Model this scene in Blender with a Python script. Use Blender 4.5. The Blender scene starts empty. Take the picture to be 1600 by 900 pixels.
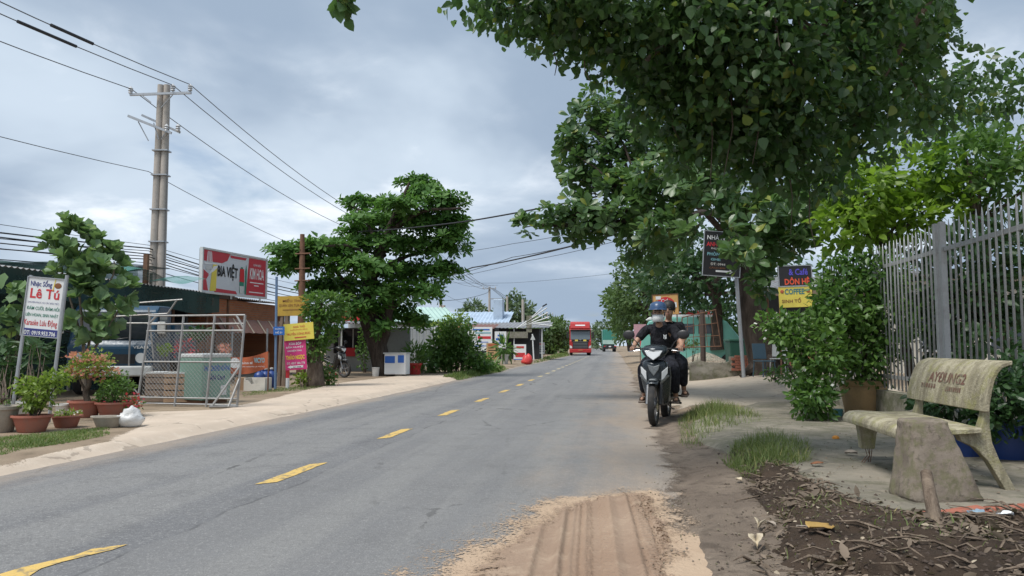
import bpy, bmesh, math, random
import numpy as np
from mathutils import Vector, Matrix, Euler
random.seed(7)
rng = np.random.default_rng(11)
scn = bpy.context.scene
col = scn.collection
R = math.radians

# ---------------------------------------------------------------- camera
F, CAM_H, HOR = 1180.0, 1.155, 540.0            # focal length in photo pixels, eye height, horizon row
TILT = math.atan((HOR - 450) / F)
cam_data = bpy.data.cameras.new('camera')
cam = bpy.data.objects.new('camera', cam_data)
col.objects.link(cam)
cam.location = (0, 0, CAM_H)
cam.rotation_euler = (math.pi / 2 + TILT, 0, 0)
cam_data.sensor_width = 36.0
cam_data.lens = 36.0 * F / 1600.0
cam_data.clip_start = 0.05
cam_data.clip_end = 6000
scn.camera = cam

# ---------------------------------------------------------------- sky
SUN_EL, SUN_AZ = R(62), R(-132)                    # azimuth from +Y (ahead) towards +X
SKY_K = 0.10
world = bpy.data.worlds.new('World')
scn.world = world
world.use_nodes = True
wt = world.node_tree
wt.nodes.clear()
def wn(t, **k):
    n = wt.nodes.new(t)
    for a, b in k.items():
        setattr(n, a, b)
    return n
wl = wt.links.new
w_out = wn('ShaderNodeOutputWorld')
w_bg = wn('ShaderNodeBackground'); w_bg.inputs['Strength'].default_value = SKY_K
sky = wn('ShaderNodeTexSky', sky_type='NISHITA', sun_disc=False, sun_elevation=SUN_EL, sun_rotation=SUN_AZ)
sky.altitude = 20; sky.air_density = 1.0; sky.dust_density = 2.0; sky.ozone_density = 1.0
tc = wn('ShaderNodeTexCoord')
sep = wn('ShaderNodeSeparateXYZ'); wl(tc.outputs['Generated'], sep.inputs[0])
def wmath(op, a, b=None, c=None, clamp=False):
    n = wn('ShaderNodeMath', operation=op); n.use_clamp = clamp
    for i, v in enumerate((a, b, c)):
        if v is None: continue
        if isinstance(v, (int, float)): n.inputs[i].default_value = v
        else: wl(v, n.inputs[i])
    return n.outputs[0]
zc = wmath('ADD', wmath('MAXIMUM', sep.outputs[2], 0.0), 0.22)     # clouds on a flat layer, seen in perspective
comb = wn('ShaderNodeCombineXYZ')
wl(wmath('DIVIDE', sep.outputs[0], zc), comb.inputs[0]); wl(wmath('DIVIDE', sep.outputs[1], zc), comb.inputs[1])
def wnoise(scale, detail, rough, off):
    m = wn('ShaderNodeMapping'); m.inputs['Location'].default_value = off
    wl(comb.outputs[0], m.inputs[0])
    n = wn('ShaderNodeTexNoise'); n.inputs['Scale'].default_value = scale
    n.inputs['Detail'].default_value = detail; n.inputs['Roughness'].default_value = rough
    n.inputs['Distortion'].default_value = 0.35
    wl(m.outputs[0], n.inputs['Vector']); return n.outputs[0]
def wramp(v, p0, p1):
    n = wn('ShaderNodeMapRange', interpolation_type='SMOOTHSTEP')
    wl(v, n.inputs[0]); n.inputs[1].default_value = p0; n.inputs[2].default_value = p1
    return n.outputs[0]
def wmix(f, a, b):
    n = wn('ShaderNodeMix', data_type='RGBA')
    if isinstance(f, (int, float)): n.inputs[0].default_value = f
    else: wl(f, n.inputs[0])
    for i, v in ((6, a), (7, b)):
        if isinstance(v, tuple): n.inputs[i].default_value = (*v, 1)
        else: wl(v, n.inputs[i])
    return n.outputs[2]
SKY_GREY = (2.50, 3.18, 4.12)       # under the heavy cloud deck, over SKY_K
SKY_LIGHT = (4.45, 5.20, 6.05)
SKY_WHITE = (7.4, 7.8, 8.3)
big = wramp(wnoise(0.85, 5, 0.5, (2.7, 1.2, 0.4)), 0.40, 0.66)
small = wramp(wnoise(1.9, 8, 0.58, (0.2, 5.2, 2.2)), 0.47, 0.70)
deck = wmix(big, SKY_GREY, SKY_LIGHT)
deck = wmix(wmath('MULTIPLY', small, big), deck, SKY_WHITE)
gap = wramp(wnoise(1.15, 6, 0.55, (8.2, 3.2, 1.1)), 0.60, 0.72)    # torn gaps that show blue
skyc = wmix(wmath('MULTIPLY', gap, 0.7), deck, sky.outputs[0])
wl(skyc, w_bg.inputs['Color']); wl(w_bg.outputs[0], w_out.inputs[0])

# ---------------------------------------------------------------- sun behind thin cloud
sd_ = bpy.data.lights.new('sun', 'SUN'); sd_.energy = 2.6; sd_.angle = R(22); sd_.color = (1.0, 0.965, 0.91)
sun = bpy.data.objects.new('sun', sd_); col.objects.link(sun)
_d = Vector((math.sin(SUN_AZ) * math.cos(SUN_EL), math.cos(SUN_AZ) * math.cos(SUN_EL), math.sin(SUN_EL)))
sun.rotation_euler = _d.to_track_quat('Z', 'Y').to_euler()
sun.location = (0, 0, 60)

# ---------------------------------------------------------------- exposure and render settings
vs = scn.view_settings
vs.view_transform = 'Standard'; vs.look = 'None'; vs.exposure = 0.56; vs.gamma = 1.0; vs.use_curve_mapping = False
cy = scn.cycles
cy.use_denoising = True
try: cy.denoiser = 'OPENIMAGEDENOISE'
except Exception: pass
cy.max_bounces = 6; cy.diffuse_bounces = 3; cy.glossy_bounces = 3; cy.transmission_bounces = 4
cy.transparent_max_bounces = 10; cy.caustics_reflective = False; cy.caustics_refractive = False
cy.sample_clamp_indirect = 6.0

# ---------------------------------------------------------------- the lie of the land
_CY = [-60, 4.0, 6.78, 19.2, 48.7, 91, 151, 300, 2500]
_CX = [-12.0, -2.33, -1.9, -0.10, 3.90, 9.65, 17.4, 34.5, 300.0]
def cx(y):                                        # x of the road's centre line at depth y
    return np.interp(y, _CY, _CX)
def sstep(a, b, x):
    t = np.clip((x - a) / (b - a), 0, 1); return t * t * (3 - 2 * t)
def hgt(x, y):
    s = x - cx(y)
    left = 0.09 * sstep(-2.45, -2.75, s)
    right = 0.10 * sstep(3.5, 4.3, s)
    rise = 0.33 * sstep(4.6, 8.0, s) * sstep(11.5, 18.5, y) * (1 - sstep(60, 110, y))
    return left + right + rise
def ray(u, v):
    a, b = (u - 800) / F, (450 - v) / F
    ct, st = math.cos(TILT), math.sin(TILT)
    return Vector((a, ct - b * st, st + b * ct))
def P(u, v, Y):                                   # the point seen at pixel (u, v) that stands Y metres ahead
    d = ray(u, v); return Vector((0, 0, CAM_H)) + d * (Y / d.y)
def G(u, v):                                      # the point of the ground seen at pixel (u, v)
    d = ray(u, v); z = 0.0
    for _ in range(12):
        t = (z - CAM_H) / d.z; z = float(hgt(d.x * t, d.y * t))
    return Vector((d.x * t, d.y * t, z))
def Gv(u, v):                                     # the same for arrays
    a, b = (u - 800) / F, (450 - v) / F; ct, st = math.cos(TILT), math.sin(TILT)
    dy, dz = ct - b * st, st + b * ct; z = np.zeros_like(a)
    for _ in range(10):
        t = (z - CAM_H) / dz; z = hgt(a * t, dy * t)
    return a * t, dy * t, z
def gz(x, y): return float(hgt(x, y))
def RP(s, y, z=0.0): return Vector((float(cx(y)) + s, y, z))      # s metres to the right of the centre line
def PXM(Y): return Y / F                          # metres per photo pixel at depth Y
def rnd(a, b): return random.uniform(a, b)

# ---------------------------------------------------------------- object helpers
def link(o): col.objects.link(o); return o
def tag(o, label=None, cat=None, group=None, kind=None):
    if label: o['label'] = label
    if cat: o['category'] = cat
    if group: o['group'] = group
    if kind: o['kind'] = kind
    return o
def thing(name, label, cat, loc=(0, 0, 0), rz=0.0, group=None, rot=None, scale=1.0):
    o = bpy.data.objects.new(name, None); link(o)
    o.empty_display_size = 0.1
    o.location = loc; o.rotation_euler = rot if rot else (0, 0, rz); o.scale = (scale,) * 3
    return tag(o, label, cat, group)
def mesh_obj(name, me, mat, parent=None, loc=None, rot=None):
    if mat and not me.materials: me.materials.append(mat)
    o = bpy.data.objects.new(name, me); link(o)
    if parent: o.parent = parent
    if loc is not None: o.location = loc
    if rot is not None: o.rotation_euler = rot
    return o
def np_mesh(name, V, faces_n, idx):               # verts (n,3), sides per face (array), flat vertex indices
    me = bpy.data.meshes.new(name)
    V = np.asarray(V, dtype=np.float32); idx = np.asarray(idx, dtype=np.int32); fn = np.asarray(faces_n, dtype=np.int32)
    me.vertices.add(len(V)); me.vertices.foreach_set('co', V.ravel())
    me.loops.add(len(idx)); me.loops.foreach_set('vertex_index', idx)
    me.polygons.add(len(fn))
    st = np.zeros(len(fn), dtype=np.int32); st[1:] = np.cumsum(fn)[:-1]
    me.polygons.foreach_set('loop_start', st); me.polygons.foreach_set('loop_total', fn)
    me.update(calc_edges=True)
    return me

class MB:
    """Collects simple solids into one mesh."""
    def __init__(s): s.v = []; s.f = []
    def add(s, V, Fc, M=None):
        n = len(s.v)
        s.v += [tuple(M @ Vector(p)) if M is not None else tuple(p) for p in V]
        s.f += [tuple(i + n for i in q) for q in Fc]; return s
    def box(s, c, d, rot=None, taper=1.0):
        x, y, z = d[0] / 2, d[1] / 2, d[2] / 2; t = taper
        V = [(-x, -y, -z), (x, -y, -z), (x, y, -z), (-x, y, -z), (-x * t, -y * t, z), (x * t, -y * t, z), (x * t, y * t, z), (-x * t, y * t, z)]
        Fc = [(3, 2, 1, 0), (4, 5, 6, 7), (0, 1, 5, 4), (1, 2, 6, 5), (2, 3, 7, 6), (3, 0, 4, 7)]
        M = Matrix.Translation(c)
        if rot is not None: M = M @ Euler(rot).to_matrix().to_4x4()
        return s.add(V, Fc, M)
    def tube(s, pts, r, n=8, cap=True):
        pts = [Vector(p) for p in pts]
        if not isinstance(r, (list, tuple)): r = [r] * len(pts)
        rings = []; up = Vector((0, 0, 1)); prev = None
        for i, p in enumerate(pts):
            t = (pts[min(i + 1, len(pts) - 1)] - pts[max(i - 1, 0)])
            t = t.normalized() if t.length > 1e-9 else Vector((0, 0, 1))
            if prev is None:
                a = t.cross(up) if abs(t.z) < 0.95 else t.cross(Vector((1, 0, 0)))
            else: a = prev - t * prev.dot(t)
            a.normalize(); prev = a; b = t.cross(a)
            rings.append([p + (a * math.cos(2 * math.pi * k / n) + b * math.sin(2 * math.pi * k / n)) * r[i] for k in range(n)])
        V = [q for g in rings for q in g]; Fc = []
        for i in range(len(pts) - 1):
            for k in range(n):
                k2 = (k + 1) % n
                Fc.append((i * n + k, i * n + k2, (i + 1) * n + k2, (i + 1) * n + k))
        if cap:
            Fc.append(tuple(range(n - 1, -1, -1))); m = (len(pts) - 1) * n
            Fc.append(tuple(m + k for k in range(n)))
        return s.add(V, Fc)
    def lathe(s, prof, n=20, c=(0, 0, 0), M=None, squash=(1, 1)):
        V = []; Fc = []
        for (r, z) in prof:
            for k in range(n):
                a = 2 * math.pi * k / n
                V.append((r * math.cos(a) * squash[0], r * math.sin(a) * squash[1], z))
        for i in range(len(prof) - 1):
            for k in range(n):
                k2 = (k + 1) % n
                Fc.append((i * n + k, i * n + k2, (i + 1) * n + k2, (i + 1) * n + k))
        if prof[0][0] > 1e-4: Fc.append(tuple(range(n - 1, -1, -1)))
        if prof[-1][0] > 1e-4: Fc.append(tuple((len(prof) - 1) * n + k for k in range(n)))
        MM = Matrix.Translation(c)
        if M is not None: MM = MM @ M
        return s.add(V, Fc, MM)
    def prism(s, poly, d0, d1, axis='y', M=None):
        """poly: 2-D points; extruded along axis from d0 to d1. y: (x,z) points; x: (y,z); z: (x,y)."""
        n = len(poly)
        def p3(p, d): return (p[0], d, p[1]) if axis == 'y' else ((d, p[0], p[1]) if axis == 'x' else (p[0], p[1], d))
        V = [p3(p, d0) for p in poly] + [p3(p, d1) for p in poly]
        Fc = [tuple(range(n)), tuple(range(2 * n - 1, n - 1, -1))]
        for i in range(n):
            j = (i + 1) % n; Fc.append((i, i + n, j + n, j))
        return s.add(V, Fc, M)
    def loft(s, rings, cap=True, closed=True):
        n = len(rings[0]); V = [p for g in rings for p in g]; Fc = []
        for i in range(len(rings) - 1):
            for k in range(n if closed else n - 1):
                k2 = (k + 1) % n
                Fc.append((i * n + k, i * n + k2, (i + 1) * n + k2, (i + 1) * n + k))
        if cap and closed:
            Fc.append(tuple(range(n - 1, -1, -1))); m = (len(rings) - 1) * n
            Fc.append(tuple(m + k for k in range(n)))
        return s.add(V, Fc)
    def sphere(s, c, r, n=12, m=8, sc=(1, 1, 1)):
        prof = [(max(math.sin(math.pi * i / m) * r, 1e-5), -math.cos(math.pi * i / m) * r) for i in range(m + 1)]
        return s.lathe(prof, n, c, Matrix.Diagonal((*sc, 1)))
    def grid(s, fn, nu, nv):
        V = [fn(i / nu, j / nv) for j in range(nv + 1) for i in range(nu + 1)]
        Fc = [(j * (nu + 1) + i, j * (nu + 1) + i + 1, (j + 1) * (nu + 1) + i + 1, (j + 1) * (nu + 1) + i) for j in range(nv) for i in range(nu)]
        return s.add(V, Fc)
    def mesh(s, name, fix=True):
        me = bpy.data.meshes.new(name); me.from_pydata(s.v, [], s.f)
        if fix:
            bm = bmesh.new(); bm.from_mesh(me); bmesh.ops.recalc_face_normals(bm, faces=bm.faces); bm.to_mesh(me); bm.free()
        return me
    def build(s, name, mat, parent=None, loc=None, rot=None, smooth=False, bevel=0.0, subsurf=0, thick=0.0, angle=40):
        me = s.mesh(name)
        o = mesh_obj(name, me, mat, parent, loc, rot)
        if smooth:
            me.polygons.foreach_set('use_smooth', [True] * len(me.polygons))
            if not subsurf:
                try: me.set_sharp_from_angle(angle=R(angle))
                except Exception: pass
        if thick:
            m = o.modifiers.new('thick', 'SOLIDIFY'); m.thickness = thick; m.offset = 0
        if bevel:
            m = o.modifiers.new('bevel', 'BEVEL'); m.width = bevel; m.segments = 2; m.limit_method = 'ANGLE'
        if subsurf:
            m = o.modifiers.new('sub', 'SUBSURF'); m.levels = subsurf; m.render_levels = subsurf
        return o
def copy_tree(o, parent=None):
    c = o.copy(); link(c); c.parent = parent
    for ch in list(o.children): copy_tree(ch, c)
    return c
# ---------------------------------------------------------------- materials
class NT:
    def __init__(s, name):
        s.m = bpy.data.materials.new(name); s.m.use_nodes = True; s.t = s.m.node_tree
        s.b = s.t.nodes['Principled BSDF']; s.out = s.t.nodes['Material Output']
    def n(s, t, **k):
        x = s.t.nodes.new(t)
        for a, b in k.items(): setattr(x, a, b)
        return x
    def l(s, a, b): s.t.links.new(a, b)
    def put(s, sock, v):
        if isinstance(v, (int, float)): sock.default_value = v
        elif isinstance(v, tuple): sock.default_value = (*v, 1) if len(v) == 3 and len(sock.default_value) == 4 else v
        else: s.l(v, sock)
    def obj(s): return s.n('ShaderNodeTexCoord').outputs['Object']
    def pos(s): return s.n('ShaderNodeNewGeometry').outputs['Position']
    def uv(s): return s.n('ShaderNodeUVMap').outputs[0]
    def vscale(s, v, k):
        m = s.n('ShaderNodeMapping'); s.l(v, m.inputs[0]); m.inputs['Scale'].default_value = k; return m.outputs[0]
    def noise(s, v, scale, detail=4, rough=0.55, dist=0.0):
        x = s.n('ShaderNodeTexNoise'); s.l(v, x.inputs['Vector'])
        x.inputs['Scale'].default_value = scale; x.inputs['Detail'].default_value = detail
        x.inputs['Roughness'].default_value = rough; x.inputs['Distortion'].default_value = dist
        return x.outputs[0]
    def voro(s, v, scale, feature='F1', out=0):
        x = s.n('ShaderNodeTexVoronoi', feature=feature); s.l(v, x.inputs['Vector']); x.inputs['Scale'].default_value = scale
        return x.outputs[out]
    def ramp(s, v, a, b, lo=0.0, hi=1.0):
        x = s.n('ShaderNodeMapRange', interpolation_type='SMOOTHSTEP'); s.l(v, x.inputs[0])
        for i, q in enumerate((a, b, lo, hi)): x.inputs[i + 1].default_value = q
        return x.outputs[0]
    def math(s, op, a, b=0.0, clamp=False):
        x = s.n('ShaderNodeMath', operation=op); x.use_clamp = clamp; s.put(x.inputs[0], a); s.put(x.inputs[1], b); return x.outputs[0]
    def mix(s, f, a, b, mode='MIX'):
        x = s.n('ShaderNodeMix', data_type='RGBA', blend_type=mode); s.put(x.inputs[0], f); s.put(x.inputs[6], a); s.put(x.inputs[7], b)
        return x.outputs[2]
    def color(s, c): s.put(s.b.inputs['Base Color'], c); return s
    def rough(s, r): s.put(s.b.inputs['Roughness'], r); return s
    def spec(s, r): s.b.inputs['Specular IOR Level'].default_value = r; return s
    def metal(s, r): s.b.inputs['Metallic'].default_value = r; return s
    def bump(s, h, strength=0.3, dist=0.01):
        x = s.n('ShaderNodeBump'); x.inputs['Strength'].default_value = strength; x.inputs['Distance'].default_value = dist
        s.put(x.inputs['Height'], h); s.l(x.outputs[0], s.b.inputs['Normal']); return s

_MC = {}
def dither(t, w, grain=48.0):
    """Loose material thins out grain by grain towards the rim of its patch (attribute 'edge', metres inside the rim)."""
    a = t.n('ShaderNodeAttribute', attribute_name='edge').outputs['Fac']; p = t.pos()
    n = t.math('ADD', t.math('MULTIPLY', t.noise(p, grain, 4, 0.8), 0.8), t.math('MULTIPLY', t.noise(p, grain * 0.15, 4, 0.6), 0.2))
    k = t.math('SUBTRACT', t.ramp(a, -w, w, 0.20, 0.82), n)
    f = t.ramp(k, -0.05, 0.05)
    tr = t.n('ShaderNodeBsdfTransparent'); mx = t.n('ShaderNodeMixShader')
    t.l(f, mx.inputs[0]); t.l(tr.outputs[0], mx.inputs[1]); t.l(t.b.outputs[0], mx.inputs[2]); t.l(mx.outputs[0], t.out.inputs[0]); return t
def paint(name, c, rough=0.55, metal=0.0, dirt=0.25, scale=3.0, spec=0.5, dcol=None, bump=0.0):
    """Painted or plain surface with uneven tone and some grime."""
    key = (name,)
    if key in _MC: return _MC[key]
    t = NT(name); o = t.obj()
    n1 = t.noise(o, scale, 6, 0.6); n2 = t.noise(o, scale * 9, 4, 0.6)
    d = dcol if dcol else tuple(x * 0.45 + 0.02 for x in c)
    f = t.math('MULTIPLY', t.ramp(n1, 0.42, 0.72), dirt)
    cc = t.mix(f, c, d)
    cc = t.mix(t.math('MULTIPLY', t.ramp(n2, 0.5, 0.75), dirt * 0.6), cc, d)
    t.color(cc).metal(metal).spec(spec)
    t.rough(t.ramp(n2, 0.3, 0.7, max(rough - 0.08, 0.02), min(rough + 0.1, 1)))
    if bump: t.bump(n2, bump, 0.004)
    _MC[key] = t.m
    return t.m
def leaf_mat(name, dark, light, trans=0.35, rough=0.42, yellow=None, spec=0.45):
    t = NT(name)
    g = t.n('ShaderNodeNewGeometry'); oi = t.n('ShaderNodeObjectInfo')
    r = t.math('FRACT', t.math('ADD', g.outputs['Random Per Island'], oi.outputs['Random']))
    big = t.noise(t.pos(), 0.9, 3, 0.5)
    f = t.math('ADD', t.math('MULTIPLY', r, 0.65), t.math('MULTIPLY', t.ramp(big, 0.35, 0.65), 0.35))
    c = t.mix(f, dark, light)
    if yellow:
        c = t.mix(t.ramp(r, 0.955, 0.97), c, yellow)
    t.color(c).rough(rough).spec(spec)
    tr = t.n('ShaderNodeBsdfTranslucent')
    t.put(tr.inputs['Color'], t.mix(0.5, c, tuple(min(1, x * 1.5 + 0.02) for x in (light[0] * 1.0, light[1] * 1.2, light[2] * 0.5))))
    mx = t.n('ShaderNodeMixShader'); mx.inputs[0].default_value = trans
    t.l(t.b.outputs[0], mx.inputs[1]); t.l(tr.outputs[0], mx.inputs[2]); t.l(mx.outputs[0], t.out.inputs[0])
    return t.m

def m_asphalt():
    t = NT('asphalt'); uv = t.uv(); p = t.pos()
    sp = t.n('ShaderNodeSeparateXYZ'); t.l(uv, sp.inputs[0]); s = sp.outputs[0]
    n_big = t.noise(p, 0.35, 5, 0.6); n_mid = t.noise(p, 2.2, 5, 0.65)
    n_fine = t.noise(p, 60, 3, 0.7); ag = t.voro(p, 95)
    st = t.noise(t.vscale(uv, (1.6, 0.05, 1)), 1.0, 4, 0.6)              # streaks along the lanes
    c = t.mix(t.ramp(n_big, 0.35, 0.68), (0.140, 0.141, 0.146), (0.182, 0.181, 0.182))
    c = t.mix(t.ramp(st, 0.40, 0.60, 0.0, 0.8), c, (0.218, 0.215, 0.208))
    oil = t.noise(t.vscale(uv, (1.1, 0.22, 1)), 1.0, 6, 0.7)
    c = t.mix(t.ramp(oil, 0.56, 0.70, 0.0, 0.45), c, (0.085, 0.085, 0.088))
    c = t.mix(t.ramp(n_mid, 0.5, 0.75, 0.0, 0.5), c, (0.105, 0.106, 0.110))
    c = t.mix(t.ramp(ag, 0.25, 0.6, 0.35, 0.0), c, (0.075, 0.075, 0.078))
    gr = t.noise(p, 24, 4, 0.75)
    c = t.mix(t.ramp(gr, 0.50, 0.72, 0.0, 0.55), c, (0.085, 0.085, 0.088))
    c = t.mix(t.ramp(gr, 0.48, 0.28, 0.0, 0.45), c, (0.27, 0.268, 0.262))
    c = t.mix(t.ramp(n_fine, 0.54, 0.72, 0.0, 0.75), c, (0.36, 0.355, 0.34))
    # resurfacing seam between the lanes
    seam = t.noise(t.vscale(uv, (0.0, 0.9, 1)), 1.0, 4, 0.6)
    so = t.math('ADD', s, t.math('MULTIPLY', t.math('SUBTRACT', seam, 0.5), 0.30))
    lane = t.ramp(so, 0.22, 0.27)
    c = t.mix(t.math('MULTIPLY', lane, 0.30), c, (0.215, 0.212, 0.205))
    sl = t.math('ABSOLUTE', t.math('SUBTRACT', so, 0.245))
    c = t.mix(t.math('MULTIPLY', t.ramp(sl, 0.004, 0.020, 0.55, 0.0), t.ramp(n_mid, 0.40, 0.58)), c, (0.055, 0.055, 0.057))
    # patches and tar
    pm = t.voro(t.vscale(uv, (0.45, 0.14, 1)), 1.0, out=0)
    c = t.mix(t.ramp(pm, 0.12, 0.16, 0.35, 0.0), c, (0.10, 0.10, 0.103))
    cr = t.voro(t.math('ADD', 0.0, 0.0) if False else t.vscale(p, (0.55, 0.30, 1)), 1.0, 'DISTANCE_TO_EDGE')
    w = t.noise(p, 5.0, 4, 0.7)
    crm = t.math('MULTIPLY', t.ramp(t.math('ADD', cr, t.math('MULTIPLY', t.math('SUBTRACT', w, 0.5), 0.10)), 0.0, 0.008, 0.7, 0.0), t.ramp(n_big, 0.48, 0.60))
    c = t.mix(crm, c, (0.045, 0.044, 0.043))
    # dust blown in from both verges
    dn = t.noise(t.vscale(uv, (1.2, 0.35, 1)), 1.4, 6, 0.65)
    dr = t.ramp(t.math('ADD', s, t.math('MULTIPLY', t.math('SUBTRACT', dn, 0.5), 2.6)), 1.9, 3.7)
    dl = t.ramp(t.math('ADD', s, t.math('MULTIPLY', t.math('SUBTRACT', dn, 0.5), 1.3)), -1.9, -2.7)
    dd = t.math('MAXIMUM', t.math('MULTIPLY', dr, 0.85), t.math('MULTIPLY', dl, 0.8))
    dd = t.math('MULTIPLY', dd, t.ramp(n_fine, 0.25, 0.6, 0.55, 1.0))
    c = t.mix(dd, c, (0.345, 0.270, 0.200))
    t.color(c).rough(t.ramp(n_mid, 0.3, 0.7, 0.72, 0.9)).spec(0.35)
    t.bump(t.math('ADD', t.math('MULTIPLY', ag, 0.6), n_fine), 0.55, 0.006)
    return t.m
def m_paintline(name, c, wear=0.45):
    t = NT(name); p = t.pos()
    n = t.noise(p, 18, 6, 0.7); m = t.noise(p, 3, 3, 0.6); f = t.noise(p, 90, 2, 0.7)
    k = t.ramp(t.math('ADD', t.math('MULTIPLY', n, 0.7), t.math('MULTIPLY', m, 0.3)), wear + 0.08, wear + 0.20)
    cc = t.mix(k, c, (0.20, 0.17, 0.12)); cc = t.mix(t.ramp(f, 0.5, 0.7, 0.0, 0.4), cc, tuple(x * 0.65 for x in c))
    t.color(cc).rough(0.7).bump(f, 0.4, 0.004); return t.m
def m_earth(name, a, b, c, sc=1.0, bump=0.6, fleck=(0.5, 0.45, 0.38), fl=0.35, dit=0.0):
    t = NT(name); p = t.pos()
    n1 = t.noise(p, 0.5 * sc, 6, 0.6); n2 = t.noise(p, 3.5 * sc, 6, 0.65); n3 = t.noise(p, 28 * sc, 5, 0.7); v = t.voro(p, 60 * sc)
    cc = t.mix(t.ramp(n1, 0.35, 0.65), a, b); cc = t.mix(t.ramp(n2, 0.48, 0.7, 0, 0.8), cc, c)
    cc = t.mix(t.ramp(n3, 0.6, 0.75, 0, fl), cc, fleck); cc = t.mix(t.ramp(v, 0.02, 0.2, 0.35, 0), cc, tuple(x * 0.5 for x in a))
    t.color(cc).rough(0.95).spec(0.2).bump(t.math('ADD', n3, t.math('MULTIPLY', n2, 1.5)), bump, 0.02)
    if dit: dither(t, dit)
    return t.m
def m_concrete(name, a, b, stain, sc=1.0, crack=True, bump=0.35, mossc=None, dit=0.0):
    t = NT(name); p = t.pos()
    n1 = t.noise(p, 0.9 * sc, 6, 0.6); n2 = t.noise(p, 6 * sc, 6, 0.65); n3 = t.noise(p, 70 * sc, 3, 0.7)
    cc = t.mix(t.ramp(n1, 0.35, 0.65), a, b); cc = t.mix(t.ramp(n2, 0.5, 0.72, 0, 0.75), cc, stain)
    cc = t.mix(t.ramp(n3, 0.55, 0.75, 0, 0.35), cc, tuple(x * 0.55 for x in a))
    if mossc:
        mm = t.noise(p, 2.4 * sc, 6, 0.7); cc = t.mix(t.ramp(mm, 0.45, 0.62, 0, 0.8), cc, mossc)
    if crack:
        w = t.noise(p, 4, 4, 0.7)
        e = t.voro(t.vscale(p, (0.8, 0.8, 0.8)), 1.0, 'DISTANCE_TO_EDGE')
        cc = t.mix(t.ramp(t.math('ADD', e, t.math('MULTIPLY', t.math('SUBTRACT', w, 0.5), 0.16)), 0.0, 0.008, 0.5, 0.0), cc, tuple(x * 0.35 for x in a))
    t.color(cc).rough(0.9).spec(0.25).bump(t.math('ADD', n3, n2), bump, 0.01)
    if dit: dither(t, dit)
    return t.m
def m_bark(name, a, b, sc=1.0):
    t = NT(name); o = t.obj()
    n = t.noise(t.vscale(o, (9 * sc, 9 * sc, 2.2 * sc)), 1.0, 7, 0.7, 0.6); n2 = t.noise(o, 2.0, 4, 0.6)
    c = t.mix(t.ramp(n, 0.35, 0.65), a, b); c = t.mix(t.ramp(n2, 0.5, 0.7, 0, 0.5), c, tuple(x * 0.6 for x in a))
    t.color(c).rough(0.95).spec(0.15).bump(n, 0.9, 0.04); return t.m
def m_brick():
    t = NT('brick_masonry'); o = t.obj()
    mp = t.n('ShaderNodeMapping'); t.l(o, mp.inputs[0]); mp.inputs['Rotation'].default_value = (R(90), 0, 0)
    b = t.n('ShaderNodeTexBrick'); t.l(mp.outputs[0], b.inputs['Vector'])
    b.inputs['Scale'].default_value = 1.0; b.inputs['Brick Width'].default_value = 0.19; b.inputs['Row Height'].default_value = 0.075
    b.inputs['Mortar Size'].default_value = 0.009
    b.inputs['Color1'].default_value = (0.55, 0.21, 0.10, 1); b.inputs['Color2'].default_value = (0.45, 0.155, 0.075, 1); b.inputs['Mortar'].default_value = (0.33, 0.24, 0.18, 1)
    n = t.noise(o, 1.6, 5, 0.6)
    t.color(t.mix(t.ramp(n, 0.5, 0.75, 0, 0.5), b.outputs[0], (0.25, 0.13, 0.09))).rough(0.9)
    t.bump(b.outputs[1], -0.6, 0.01); return t.m
def m_net(name, c, alpha):
    t = NT(name); t.color(c).rough(0.8); o = t.obj()
    n = t.noise(o, 1.5, 5, 0.6)
    tr = t.n('ShaderNodeBsdfTransparent'); mx = t.n('ShaderNodeMixShader')
    t.l(t.ramp(n, 0.35, 0.65, alpha - 0.15, min(alpha + 0.12, 1)), mx.inputs[0])
    t.l(tr.outputs[0], mx.inputs[1]); t.l(t.b.outputs[0], mx.inputs[2]); t.l(mx.outputs[0], t.out.inputs[0]); return t.m
def m_glass(name, c=(0.02, 0.025, 0.03), rough=0.05):
    t = NT(name); t.color(c).rough(rough).spec(0.8); return t.m
def m_bag():
    t = NT('clear_bag_plastic'); t.color((0.75, 0.76, 0.76)).rough(0.25)
    n = t.noise(t.obj(), 9, 5, 0.7); t.bump(n, 0.8, 0.03)
    tr = t.n('ShaderNodeBsdfTransparent'); mx = t.n('ShaderNodeMixShader'); mx.inputs[0].default_value = 0.75
    t.l(tr.outputs[0], mx.inputs[1]); t.l(t.b.outputs[0], mx.inputs[2]); t.l(mx.outputs[0], t.out.inputs[0]); return t.m

M = {}
M['asphalt'] = m_asphalt()
M['yellow_line'] = m_paintline('yellow_road_paint', (0.62, 0.42, 0.12), 0.41)
M['pale_line'] = m_paintline('worn_road_paint', (0.55, 0.45, 0.24), 0.42)
M['ground'] = m_earth('verge_earth', (0.23, 0.175, 0.125), (0.31, 0.245, 0.175), (0.16, 0.125, 0.085))
M['shoulder'] = m_concrete('dusty_shoulder', (0.54, 0.445, 0.355), (0.47, 0.39, 0.31), (0.58, 0.50, 0.41), 0.8, dit=0.22)
M['apron'] = m_concrete('mossy_apron', (0.29, 0.26, 0.21), (0.19, 0.175, 0.14), (0.34, 0.295, 0.23), 1.6, True, 0.9, (0.15, 0.145, 0.10))
M['yard'] = m_concrete('pale_yard', (0.42, 0.36, 0.285), (0.37, 0.315, 0.25), (0.30, 0.25, 0.195), 0.7, dit=0.25)
M['sand'] = m_earth('spilled_sand', (0.26, 0.180, 0.128), (0.33, 0.240, 0.175), (0.39, 0.295, 0.215), 1.2, 0.5, (0.52, 0.40, 0.29), 0.4, dit=0.40)
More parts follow.
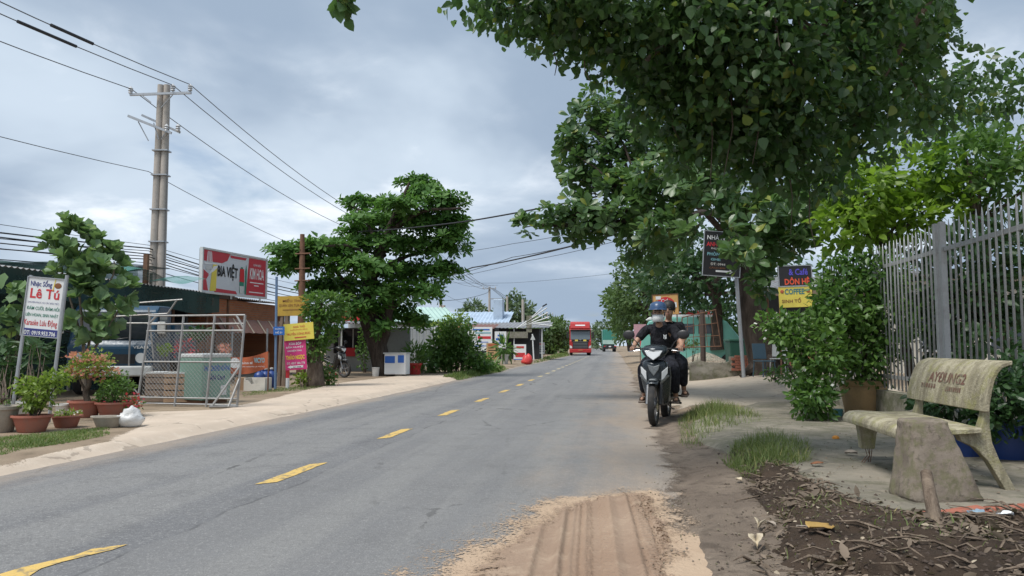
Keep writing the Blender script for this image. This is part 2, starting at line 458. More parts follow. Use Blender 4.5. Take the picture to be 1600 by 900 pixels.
M['sand_pale'] = m_earth('dry_sand', (0.46, 0.345, 0.245), (0.43, 0.315, 0.22), (0.38, 0.275, 0.19), 1.2, 0.5, (0.55, 0.44, 0.33), 0.5, dit=0.5)
M['soil'] = m_earth('dark_soil', (0.052, 0.038, 0.028), (0.085, 0.060, 0.043), (0.034, 0.025, 0.019), 2.2, 1.0, (0.22, 0.17, 0.13), 0.5, dit=0.22)
M['dirt_clod'] = paint('soil_crumb', (0.07, 0.05, 0.038), 0.95, dirt=0.5, scale=20, bump=0.5)
M['dirt'] = m_earth('packed_dirt', (0.19, 0.150, 0.118), (0.28, 0.225, 0.175), (0.12, 0.095, 0.075), 2.2, 1.0, (0.40, 0.325, 0.25), 0.7, dit=0.45)
M['grass'] = leaf_mat('grass_blade', (0.065, 0.11, 0.030), (0.22, 0.26, 0.085), 0.3, 0.6, (0.36, 0.30, 0.13))
M['grass_far'] = leaf_mat('verge_grass_blade', (0.075, 0.12, 0.028), (0.16, 0.22, 0.06), 0.3, 0.6, (0.33, 0.28, 0.12))
M['bark'] = m_bark('bark', (0.075, 0.058, 0.045), (0.155, 0.125, 0.10))
M['bark_dark'] = m_bark('dark_bark', (0.045, 0.036, 0.03), (0.09, 0.072, 0.06))
M['bark_pale'] = m_bark('pale_bark', (0.17, 0.14, 0.11), (0.27, 0.225, 0.18))
M['leaf_almond'] = leaf_mat('almond_leaf', (0.030, 0.090, 0.022), (0.12, 0.24, 0.05), 0.30, 0.55, None, 0.25)
M['leaf_almond2'] = leaf_mat('yard_tree_leaf', (0.036, 0.085, 0.030), (0.11, 0.19, 0.065), 0.32, 0.36, (0.22, 0.25, 0.05))
M['leaf_over'] = leaf_mat('overhang_leaf', (0.024, 0.062, 0.022), (0.090, 0.165, 0.055), 0.40, 0.38, (0.20, 0.25, 0.04))
M['leaf_lime'] = leaf_mat('lime_leaf', (0.08, 0.165, 0.016), (0.21, 0.32, 0.035), 0.42, 0.45)
M['leaf_mid'] = leaf_mat('shrub_leaf', (0.030, 0.085, 0.020), (0.13, 0.23, 0.05), 0.36, 0.42)
M['leaf_dark'] = leaf_mat('dark_shrub_leaf', (0.020, 0.055, 0.020), (0.055, 0.115, 0.038), 0.3, 0.4)
M['leaf_fig'] = leaf_mat('fig_leaf', (0.075, 0.15, 0.070), (0.20, 0.30, 0.13), 0.28, 0.42, (0.20, 0.28, 0.08))
M['leaf_far'] = leaf_mat('far_leaf', (0.055, 0.105, 0.035), (0.11, 0.175, 0.055), 0.3, 0.6)
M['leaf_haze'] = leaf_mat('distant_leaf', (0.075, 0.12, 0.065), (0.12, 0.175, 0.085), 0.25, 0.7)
M['leaf_light'] = leaf_mat('light_bonsai_leaf', (0.12, 0.20, 0.03), (0.22, 0.30, 0.05), 0.38, 0.5)
M['petal_pink'] = leaf_mat('bougainvillea_petal', (0.55, 0.16, 0.16), (0.70, 0.36, 0.30), 0.4, 0.6)
M['petal_red'] = leaf_mat('red_petal', (0.50, 0.03, 0.06), (0.65, 0.09, 0.10), 0.35, 0.6)
M['petal_white'] = leaf_mat('white_petal', (0.70, 0.72, 0.66), (0.80, 0.80, 0.76), 0.3, 0.6)
M['litter'] = leaf_mat('dry_litter', (0.075, 0.056, 0.042), (0.25, 0.195, 0.145), 0.15, 0.8, (0.45, 0.38, 0.28))
M['twig'] = m_bark('twig_bark', (0.14, 0.105, 0.08), (0.26, 0.205, 0.155), 2.0)
def m_bench():
    t = NT('weathered_terrazzo'); o = t.obj(); p = t.pos()
    st = t.noise(t.vscale(o, (9, 9, 1.3)), 1.0, 6, 0.7, 0.4); n2 = t.noise(o, 7, 6, 0.7); n3 = t.noise(o, 60, 3, 0.7); v = t.voro(o, 85)
    c = t.mix(t.ramp(st, 0.36, 0.64), (0.235, 0.21, 0.145), (0.44, 0.40, 0.29))
    c = t.mix(t.ramp(n2, 0.48, 0.68, 0, 0.75), c, (0.27, 0.26, 0.11)); c = t.mix(t.ramp(n2, 0.46, 0.30, 0, 0.6), c, (0.13, 0.115, 0.08))
    c = t.mix(t.ramp(v, 0.1, 0.35, 0.45, 0), c, (0.10, 0.09, 0.07)); c = t.mix(t.ramp(n3, 0.58, 0.75, 0, 0.5), c, (0.55, 0.51, 0.42))
    t.color(c).rough(0.92).spec(0.2).bump(t.math('ADD', n3, t.math('MULTIPLY', n2, 1.5)), 0.7, 0.012); return t.m
M['bench'] = m_bench() if True else m_concrete('mossy_terrazzo', (0.41, 0.385, 0.29), (0.31, 0.29, 0.21), (0.19, 0.175, 0.125), 4.5, False, 0.8, (0.29, 0.285, 0.13))
M['stump'] = m_concrete('rough_concrete', (0.38, 0.32, 0.26), (0.24, 0.20, 0.16), (0.13, 0.11, 0.085), 5.0, False, 1.0, (0.24, 0.23, 0.13))
M['pole'] = m_concrete('pole_concrete', (0.44, 0.40, 0.36), (0.38, 0.35, 0.31), (0.31, 0.28, 0.25), 1.2, False, 0.3)
M['oldwall'] = m_concrete('old_wall', (0.22, 0.205, 0.175), (0.30, 0.28, 0.23), (0.11, 0.10, 0.085), 1.4, False, 0.8, (0.12, 0.13, 0.075))
M['brick'] = m_brick()
M['brick_red'] = paint('edging_brick', (0.36, 0.12, 0.075), 0.9, dirt=0.7, scale=8, dcol=(0.17, 0.11, 0.085), bump=0.6)
M['steel'] = paint('galvanised_steel', (0.42, 0.44, 0.46), 0.45, 0.6, 0.35, 4)
M['fence'] = paint('grey_fence_paint', (0.37, 0.38, 0.385), 0.5, 0.2, 0.35, 5, dcol=(0.16, 0.13, 0.11))
M['gate'] = paint('silver_gate_paint', (0.32, 0.32, 0.315), 0.5, 0.35, 0.4, 5, dcol=(0.22, 0.17, 0.13))
M['rust'] = paint('rusty_steel', (0.16, 0.085, 0.055), 0.85, 0.2, 0.6, 6, dcol=(0.30, 0.16, 0.09))
M['wire'] = paint('black_cable', (0.022, 0.023, 0.026), 0.6, dirt=0.1)
M['wire_grey'] = paint('grey_conductor', (0.10, 0.105, 0.115), 0.5, dirt=0.1)
M['ceramic'] = paint('insulator_ceramic', (0.50, 0.51, 0.52), 0.3, dirt=0.3)
M['terracotta'] = paint('terracotta', (0.36, 0.125, 0.085), 0.75, dirt=0.5, scale=5, dcol=(0.25, 0.17, 0.14), bump=0.3)
M['tan_pot'] = paint('tan_clay', (0.50, 0.33, 0.17), 0.7, dirt=0.5, scale=4, dcol=(0.30, 0.22, 0.14), bump=0.3)
M['cement'] = paint('cement_trough', (0.40, 0.36, 0.30), 0.9, dirt=0.6, scale=5, dcol=(0.24, 0.21, 0.17), bump=0.5)
M['white_pot'] = paint('white_plastic', (0.66, 0.65, 0.62), 0.5, dirt=0.45, scale=5, dcol=(0.42, 0.38, 0.32))
M['blue_plastic'] = paint('blue_plastic', (0.020, 0.055, 0.21), 0.4, dirt=0.3, scale=4)
M['white'] = paint('white_board', (0.74, 0.76, 0.77), 0.45, dirt=0.18, scale=2, dcol=(0.52, 0.52, 0.50))
M['grimy_white'] = paint('grimy_white', (0.58, 0.60, 0.60), 0.6, dirt=0.45, scale=1.5, dcol=(0.36, 0.36, 0.34))
M['navy'] = paint('navy_print', (0.035, 0.045, 0.20), 0.45, dirt=0.12)
M['blue_print'] = paint('blue_print', (0.035, 0.14, 0.50), 0.45, dirt=0.15)
M['red_print'] = paint('red_print', (0.56, 0.035, 0.045), 0.45, dirt=0.12)
M['green_print'] = paint('green_print', (0.035, 0.22, 0.15), 0.45, dirt=0.12)
M['black_print'] = paint('black_print', (0.018, 0.018, 0.02), 0.5, dirt=0.1)
M['brown_print'] = paint('brown_print', (0.22, 0.085, 0.03), 0.5, dirt=0.15)
M['yellow_print'] = paint('yellow_print', (0.80, 0.60, 0.05), 0.45, dirt=0.15)
M['cyan_print'] = paint('cyan_print', (0.20, 0.42, 0.48), 0.5, dirt=0.15)
M['billboard_red'] = paint('billboard_red', (0.50, 0.055, 0.075), 0.4, dirt=0.15, scale=1)
M['billboard_white'] = paint('billboard_white', (0.60, 0.63, 0.67), 0.4, dirt=0.15, scale=1)
M['pink_board'] = paint('magenta_board', (0.60, 0.045, 0.20), 0.45, dirt=0.2, scale=2)
M['yellow_board'] = paint('yellow_board', (0.72, 0.60, 0.10), 0.45, dirt=0.25, scale=2)
M['old_yellow'] = paint('weathered_yellow', (0.52, 0.33, 0.045), 0.6, dirt=0.6, scale=2.5, dcol=(0.34, 0.21, 0.05))
M['black_board'] = paint('black_board', (0.015, 0.014, 0.016), 0.4, dirt=0.2, scale=2)
M['orange_banner'] = paint('orange_banner', (0.46, 0.12, 0.05), 0.6, dirt=0.25, scale=2)
M['tin'] = paint('tin_roof', (0.27, 0.28, 0.29), 0.5, 0.3, 0.5, 1.2, dcol=(0.16, 0.12, 0.10))
M['tin_mint'] = paint('mint_roof', (0.40, 0.56, 0.50), 0.5, 0.1, 0.3, 1.0)
M['tin_blue'] = paint('pale_blue_roof', (0.42, 0.52, 0.64), 0.5, 0.1, 0.3, 1.0)
M['awning'] = paint('maroon_awning', (0.20, 0.105, 0.085), 0.7, dirt=0.4, scale=1.5)
M['wood'] = paint('old_wood', (0.21, 0.155, 0.115), 0.9, dirt=0.6, scale=5, dcol=(0.10, 0.075, 0.06), bump=0.6)
M['dark_wood'] = paint('dark_boards', (0.085, 0.06, 0.05), 0.9, dirt=0.5, scale=3)
M['shade'] = paint('dark_interior', (0.035, 0.036, 0.04), 0.9, dirt=0.3)  # near-black wall colour stands in for the shade of unlit interiors
M['greywall'] = paint('grey_render', (0.33, 0.35, 0.35), 0.85, dirt=0.35, scale=1.2)
M['creamwall'] = paint('cream_render', (0.55, 0.52, 0.45), 0.85, dirt=0.35, scale=1.0)
M['net_dark'] = m_net('dark_green_net', (0.020, 0.055, 0.050), 0.86)
M['net_teal'] = m_net('teal_net', (0.060, 0.20, 0.17), 0.62)
M['teal'] = paint('teal_freezer', (0.16, 0.29, 0.235), 0.5, dirt=0.3, scale=2)
M['teal_van'] = paint('turquoise_paint', (0.16, 0.42, 0.36), 0.35, dirt=0.2, scale=2)
M['truck_blue'] = paint('dark_blue_paint', (0.012, 0.055, 0.105), 0.35, dirt=0.3, scale=2)
M['truck_red'] = paint('truck_red', (0.42, 0.030, 0.030), 0.3, dirt=0.2, scale=1)
M['truck_green'] = paint('truck_green', (0.045, 0.24, 0.19), 0.45, dirt=0.3, scale=1)
M['rubber'] = paint('rubber', (0.020, 0.020, 0.021), 0.85, dirt=0.4, scale=10, dcol=(0.07, 0.06, 0.05))
M['chrome'] = paint('chrome', (0.60, 0.60, 0.61), 0.18, 1.0, 0.15)
M['alloy'] = paint('grey_alloy', (0.28, 0.28, 0.285), 0.4, 0.8, 0.3)
M['glass'] = m_glass('dark_glass')
M['black_plastic'] = paint('black_plastic', (0.020, 0.020, 0.022), 0.4, dirt=0.3, scale=8, dcol=(0.05, 0.045, 0.04))
M['scooter'] = paint('gunmetal_paint', (0.030, 0.038, 0.045), 0.22, 0.3, 0.15, 4)
M['scooter_grey'] = paint('silver_trim', (0.20, 0.215, 0.22), 0.3, 0.5, 0.15, 4)
M['lens'] = m_glass('lamp_lens', (0.62, 0.64, 0.65), 0.08)
M['skin'] = paint('skin', (0.40, 0.23, 0.155), 0.55, dirt=0.12, scale=9)
def m_cloth(name, c):
    t = NT(name); o = t.obj(); n = t.noise(t.vscale(o, (1.0, 1.0, 0.55)), 13, 4, 0.55, 1.6)
    t.color(t.mix(t.ramp(n, 0.35, 0.7), c, tuple(x * 2.2 for x in c))).rough(0.9).spec(0.25).bump(n, 1.0, 0.05); return t.m
M['tshirt'] = m_cloth('black_cotton', (0.012, 0.012, 0.015)); M['trouser'] = m_cloth('black_denim', (0.013, 0.014, 0.019))
M['helmet'] = paint('blue_helmet', (0.035, 0.075, 0.16), 0.3, dirt=0.15, scale=9)
M['hair'] = paint('black_hair', (0.012, 0.010, 0.009), 0.6, dirt=0.1, scale=30)
M['mask'] = paint('white_mask', (0.70, 0.71, 0.71), 0.9, dirt=0.1)
M['sandal'] = paint('sandal_leather', (0.13, 0.10, 0.08), 0.7, dirt=0.3)
M['red_plastic'] = paint('red_plastic', (0.55, 0.045, 0.04), 0.4, dirt=0.2)
M['foam'] = paint('foam_box', (0.66, 0.64, 0.58), 0.8, dirt=0.4, scale=5)
M['carton'] = paint('carton', (0.36, 0.24, 0.15), 0.9, dirt=0.4, scale=5)
M['bag'] = m_bag()
M['far_hill'] = paint('far_tree_mass', (0.07, 0.11, 0.06), 0.9, dirt=0.3, scale=0.1)

# ---------------------------------------------------------------- lettering
_TC = {}
def lettering(parent, text, x0, x1, z0, z1, mat, y=-0.012, bold=0.012, slant=0.0, name='lettering', rot=None):
    """Flat raised letters that fill the box x0..x1, z0..z1 on a board that faces -Y."""
    key = (text, bold)
    if key not in _TC:
        cu = bpy.data.curves.new('t', 'FONT'); cu.body = text; cu.size = 1.0; cu.offset = bold; cu.resolution_u = 2
        ob = bpy.data.objects.new('t', cu); me = bpy.data.meshes.new_from_object(ob)
        V = np.empty(len(me.vertices) * 3, dtype=np.float32); me.vertices.foreach_get('co', V); V = V.reshape(-1, 3)
        _TC[key] = (V.copy(), [tuple(p.vertices) for p in me.polygons])
        bpy.data.objects.remove(ob); bpy.data.curves.remove(cu); bpy.data.meshes.remove(me)
    V, Fc = _TC[key]
    if len(V) == 0: return None
    a, b = V.min(0), V.max(0)
    X = x0 + (V[:, 0] - a[0]) / (b[0] - a[0]) * (x1 - x0); Z = z0 + (V[:, 1] - a[1]) / (b[1] - a[1]) * (z1 - z0)
    X = X + (Z - z0) * slant
    me = bpy.data.meshes.new(name); me.from_pydata(list(zip(X.tolist(), [y] * len(V), Z.tolist())), [], Fc)
    return mesh_obj(name, me, mat, parent)
# ---------------------------------------------------------------- numeric noise and ground patches
def vnoise(x, y, seed=0):
    xi = np.floor(x).astype(np.int64); yi = np.floor(y).astype(np.int64); fx = x - xi; fy = y - yi
    fx = fx * fx * (3 - 2 * fx); fy = fy * fy * (3 - 2 * fy)
    def h(a, b):
        n = (a * 374761393 + b * 668265263 + seed * 1274126177) & 0xFFFFFFFF
        n = ((n ^ (n >> 13)) * 1274126177) & 0xFFFFFFFF
        return ((n ^ (n >> 16)) & 0xFFFF) / 65535.0
    return (h(xi, yi) * (1 - fx) + h(xi + 1, yi) * fx) * (1 - fy) + (h(xi, yi + 1) * (1 - fx) + h(xi + 1, yi + 1) * fx) * fy
def fbm(x, y, seed=0, o=4):
    r = 0; a = 0.5
    for k in range(o):
        r = r + a * vnoise(x * 2 ** k, y * 2 ** k, seed + k); a *= 0.5
    return r / (1 - 0.5 ** o) - 0.5                # about -0.5 .. 0.5
def sdist(poly, X, Y):                             # positive inside
    d = np.full(X.shape, 1e9); ins = np.zeros(X.shape, bool); n = len(poly)
    for i in range(n):
        ax, ay = poly[i]; bx, by = poly[(i + 1) % n]
        ex, ey = bx - ax, by - ay
        t = np.clip(((X - ax) * ex + (Y - ay) * ey) / (ex * ex + ey * ey + 1e-12), 0, 1)
        d = np.minimum(d, np.hypot(X - ax - t * ex, Y - ay - t * ey))
        c = ((ay > Y) != (by > Y)) & (X < (bx - ax) * (Y - ay) / ((by - ay) if abs(by - ay) > 1e-12 else 1e-12) + ax)
        ins ^= c
    return np.where(ins, d, -d)
def patch(name, poly, res, dz, mat, margin=0.25, cut=-0.02, rag=0.2, rsc=2.0, inset=0.0):
    """A sheet laid over the land inside a polygon; where dz falls below the land it dives under it, which gives a natural edge."""
    xs = [p[0] for p in poly]; ys = [p[1] for p in poly]
    nx = int((max(xs) - min(xs) + 2 * margin) / res) + 1; ny = int((max(ys) - min(ys) + 2 * margin) / res) + 1
    X, Y = np.meshgrid(np.linspace(min(xs) - margin, max(xs) + margin, nx), np.linspace(min(ys) - margin, max(ys) + margin, ny))
    SD = sdist(poly, X, Y); D = dz(SD, X, Y); Z = hgt(X, Y) + D
    EDGE = SD - inset + rag * fbm(X * rsc, Y * rsc, 37) + rag * .4 * fbm(X * rsc * 5, Y * rsc * 5, 38)
    keep = (D > cut) & (EDGE > -0.35)
    cell = keep[:-1, :-1] | keep[1:, :-1] | keep[:-1, 1:] | keep[1:, 1:]
    I = np.arange(nx * ny).reshape(ny, nx)
    q = np.stack([I[:-1, :-1][cell], I[:-1, 1:][cell], I[1:, 1:][cell], I[1:, :-1][cell]], 1)
    used, inv = np.unique(q.ravel(), return_inverse=True)
    V = np.stack([X.ravel(), Y.ravel(), Z.ravel()], 1)[used]
    me = np_mesh(name, V, np.full(len(q), 4), inv)
    me.polygons.foreach_set('use_smooth', [True] * len(q))
    at = me.attributes.new('edge', 'FLOAT', 'POINT'); at.data.foreach_set('value', EDGE.ravel()[used].astype(np.float32))
    o = mesh_obj(name, me, mat); tag(o, kind='structure'); return o
def pg(*uv): return [tuple(G(u, v)[:2]) for u, v in uv]

# the ground: one sheet to the horizon, finer near the road
ss = sorted(set([-1500, -700, -300, -140, -80, -50, -35, -25, -18] + list(np.linspace(-14, -3.2, 19)) + [-2.8, -2.7, -2.6, -2.5, -2.4, -2.2, -1, 0, 1, 2, 3, 3.4]
                + list(np.linspace(3.6, 9.0, 28)) + [10, 12, 15, 20, 30, 45, 70, 120, 300, 700, 1500]))
yy = sorted(set([-60, -30, -15, -8, -4] + list(np.arange(0, 26, 0.5)) + list(np.arange(26, 60, 2)) + list(np.arange(60, 130, 6)) + [140, 160, 200, 260, 340, 500, 800, 1400, 2400]))
S, Y_ = np.meshgrid(np.array(ss), np.array(yy)); X_ = cx(Y_) + S; Z_ = hgt(X_, Y_)
ny, nx = S.shape; I = np.arange(nx * ny).reshape(ny, nx)
q = np.stack([I[:-1, :-1].ravel(), I[:-1, 1:].ravel(), I[1:, 1:].ravel(), I[1:, :-1].ravel()], 1)
gme = np_mesh('ground', np.stack([X_.ravel(), Y_.ravel(), Z_.ravel()], 1), np.full(len(q), 4), q.ravel())
gme.polygons.foreach_set('use_smooth', [True] * len(q))
tag(mesh_obj('ground', gme, M['ground']), kind='structure')

# the road: a strip with ragged edges, uv = (metres from the centre line, metres ahead)
ry = np.concatenate([np.arange(-20, 40, 0.2), np.arange(40, 160, 1.0), np.arange(160, 420, 5.0)])
cols_ = [None, -2.3, -1.5, -0.7, 0.0, 0.25, 1.0, 1.8, 2.6, 3.1, None]
eL = -2.50 + 0.16 * fbm(ry * 1.1, ry * 0 + 3.3, 5) + 0.07 * fbm(ry * 4.0, ry * 0 + 1.3, 8)
eR = 3.42 + 0.30 * fbm(ry * 0.9, ry * 0 + 9.1, 6) + 0.10 * fbm(ry * 4.0, ry * 0 + 4.3, 9)
V = []; UV = []
for j, y in enumerate(ry):
    for k, s in enumerate(cols_):
        s2 = eL[j] if k == 0 else (eR[j] if k == len(cols_) - 1 else s)
        V.append((cx(y) + s2, y, 0.014 + 0.028 * (1 - (s2 / 3.4) ** 2))); UV.append((s2, y))
nc = len(cols_); nr = len(ry)
I = np.arange(nc * nr).reshape(nr, nc)
q = np.stack([I[:-1, :-1].ravel(), I[:-1, 1:].ravel(), I[1:, 1:].ravel(), I[1:, :-1].ravel()], 1)
rme = np_mesh('road', np.array(V), np.full(len(q), 4), q.ravel())
uvl = rme.uv_layers.new(name='UVMap'); UV = np.array(UV, dtype=np.float32)
uvl.data.foreach_set('uv', UV[q.ravel()].ravel())
rme.polygons.foreach_set('use_smooth', [True] * len(q))
road = tag(mesh_obj('road', rme, M['asphalt']), kind='structure')
def road_z(s): return 0.014 + 0.028 * (1 - (s / 3.4) ** 2)
# broken centre line, each dash a sheet of its own
for k in range(-2, 26):
    y0 = 3.24 + 2.97 * k; y1 = y0 + 1.04
    n = 9; Vd = []; Fd = []; w = 0.072
    for i in range(n + 1):
        y = y0 + (y1 - y0) * i / n
        wob = 0.012 * (fbm(np.array([y * 5.0]), np.array([k * 1.7]), 21)[0])
        off = 0.06 * math.sin(i * 0.9) * (1 if k == 0 else 0.06)
        for sgn in (-1, 1):
            Vd.append((float(cx(y)) + sgn * (w + rnd(-.006, .006)) + wob + off, y + (0.05 * sgn), road_z(0) + 0.004))
    for i in range(n): Fd.append((2 * i, 2 * i + 1, 2 * i + 3, 2 * i + 2))
    me = bpy.data.meshes.new('lane_marking'); me.from_pydata(Vd, [], Fd)
    mesh_obj('lane_marking', me, M['yellow_line'] if k < 8 else M['pale_line'], road)

# left shoulder: a pale, dusty concrete strip with a broken kerb line
pl = pg((-60, 765), (0, 741), (155, 706), (271, 685), (388, 664), (484, 640), (560, 627), (640, 608), (720, 592), (700, 586), (620, 588), (520, 600), (385, 632), (345, 640), (225, 645), (215, 668), (172, 690), (100, 705), (0, 728), (-60, 745))
patch('shoulder', pl, 0.06, lambda d, X, Y: np.clip((d + 0.22 * fbm(X * 1.6, Y * 1.6, 3)) * 0.25, 0.002, 0.014) + 0.012 * fbm(X * 0.8, Y * 0.8, 31) * (d > 0.1), M['shoulder'])
# the pale yard in front of the cafe and the mossy apron round the bench
py_ = pg((1000, 577), (1060, 572), (1300, 580), (1420, 600), (1400, 640), (1230, 640), (1110, 632), (1062, 640), (1030, 612), (1005, 592))
patch('yard', py_, 0.07, lambda d, X, Y: np.clip(d * 0.10, 0.004, 0.012), M['yard'], 0.6, rag=.6, rsc=1.0)
pa = pg((1072, 668), (1110, 650), (1180, 632), (1300, 628), (1500, 628)) + [(7.2, 9.0), (6.2, 4.3)] + pg((1600, 812), (1500, 818), (1430, 822), (1345, 800), (1275, 770), (1215, 738), (1150, 712), (1095, 700))
patch('apron', pa, 0.045, lambda d, X, Y: np.clip((d + 0.10 * fbm(X * 2.5, Y * 2.5, 17)) * 0.6, -0.06, 0.045) + 0.010 * fbm(X * 1.5, Y * 1.5, 19), M['apron'])
# packed dirt verge between the asphalt and the apron
pd = pg((1000, 580), (1020, 600), (1050, 640), (1075, 662), (1110, 700), (1180, 735), (1260, 800), (1350, 830)) + [(2.6, 3.3), (2.0, 1.0), (0.2, 1.0), (0.6, 3.0), (0.85, 3.9)] + pg((1050, 840), (1035, 790), (1058, 740), (1040, 700), (1015, 640), (990, 600))
patch('dirt_verge', pd, 0.04, lambda d, X, Y: np.clip((d + 0.2 * fbm(X * 1.8, Y * 1.8, 41)) * 0.20, 0.020, 0.050) + 0.020 * fbm(X * 3, Y * 3, 43) * (d > 0.1), M['dirt'], 0.4, rag=.5, rsc=1.6)

# spilled sand on the lane, pressed by tyres
ps = [(-0.55, 1.0)] + pg((720, 905), (790, 838), (850, 803), (905, 786), (960, 779), (1015, 776), (1045, 792), (1050, 815), (1085, 850), (1090, 905)) + [(1.25, 2.6), (1.2, 1.0)]
def tread(X, Y):
    a = X - 0.10 * (Y - 4.0)                       # tracks lean with the road
    z = np.zeros_like(X)
    for c, w, kind in ((0.17, 0.05, 0), (0.29, 0.035, 0), (0.44, 0.10, 1), (0.60, 0.05, 0), (0.78, 0.12, 2), (0.95, 0.10, 2), (0.34, 0.03, 0)):
        t = (a - c + 0.012 * fbm(Y * 1.5, X * 0 + c * 9, 71)) / w
        m = np.exp(-t ** 4)
        if kind == 0: z -= 0.016 * m
        elif kind == 1: z += m * (-0.020 + 0.019 * (np.sin((Y + np.abs(t) * 0.04) * 2 * np.pi / 0.055) > 0) * (np.abs(t) > 0.25))
        else: z += m * (-0.020 + 0.019 * (np.sin((Y - t * 0.03) * 2 * np.pi / 0.065) > -0.2) * (np.abs(np.sin(t * 4.2)) > 0.35))
        z += 0.010 * np.exp(-((np.abs(t) - 1.25) / 0.25) ** 2)
    return z
def sand_dz(d, X, Y):
    e = d + 0.20 * fbm(X * 2.3, Y * 2.3, 51) + 0.10 * fbm(X * 11, Y * 11, 53) + 0.06 * fbm(X * 45, Y * 45, 59)
    body = np.clip(e * 0.11, 0.0, 0.028)
    return 0.040 + body + tread(X, Y) * sstep(0.05, 0.22, e) * sstep(0.02, 0.16, e) + 0.004 * fbm(X * 18, Y * 18, 57)
sand = patch('sand_spill', ps, 0.0105, sand_dz, M['sand'], 0.2, 0.03, rag=.30, rsc=2.4, inset=.16)
def fringe_dz(d, X, Y):
    return 0.0365 + 0.002 * fbm(X * 16, Y * 16, 63) - 0.02 * (d > 0.45)
patch('sand_fringe', ps, 0.02, fringe_dz, M['sand_pale'], 0.5, 0.01, rag=.5, rsc=1.7, inset=-.06)

# heap of dark soil and sweepings along the apron
pm = pg((1150, 706), (1210, 725), (1275, 762), (1345, 795), (1430, 820), (1500, 818), (1610, 822)) + [(4.2, 3.6), (3.0, 2.6), (2.1, 2.6)] + pg((1185, 905), (1190, 840), (1185, 780), (1155, 728))
def soil_dz(d, X, Y):
    m = np.clip((d + 0.10 * fbm(X * 3, Y * 3, 81)) * 0.42, 0.035, 0.095)
    return m + 0.01 + (0.10 * fbm(X * 4.5, Y * 4.5, 83) + 0.05 * fbm(X * 17, Y * 17, 85)) * sstep(0, 0.2, d)
soil = patch('soil_heap', pm, 0.016, soil_dz, M['soil'], 0.25, rag=.3, rsc=3.0)
def soil_zv(X, Y): return np.maximum(hgt(X, Y) + soil_dz(sdist(pm, X, Y), X, Y) * (sdist(pm, X, Y) > -.2), hgt(X, Y))
def soil_z(x, y):
    X = np.array([x]); Y = np.array([y]); return float((hgt(X, Y) + soil_dz(sdist(pm, X, Y), X, Y))[0])
# ---------------------------------------------------------------- foliage
def _leaf(pts):   # half outline (x>0) from base to tip -> folded leaf with a midrib
    V = [(0, 0, 0)]; Fc = []
    rows = []
    for (x, y, z, rz) in pts:
        i = len(V); V += [(-x, y, z), (0, y, rz), (x, y, z)]; rows.append(i)
    tip = len(V); V.append((0, 1, -0.10))
    Fc += [(0, rows[0] + 1, rows[0]), (0, rows[0] + 2, rows[0] + 1)]
    for a, b in zip(rows, rows[1:]):
        Fc += [(a, a + 1, b + 1, b), (a + 1, a + 2, b + 2, b + 1)]
    r = rows[-1]; Fc += [(r, r + 1, tip), (r + 1, r + 2, tip)]
    return np.array(V, dtype=np.float32), Fc
LEAF = {
    'heart': _leaf([(0.30, 0.12, 0.05, 0.0), (0.40, 0.35, 0.03, -0.03), (0.24, 0.72, -0.03, -0.07)]),
    'curled': _leaf([(0.26, 0.15, 0.12, -0.02), (0.30, 0.42, 0.16, -0.02), (0.16, 0.75, 0.02, -0.12)]),
    'obovate': _leaf([(0.10, 0.25, 0.04, 0.0), (0.25, 0.62, 0.03, -0.02), (0.20, 0.86, -0.03, -0.07)]),
    'fiddle': _leaf([(0.20, 0.20, 0.06, 0.0), (0.24, 0.45, 0.05, -0.02), (0.36, 0.75, 0.0, -0.06)]),
    'oval': _leaf([(0.22, 0.35, 0.05, 0.0), (0.18, 0.70, 0.0, -0.04)]),
    'rhomb': (np.array([(0, 0, 0), (-0.26, 0.5, 0.05), (0, 1, -0.05), (0.26, 0.5, 0.05)], dtype=np.float32), [(0, 3, 2), (0, 2, 1)]),
    'obrhomb': (np.array([(0, 0, 0), (-0.25, 0.65, 0.04), (0, 1, -0.06), (0.25, 0.65, 0.04)], dtype=np.float32), [(0, 3, 2), (0, 2, 1)]),
    'lance': _leaf([(0.085, 0.3, 0.03, 0.0), (0.075, 0.65, 0.0, -0.03)]),
    'petal': (np.array([(0, 0, 0), (-0.4, 0.5, 0.1), (0, 1, 0.1), (0.4, 0.5, 0.1)], dtype=np.float32), [(0, 3, 2), (0, 2, 1)]),
}
def unit(a): return a / np.maximum(np.linalg.norm(a, axis=1, keepdims=True), 1e-9)
def frames(D, N):
    """Rotations whose +Y runs along D and whose +Z lies near N."""
    D = unit(D); Xa = np.cross(D, N); Xa = unit(Xa); Za = np.cross(Xa, D)
    return np.stack([Xa, D, Za], 2)                # columns
def leaves_mesh(name, kind, Pn, D, N, size):
    V0, F0 = LEAF[kind]; n = len(Pn); k = len(V0)
    Rm = frames(D, N)
    W = np.einsum('nij,kj->nki', Rm, V0) * size[:, None, None] + Pn[:, None, :]
    fn = np.tile(np.array([len(f) for f in F0]), n)
    base = np.concatenate([np.array(f) for f in F0])
    idx = (base[None, :] + (np.arange(n) * k)[:, None]).ravel()
    return np_mesh(name, W.reshape(-1, 3), fn, idx)
def leaf_base(kind):
    key = 'leaf_' + kind
    me = bpy.data.meshes.get(key)
    if me is None:
        V0, F0 = LEAF[kind]; me = bpy.data.meshes.new(key); me.from_pydata(V0.tolist(), [], F0)
    return me
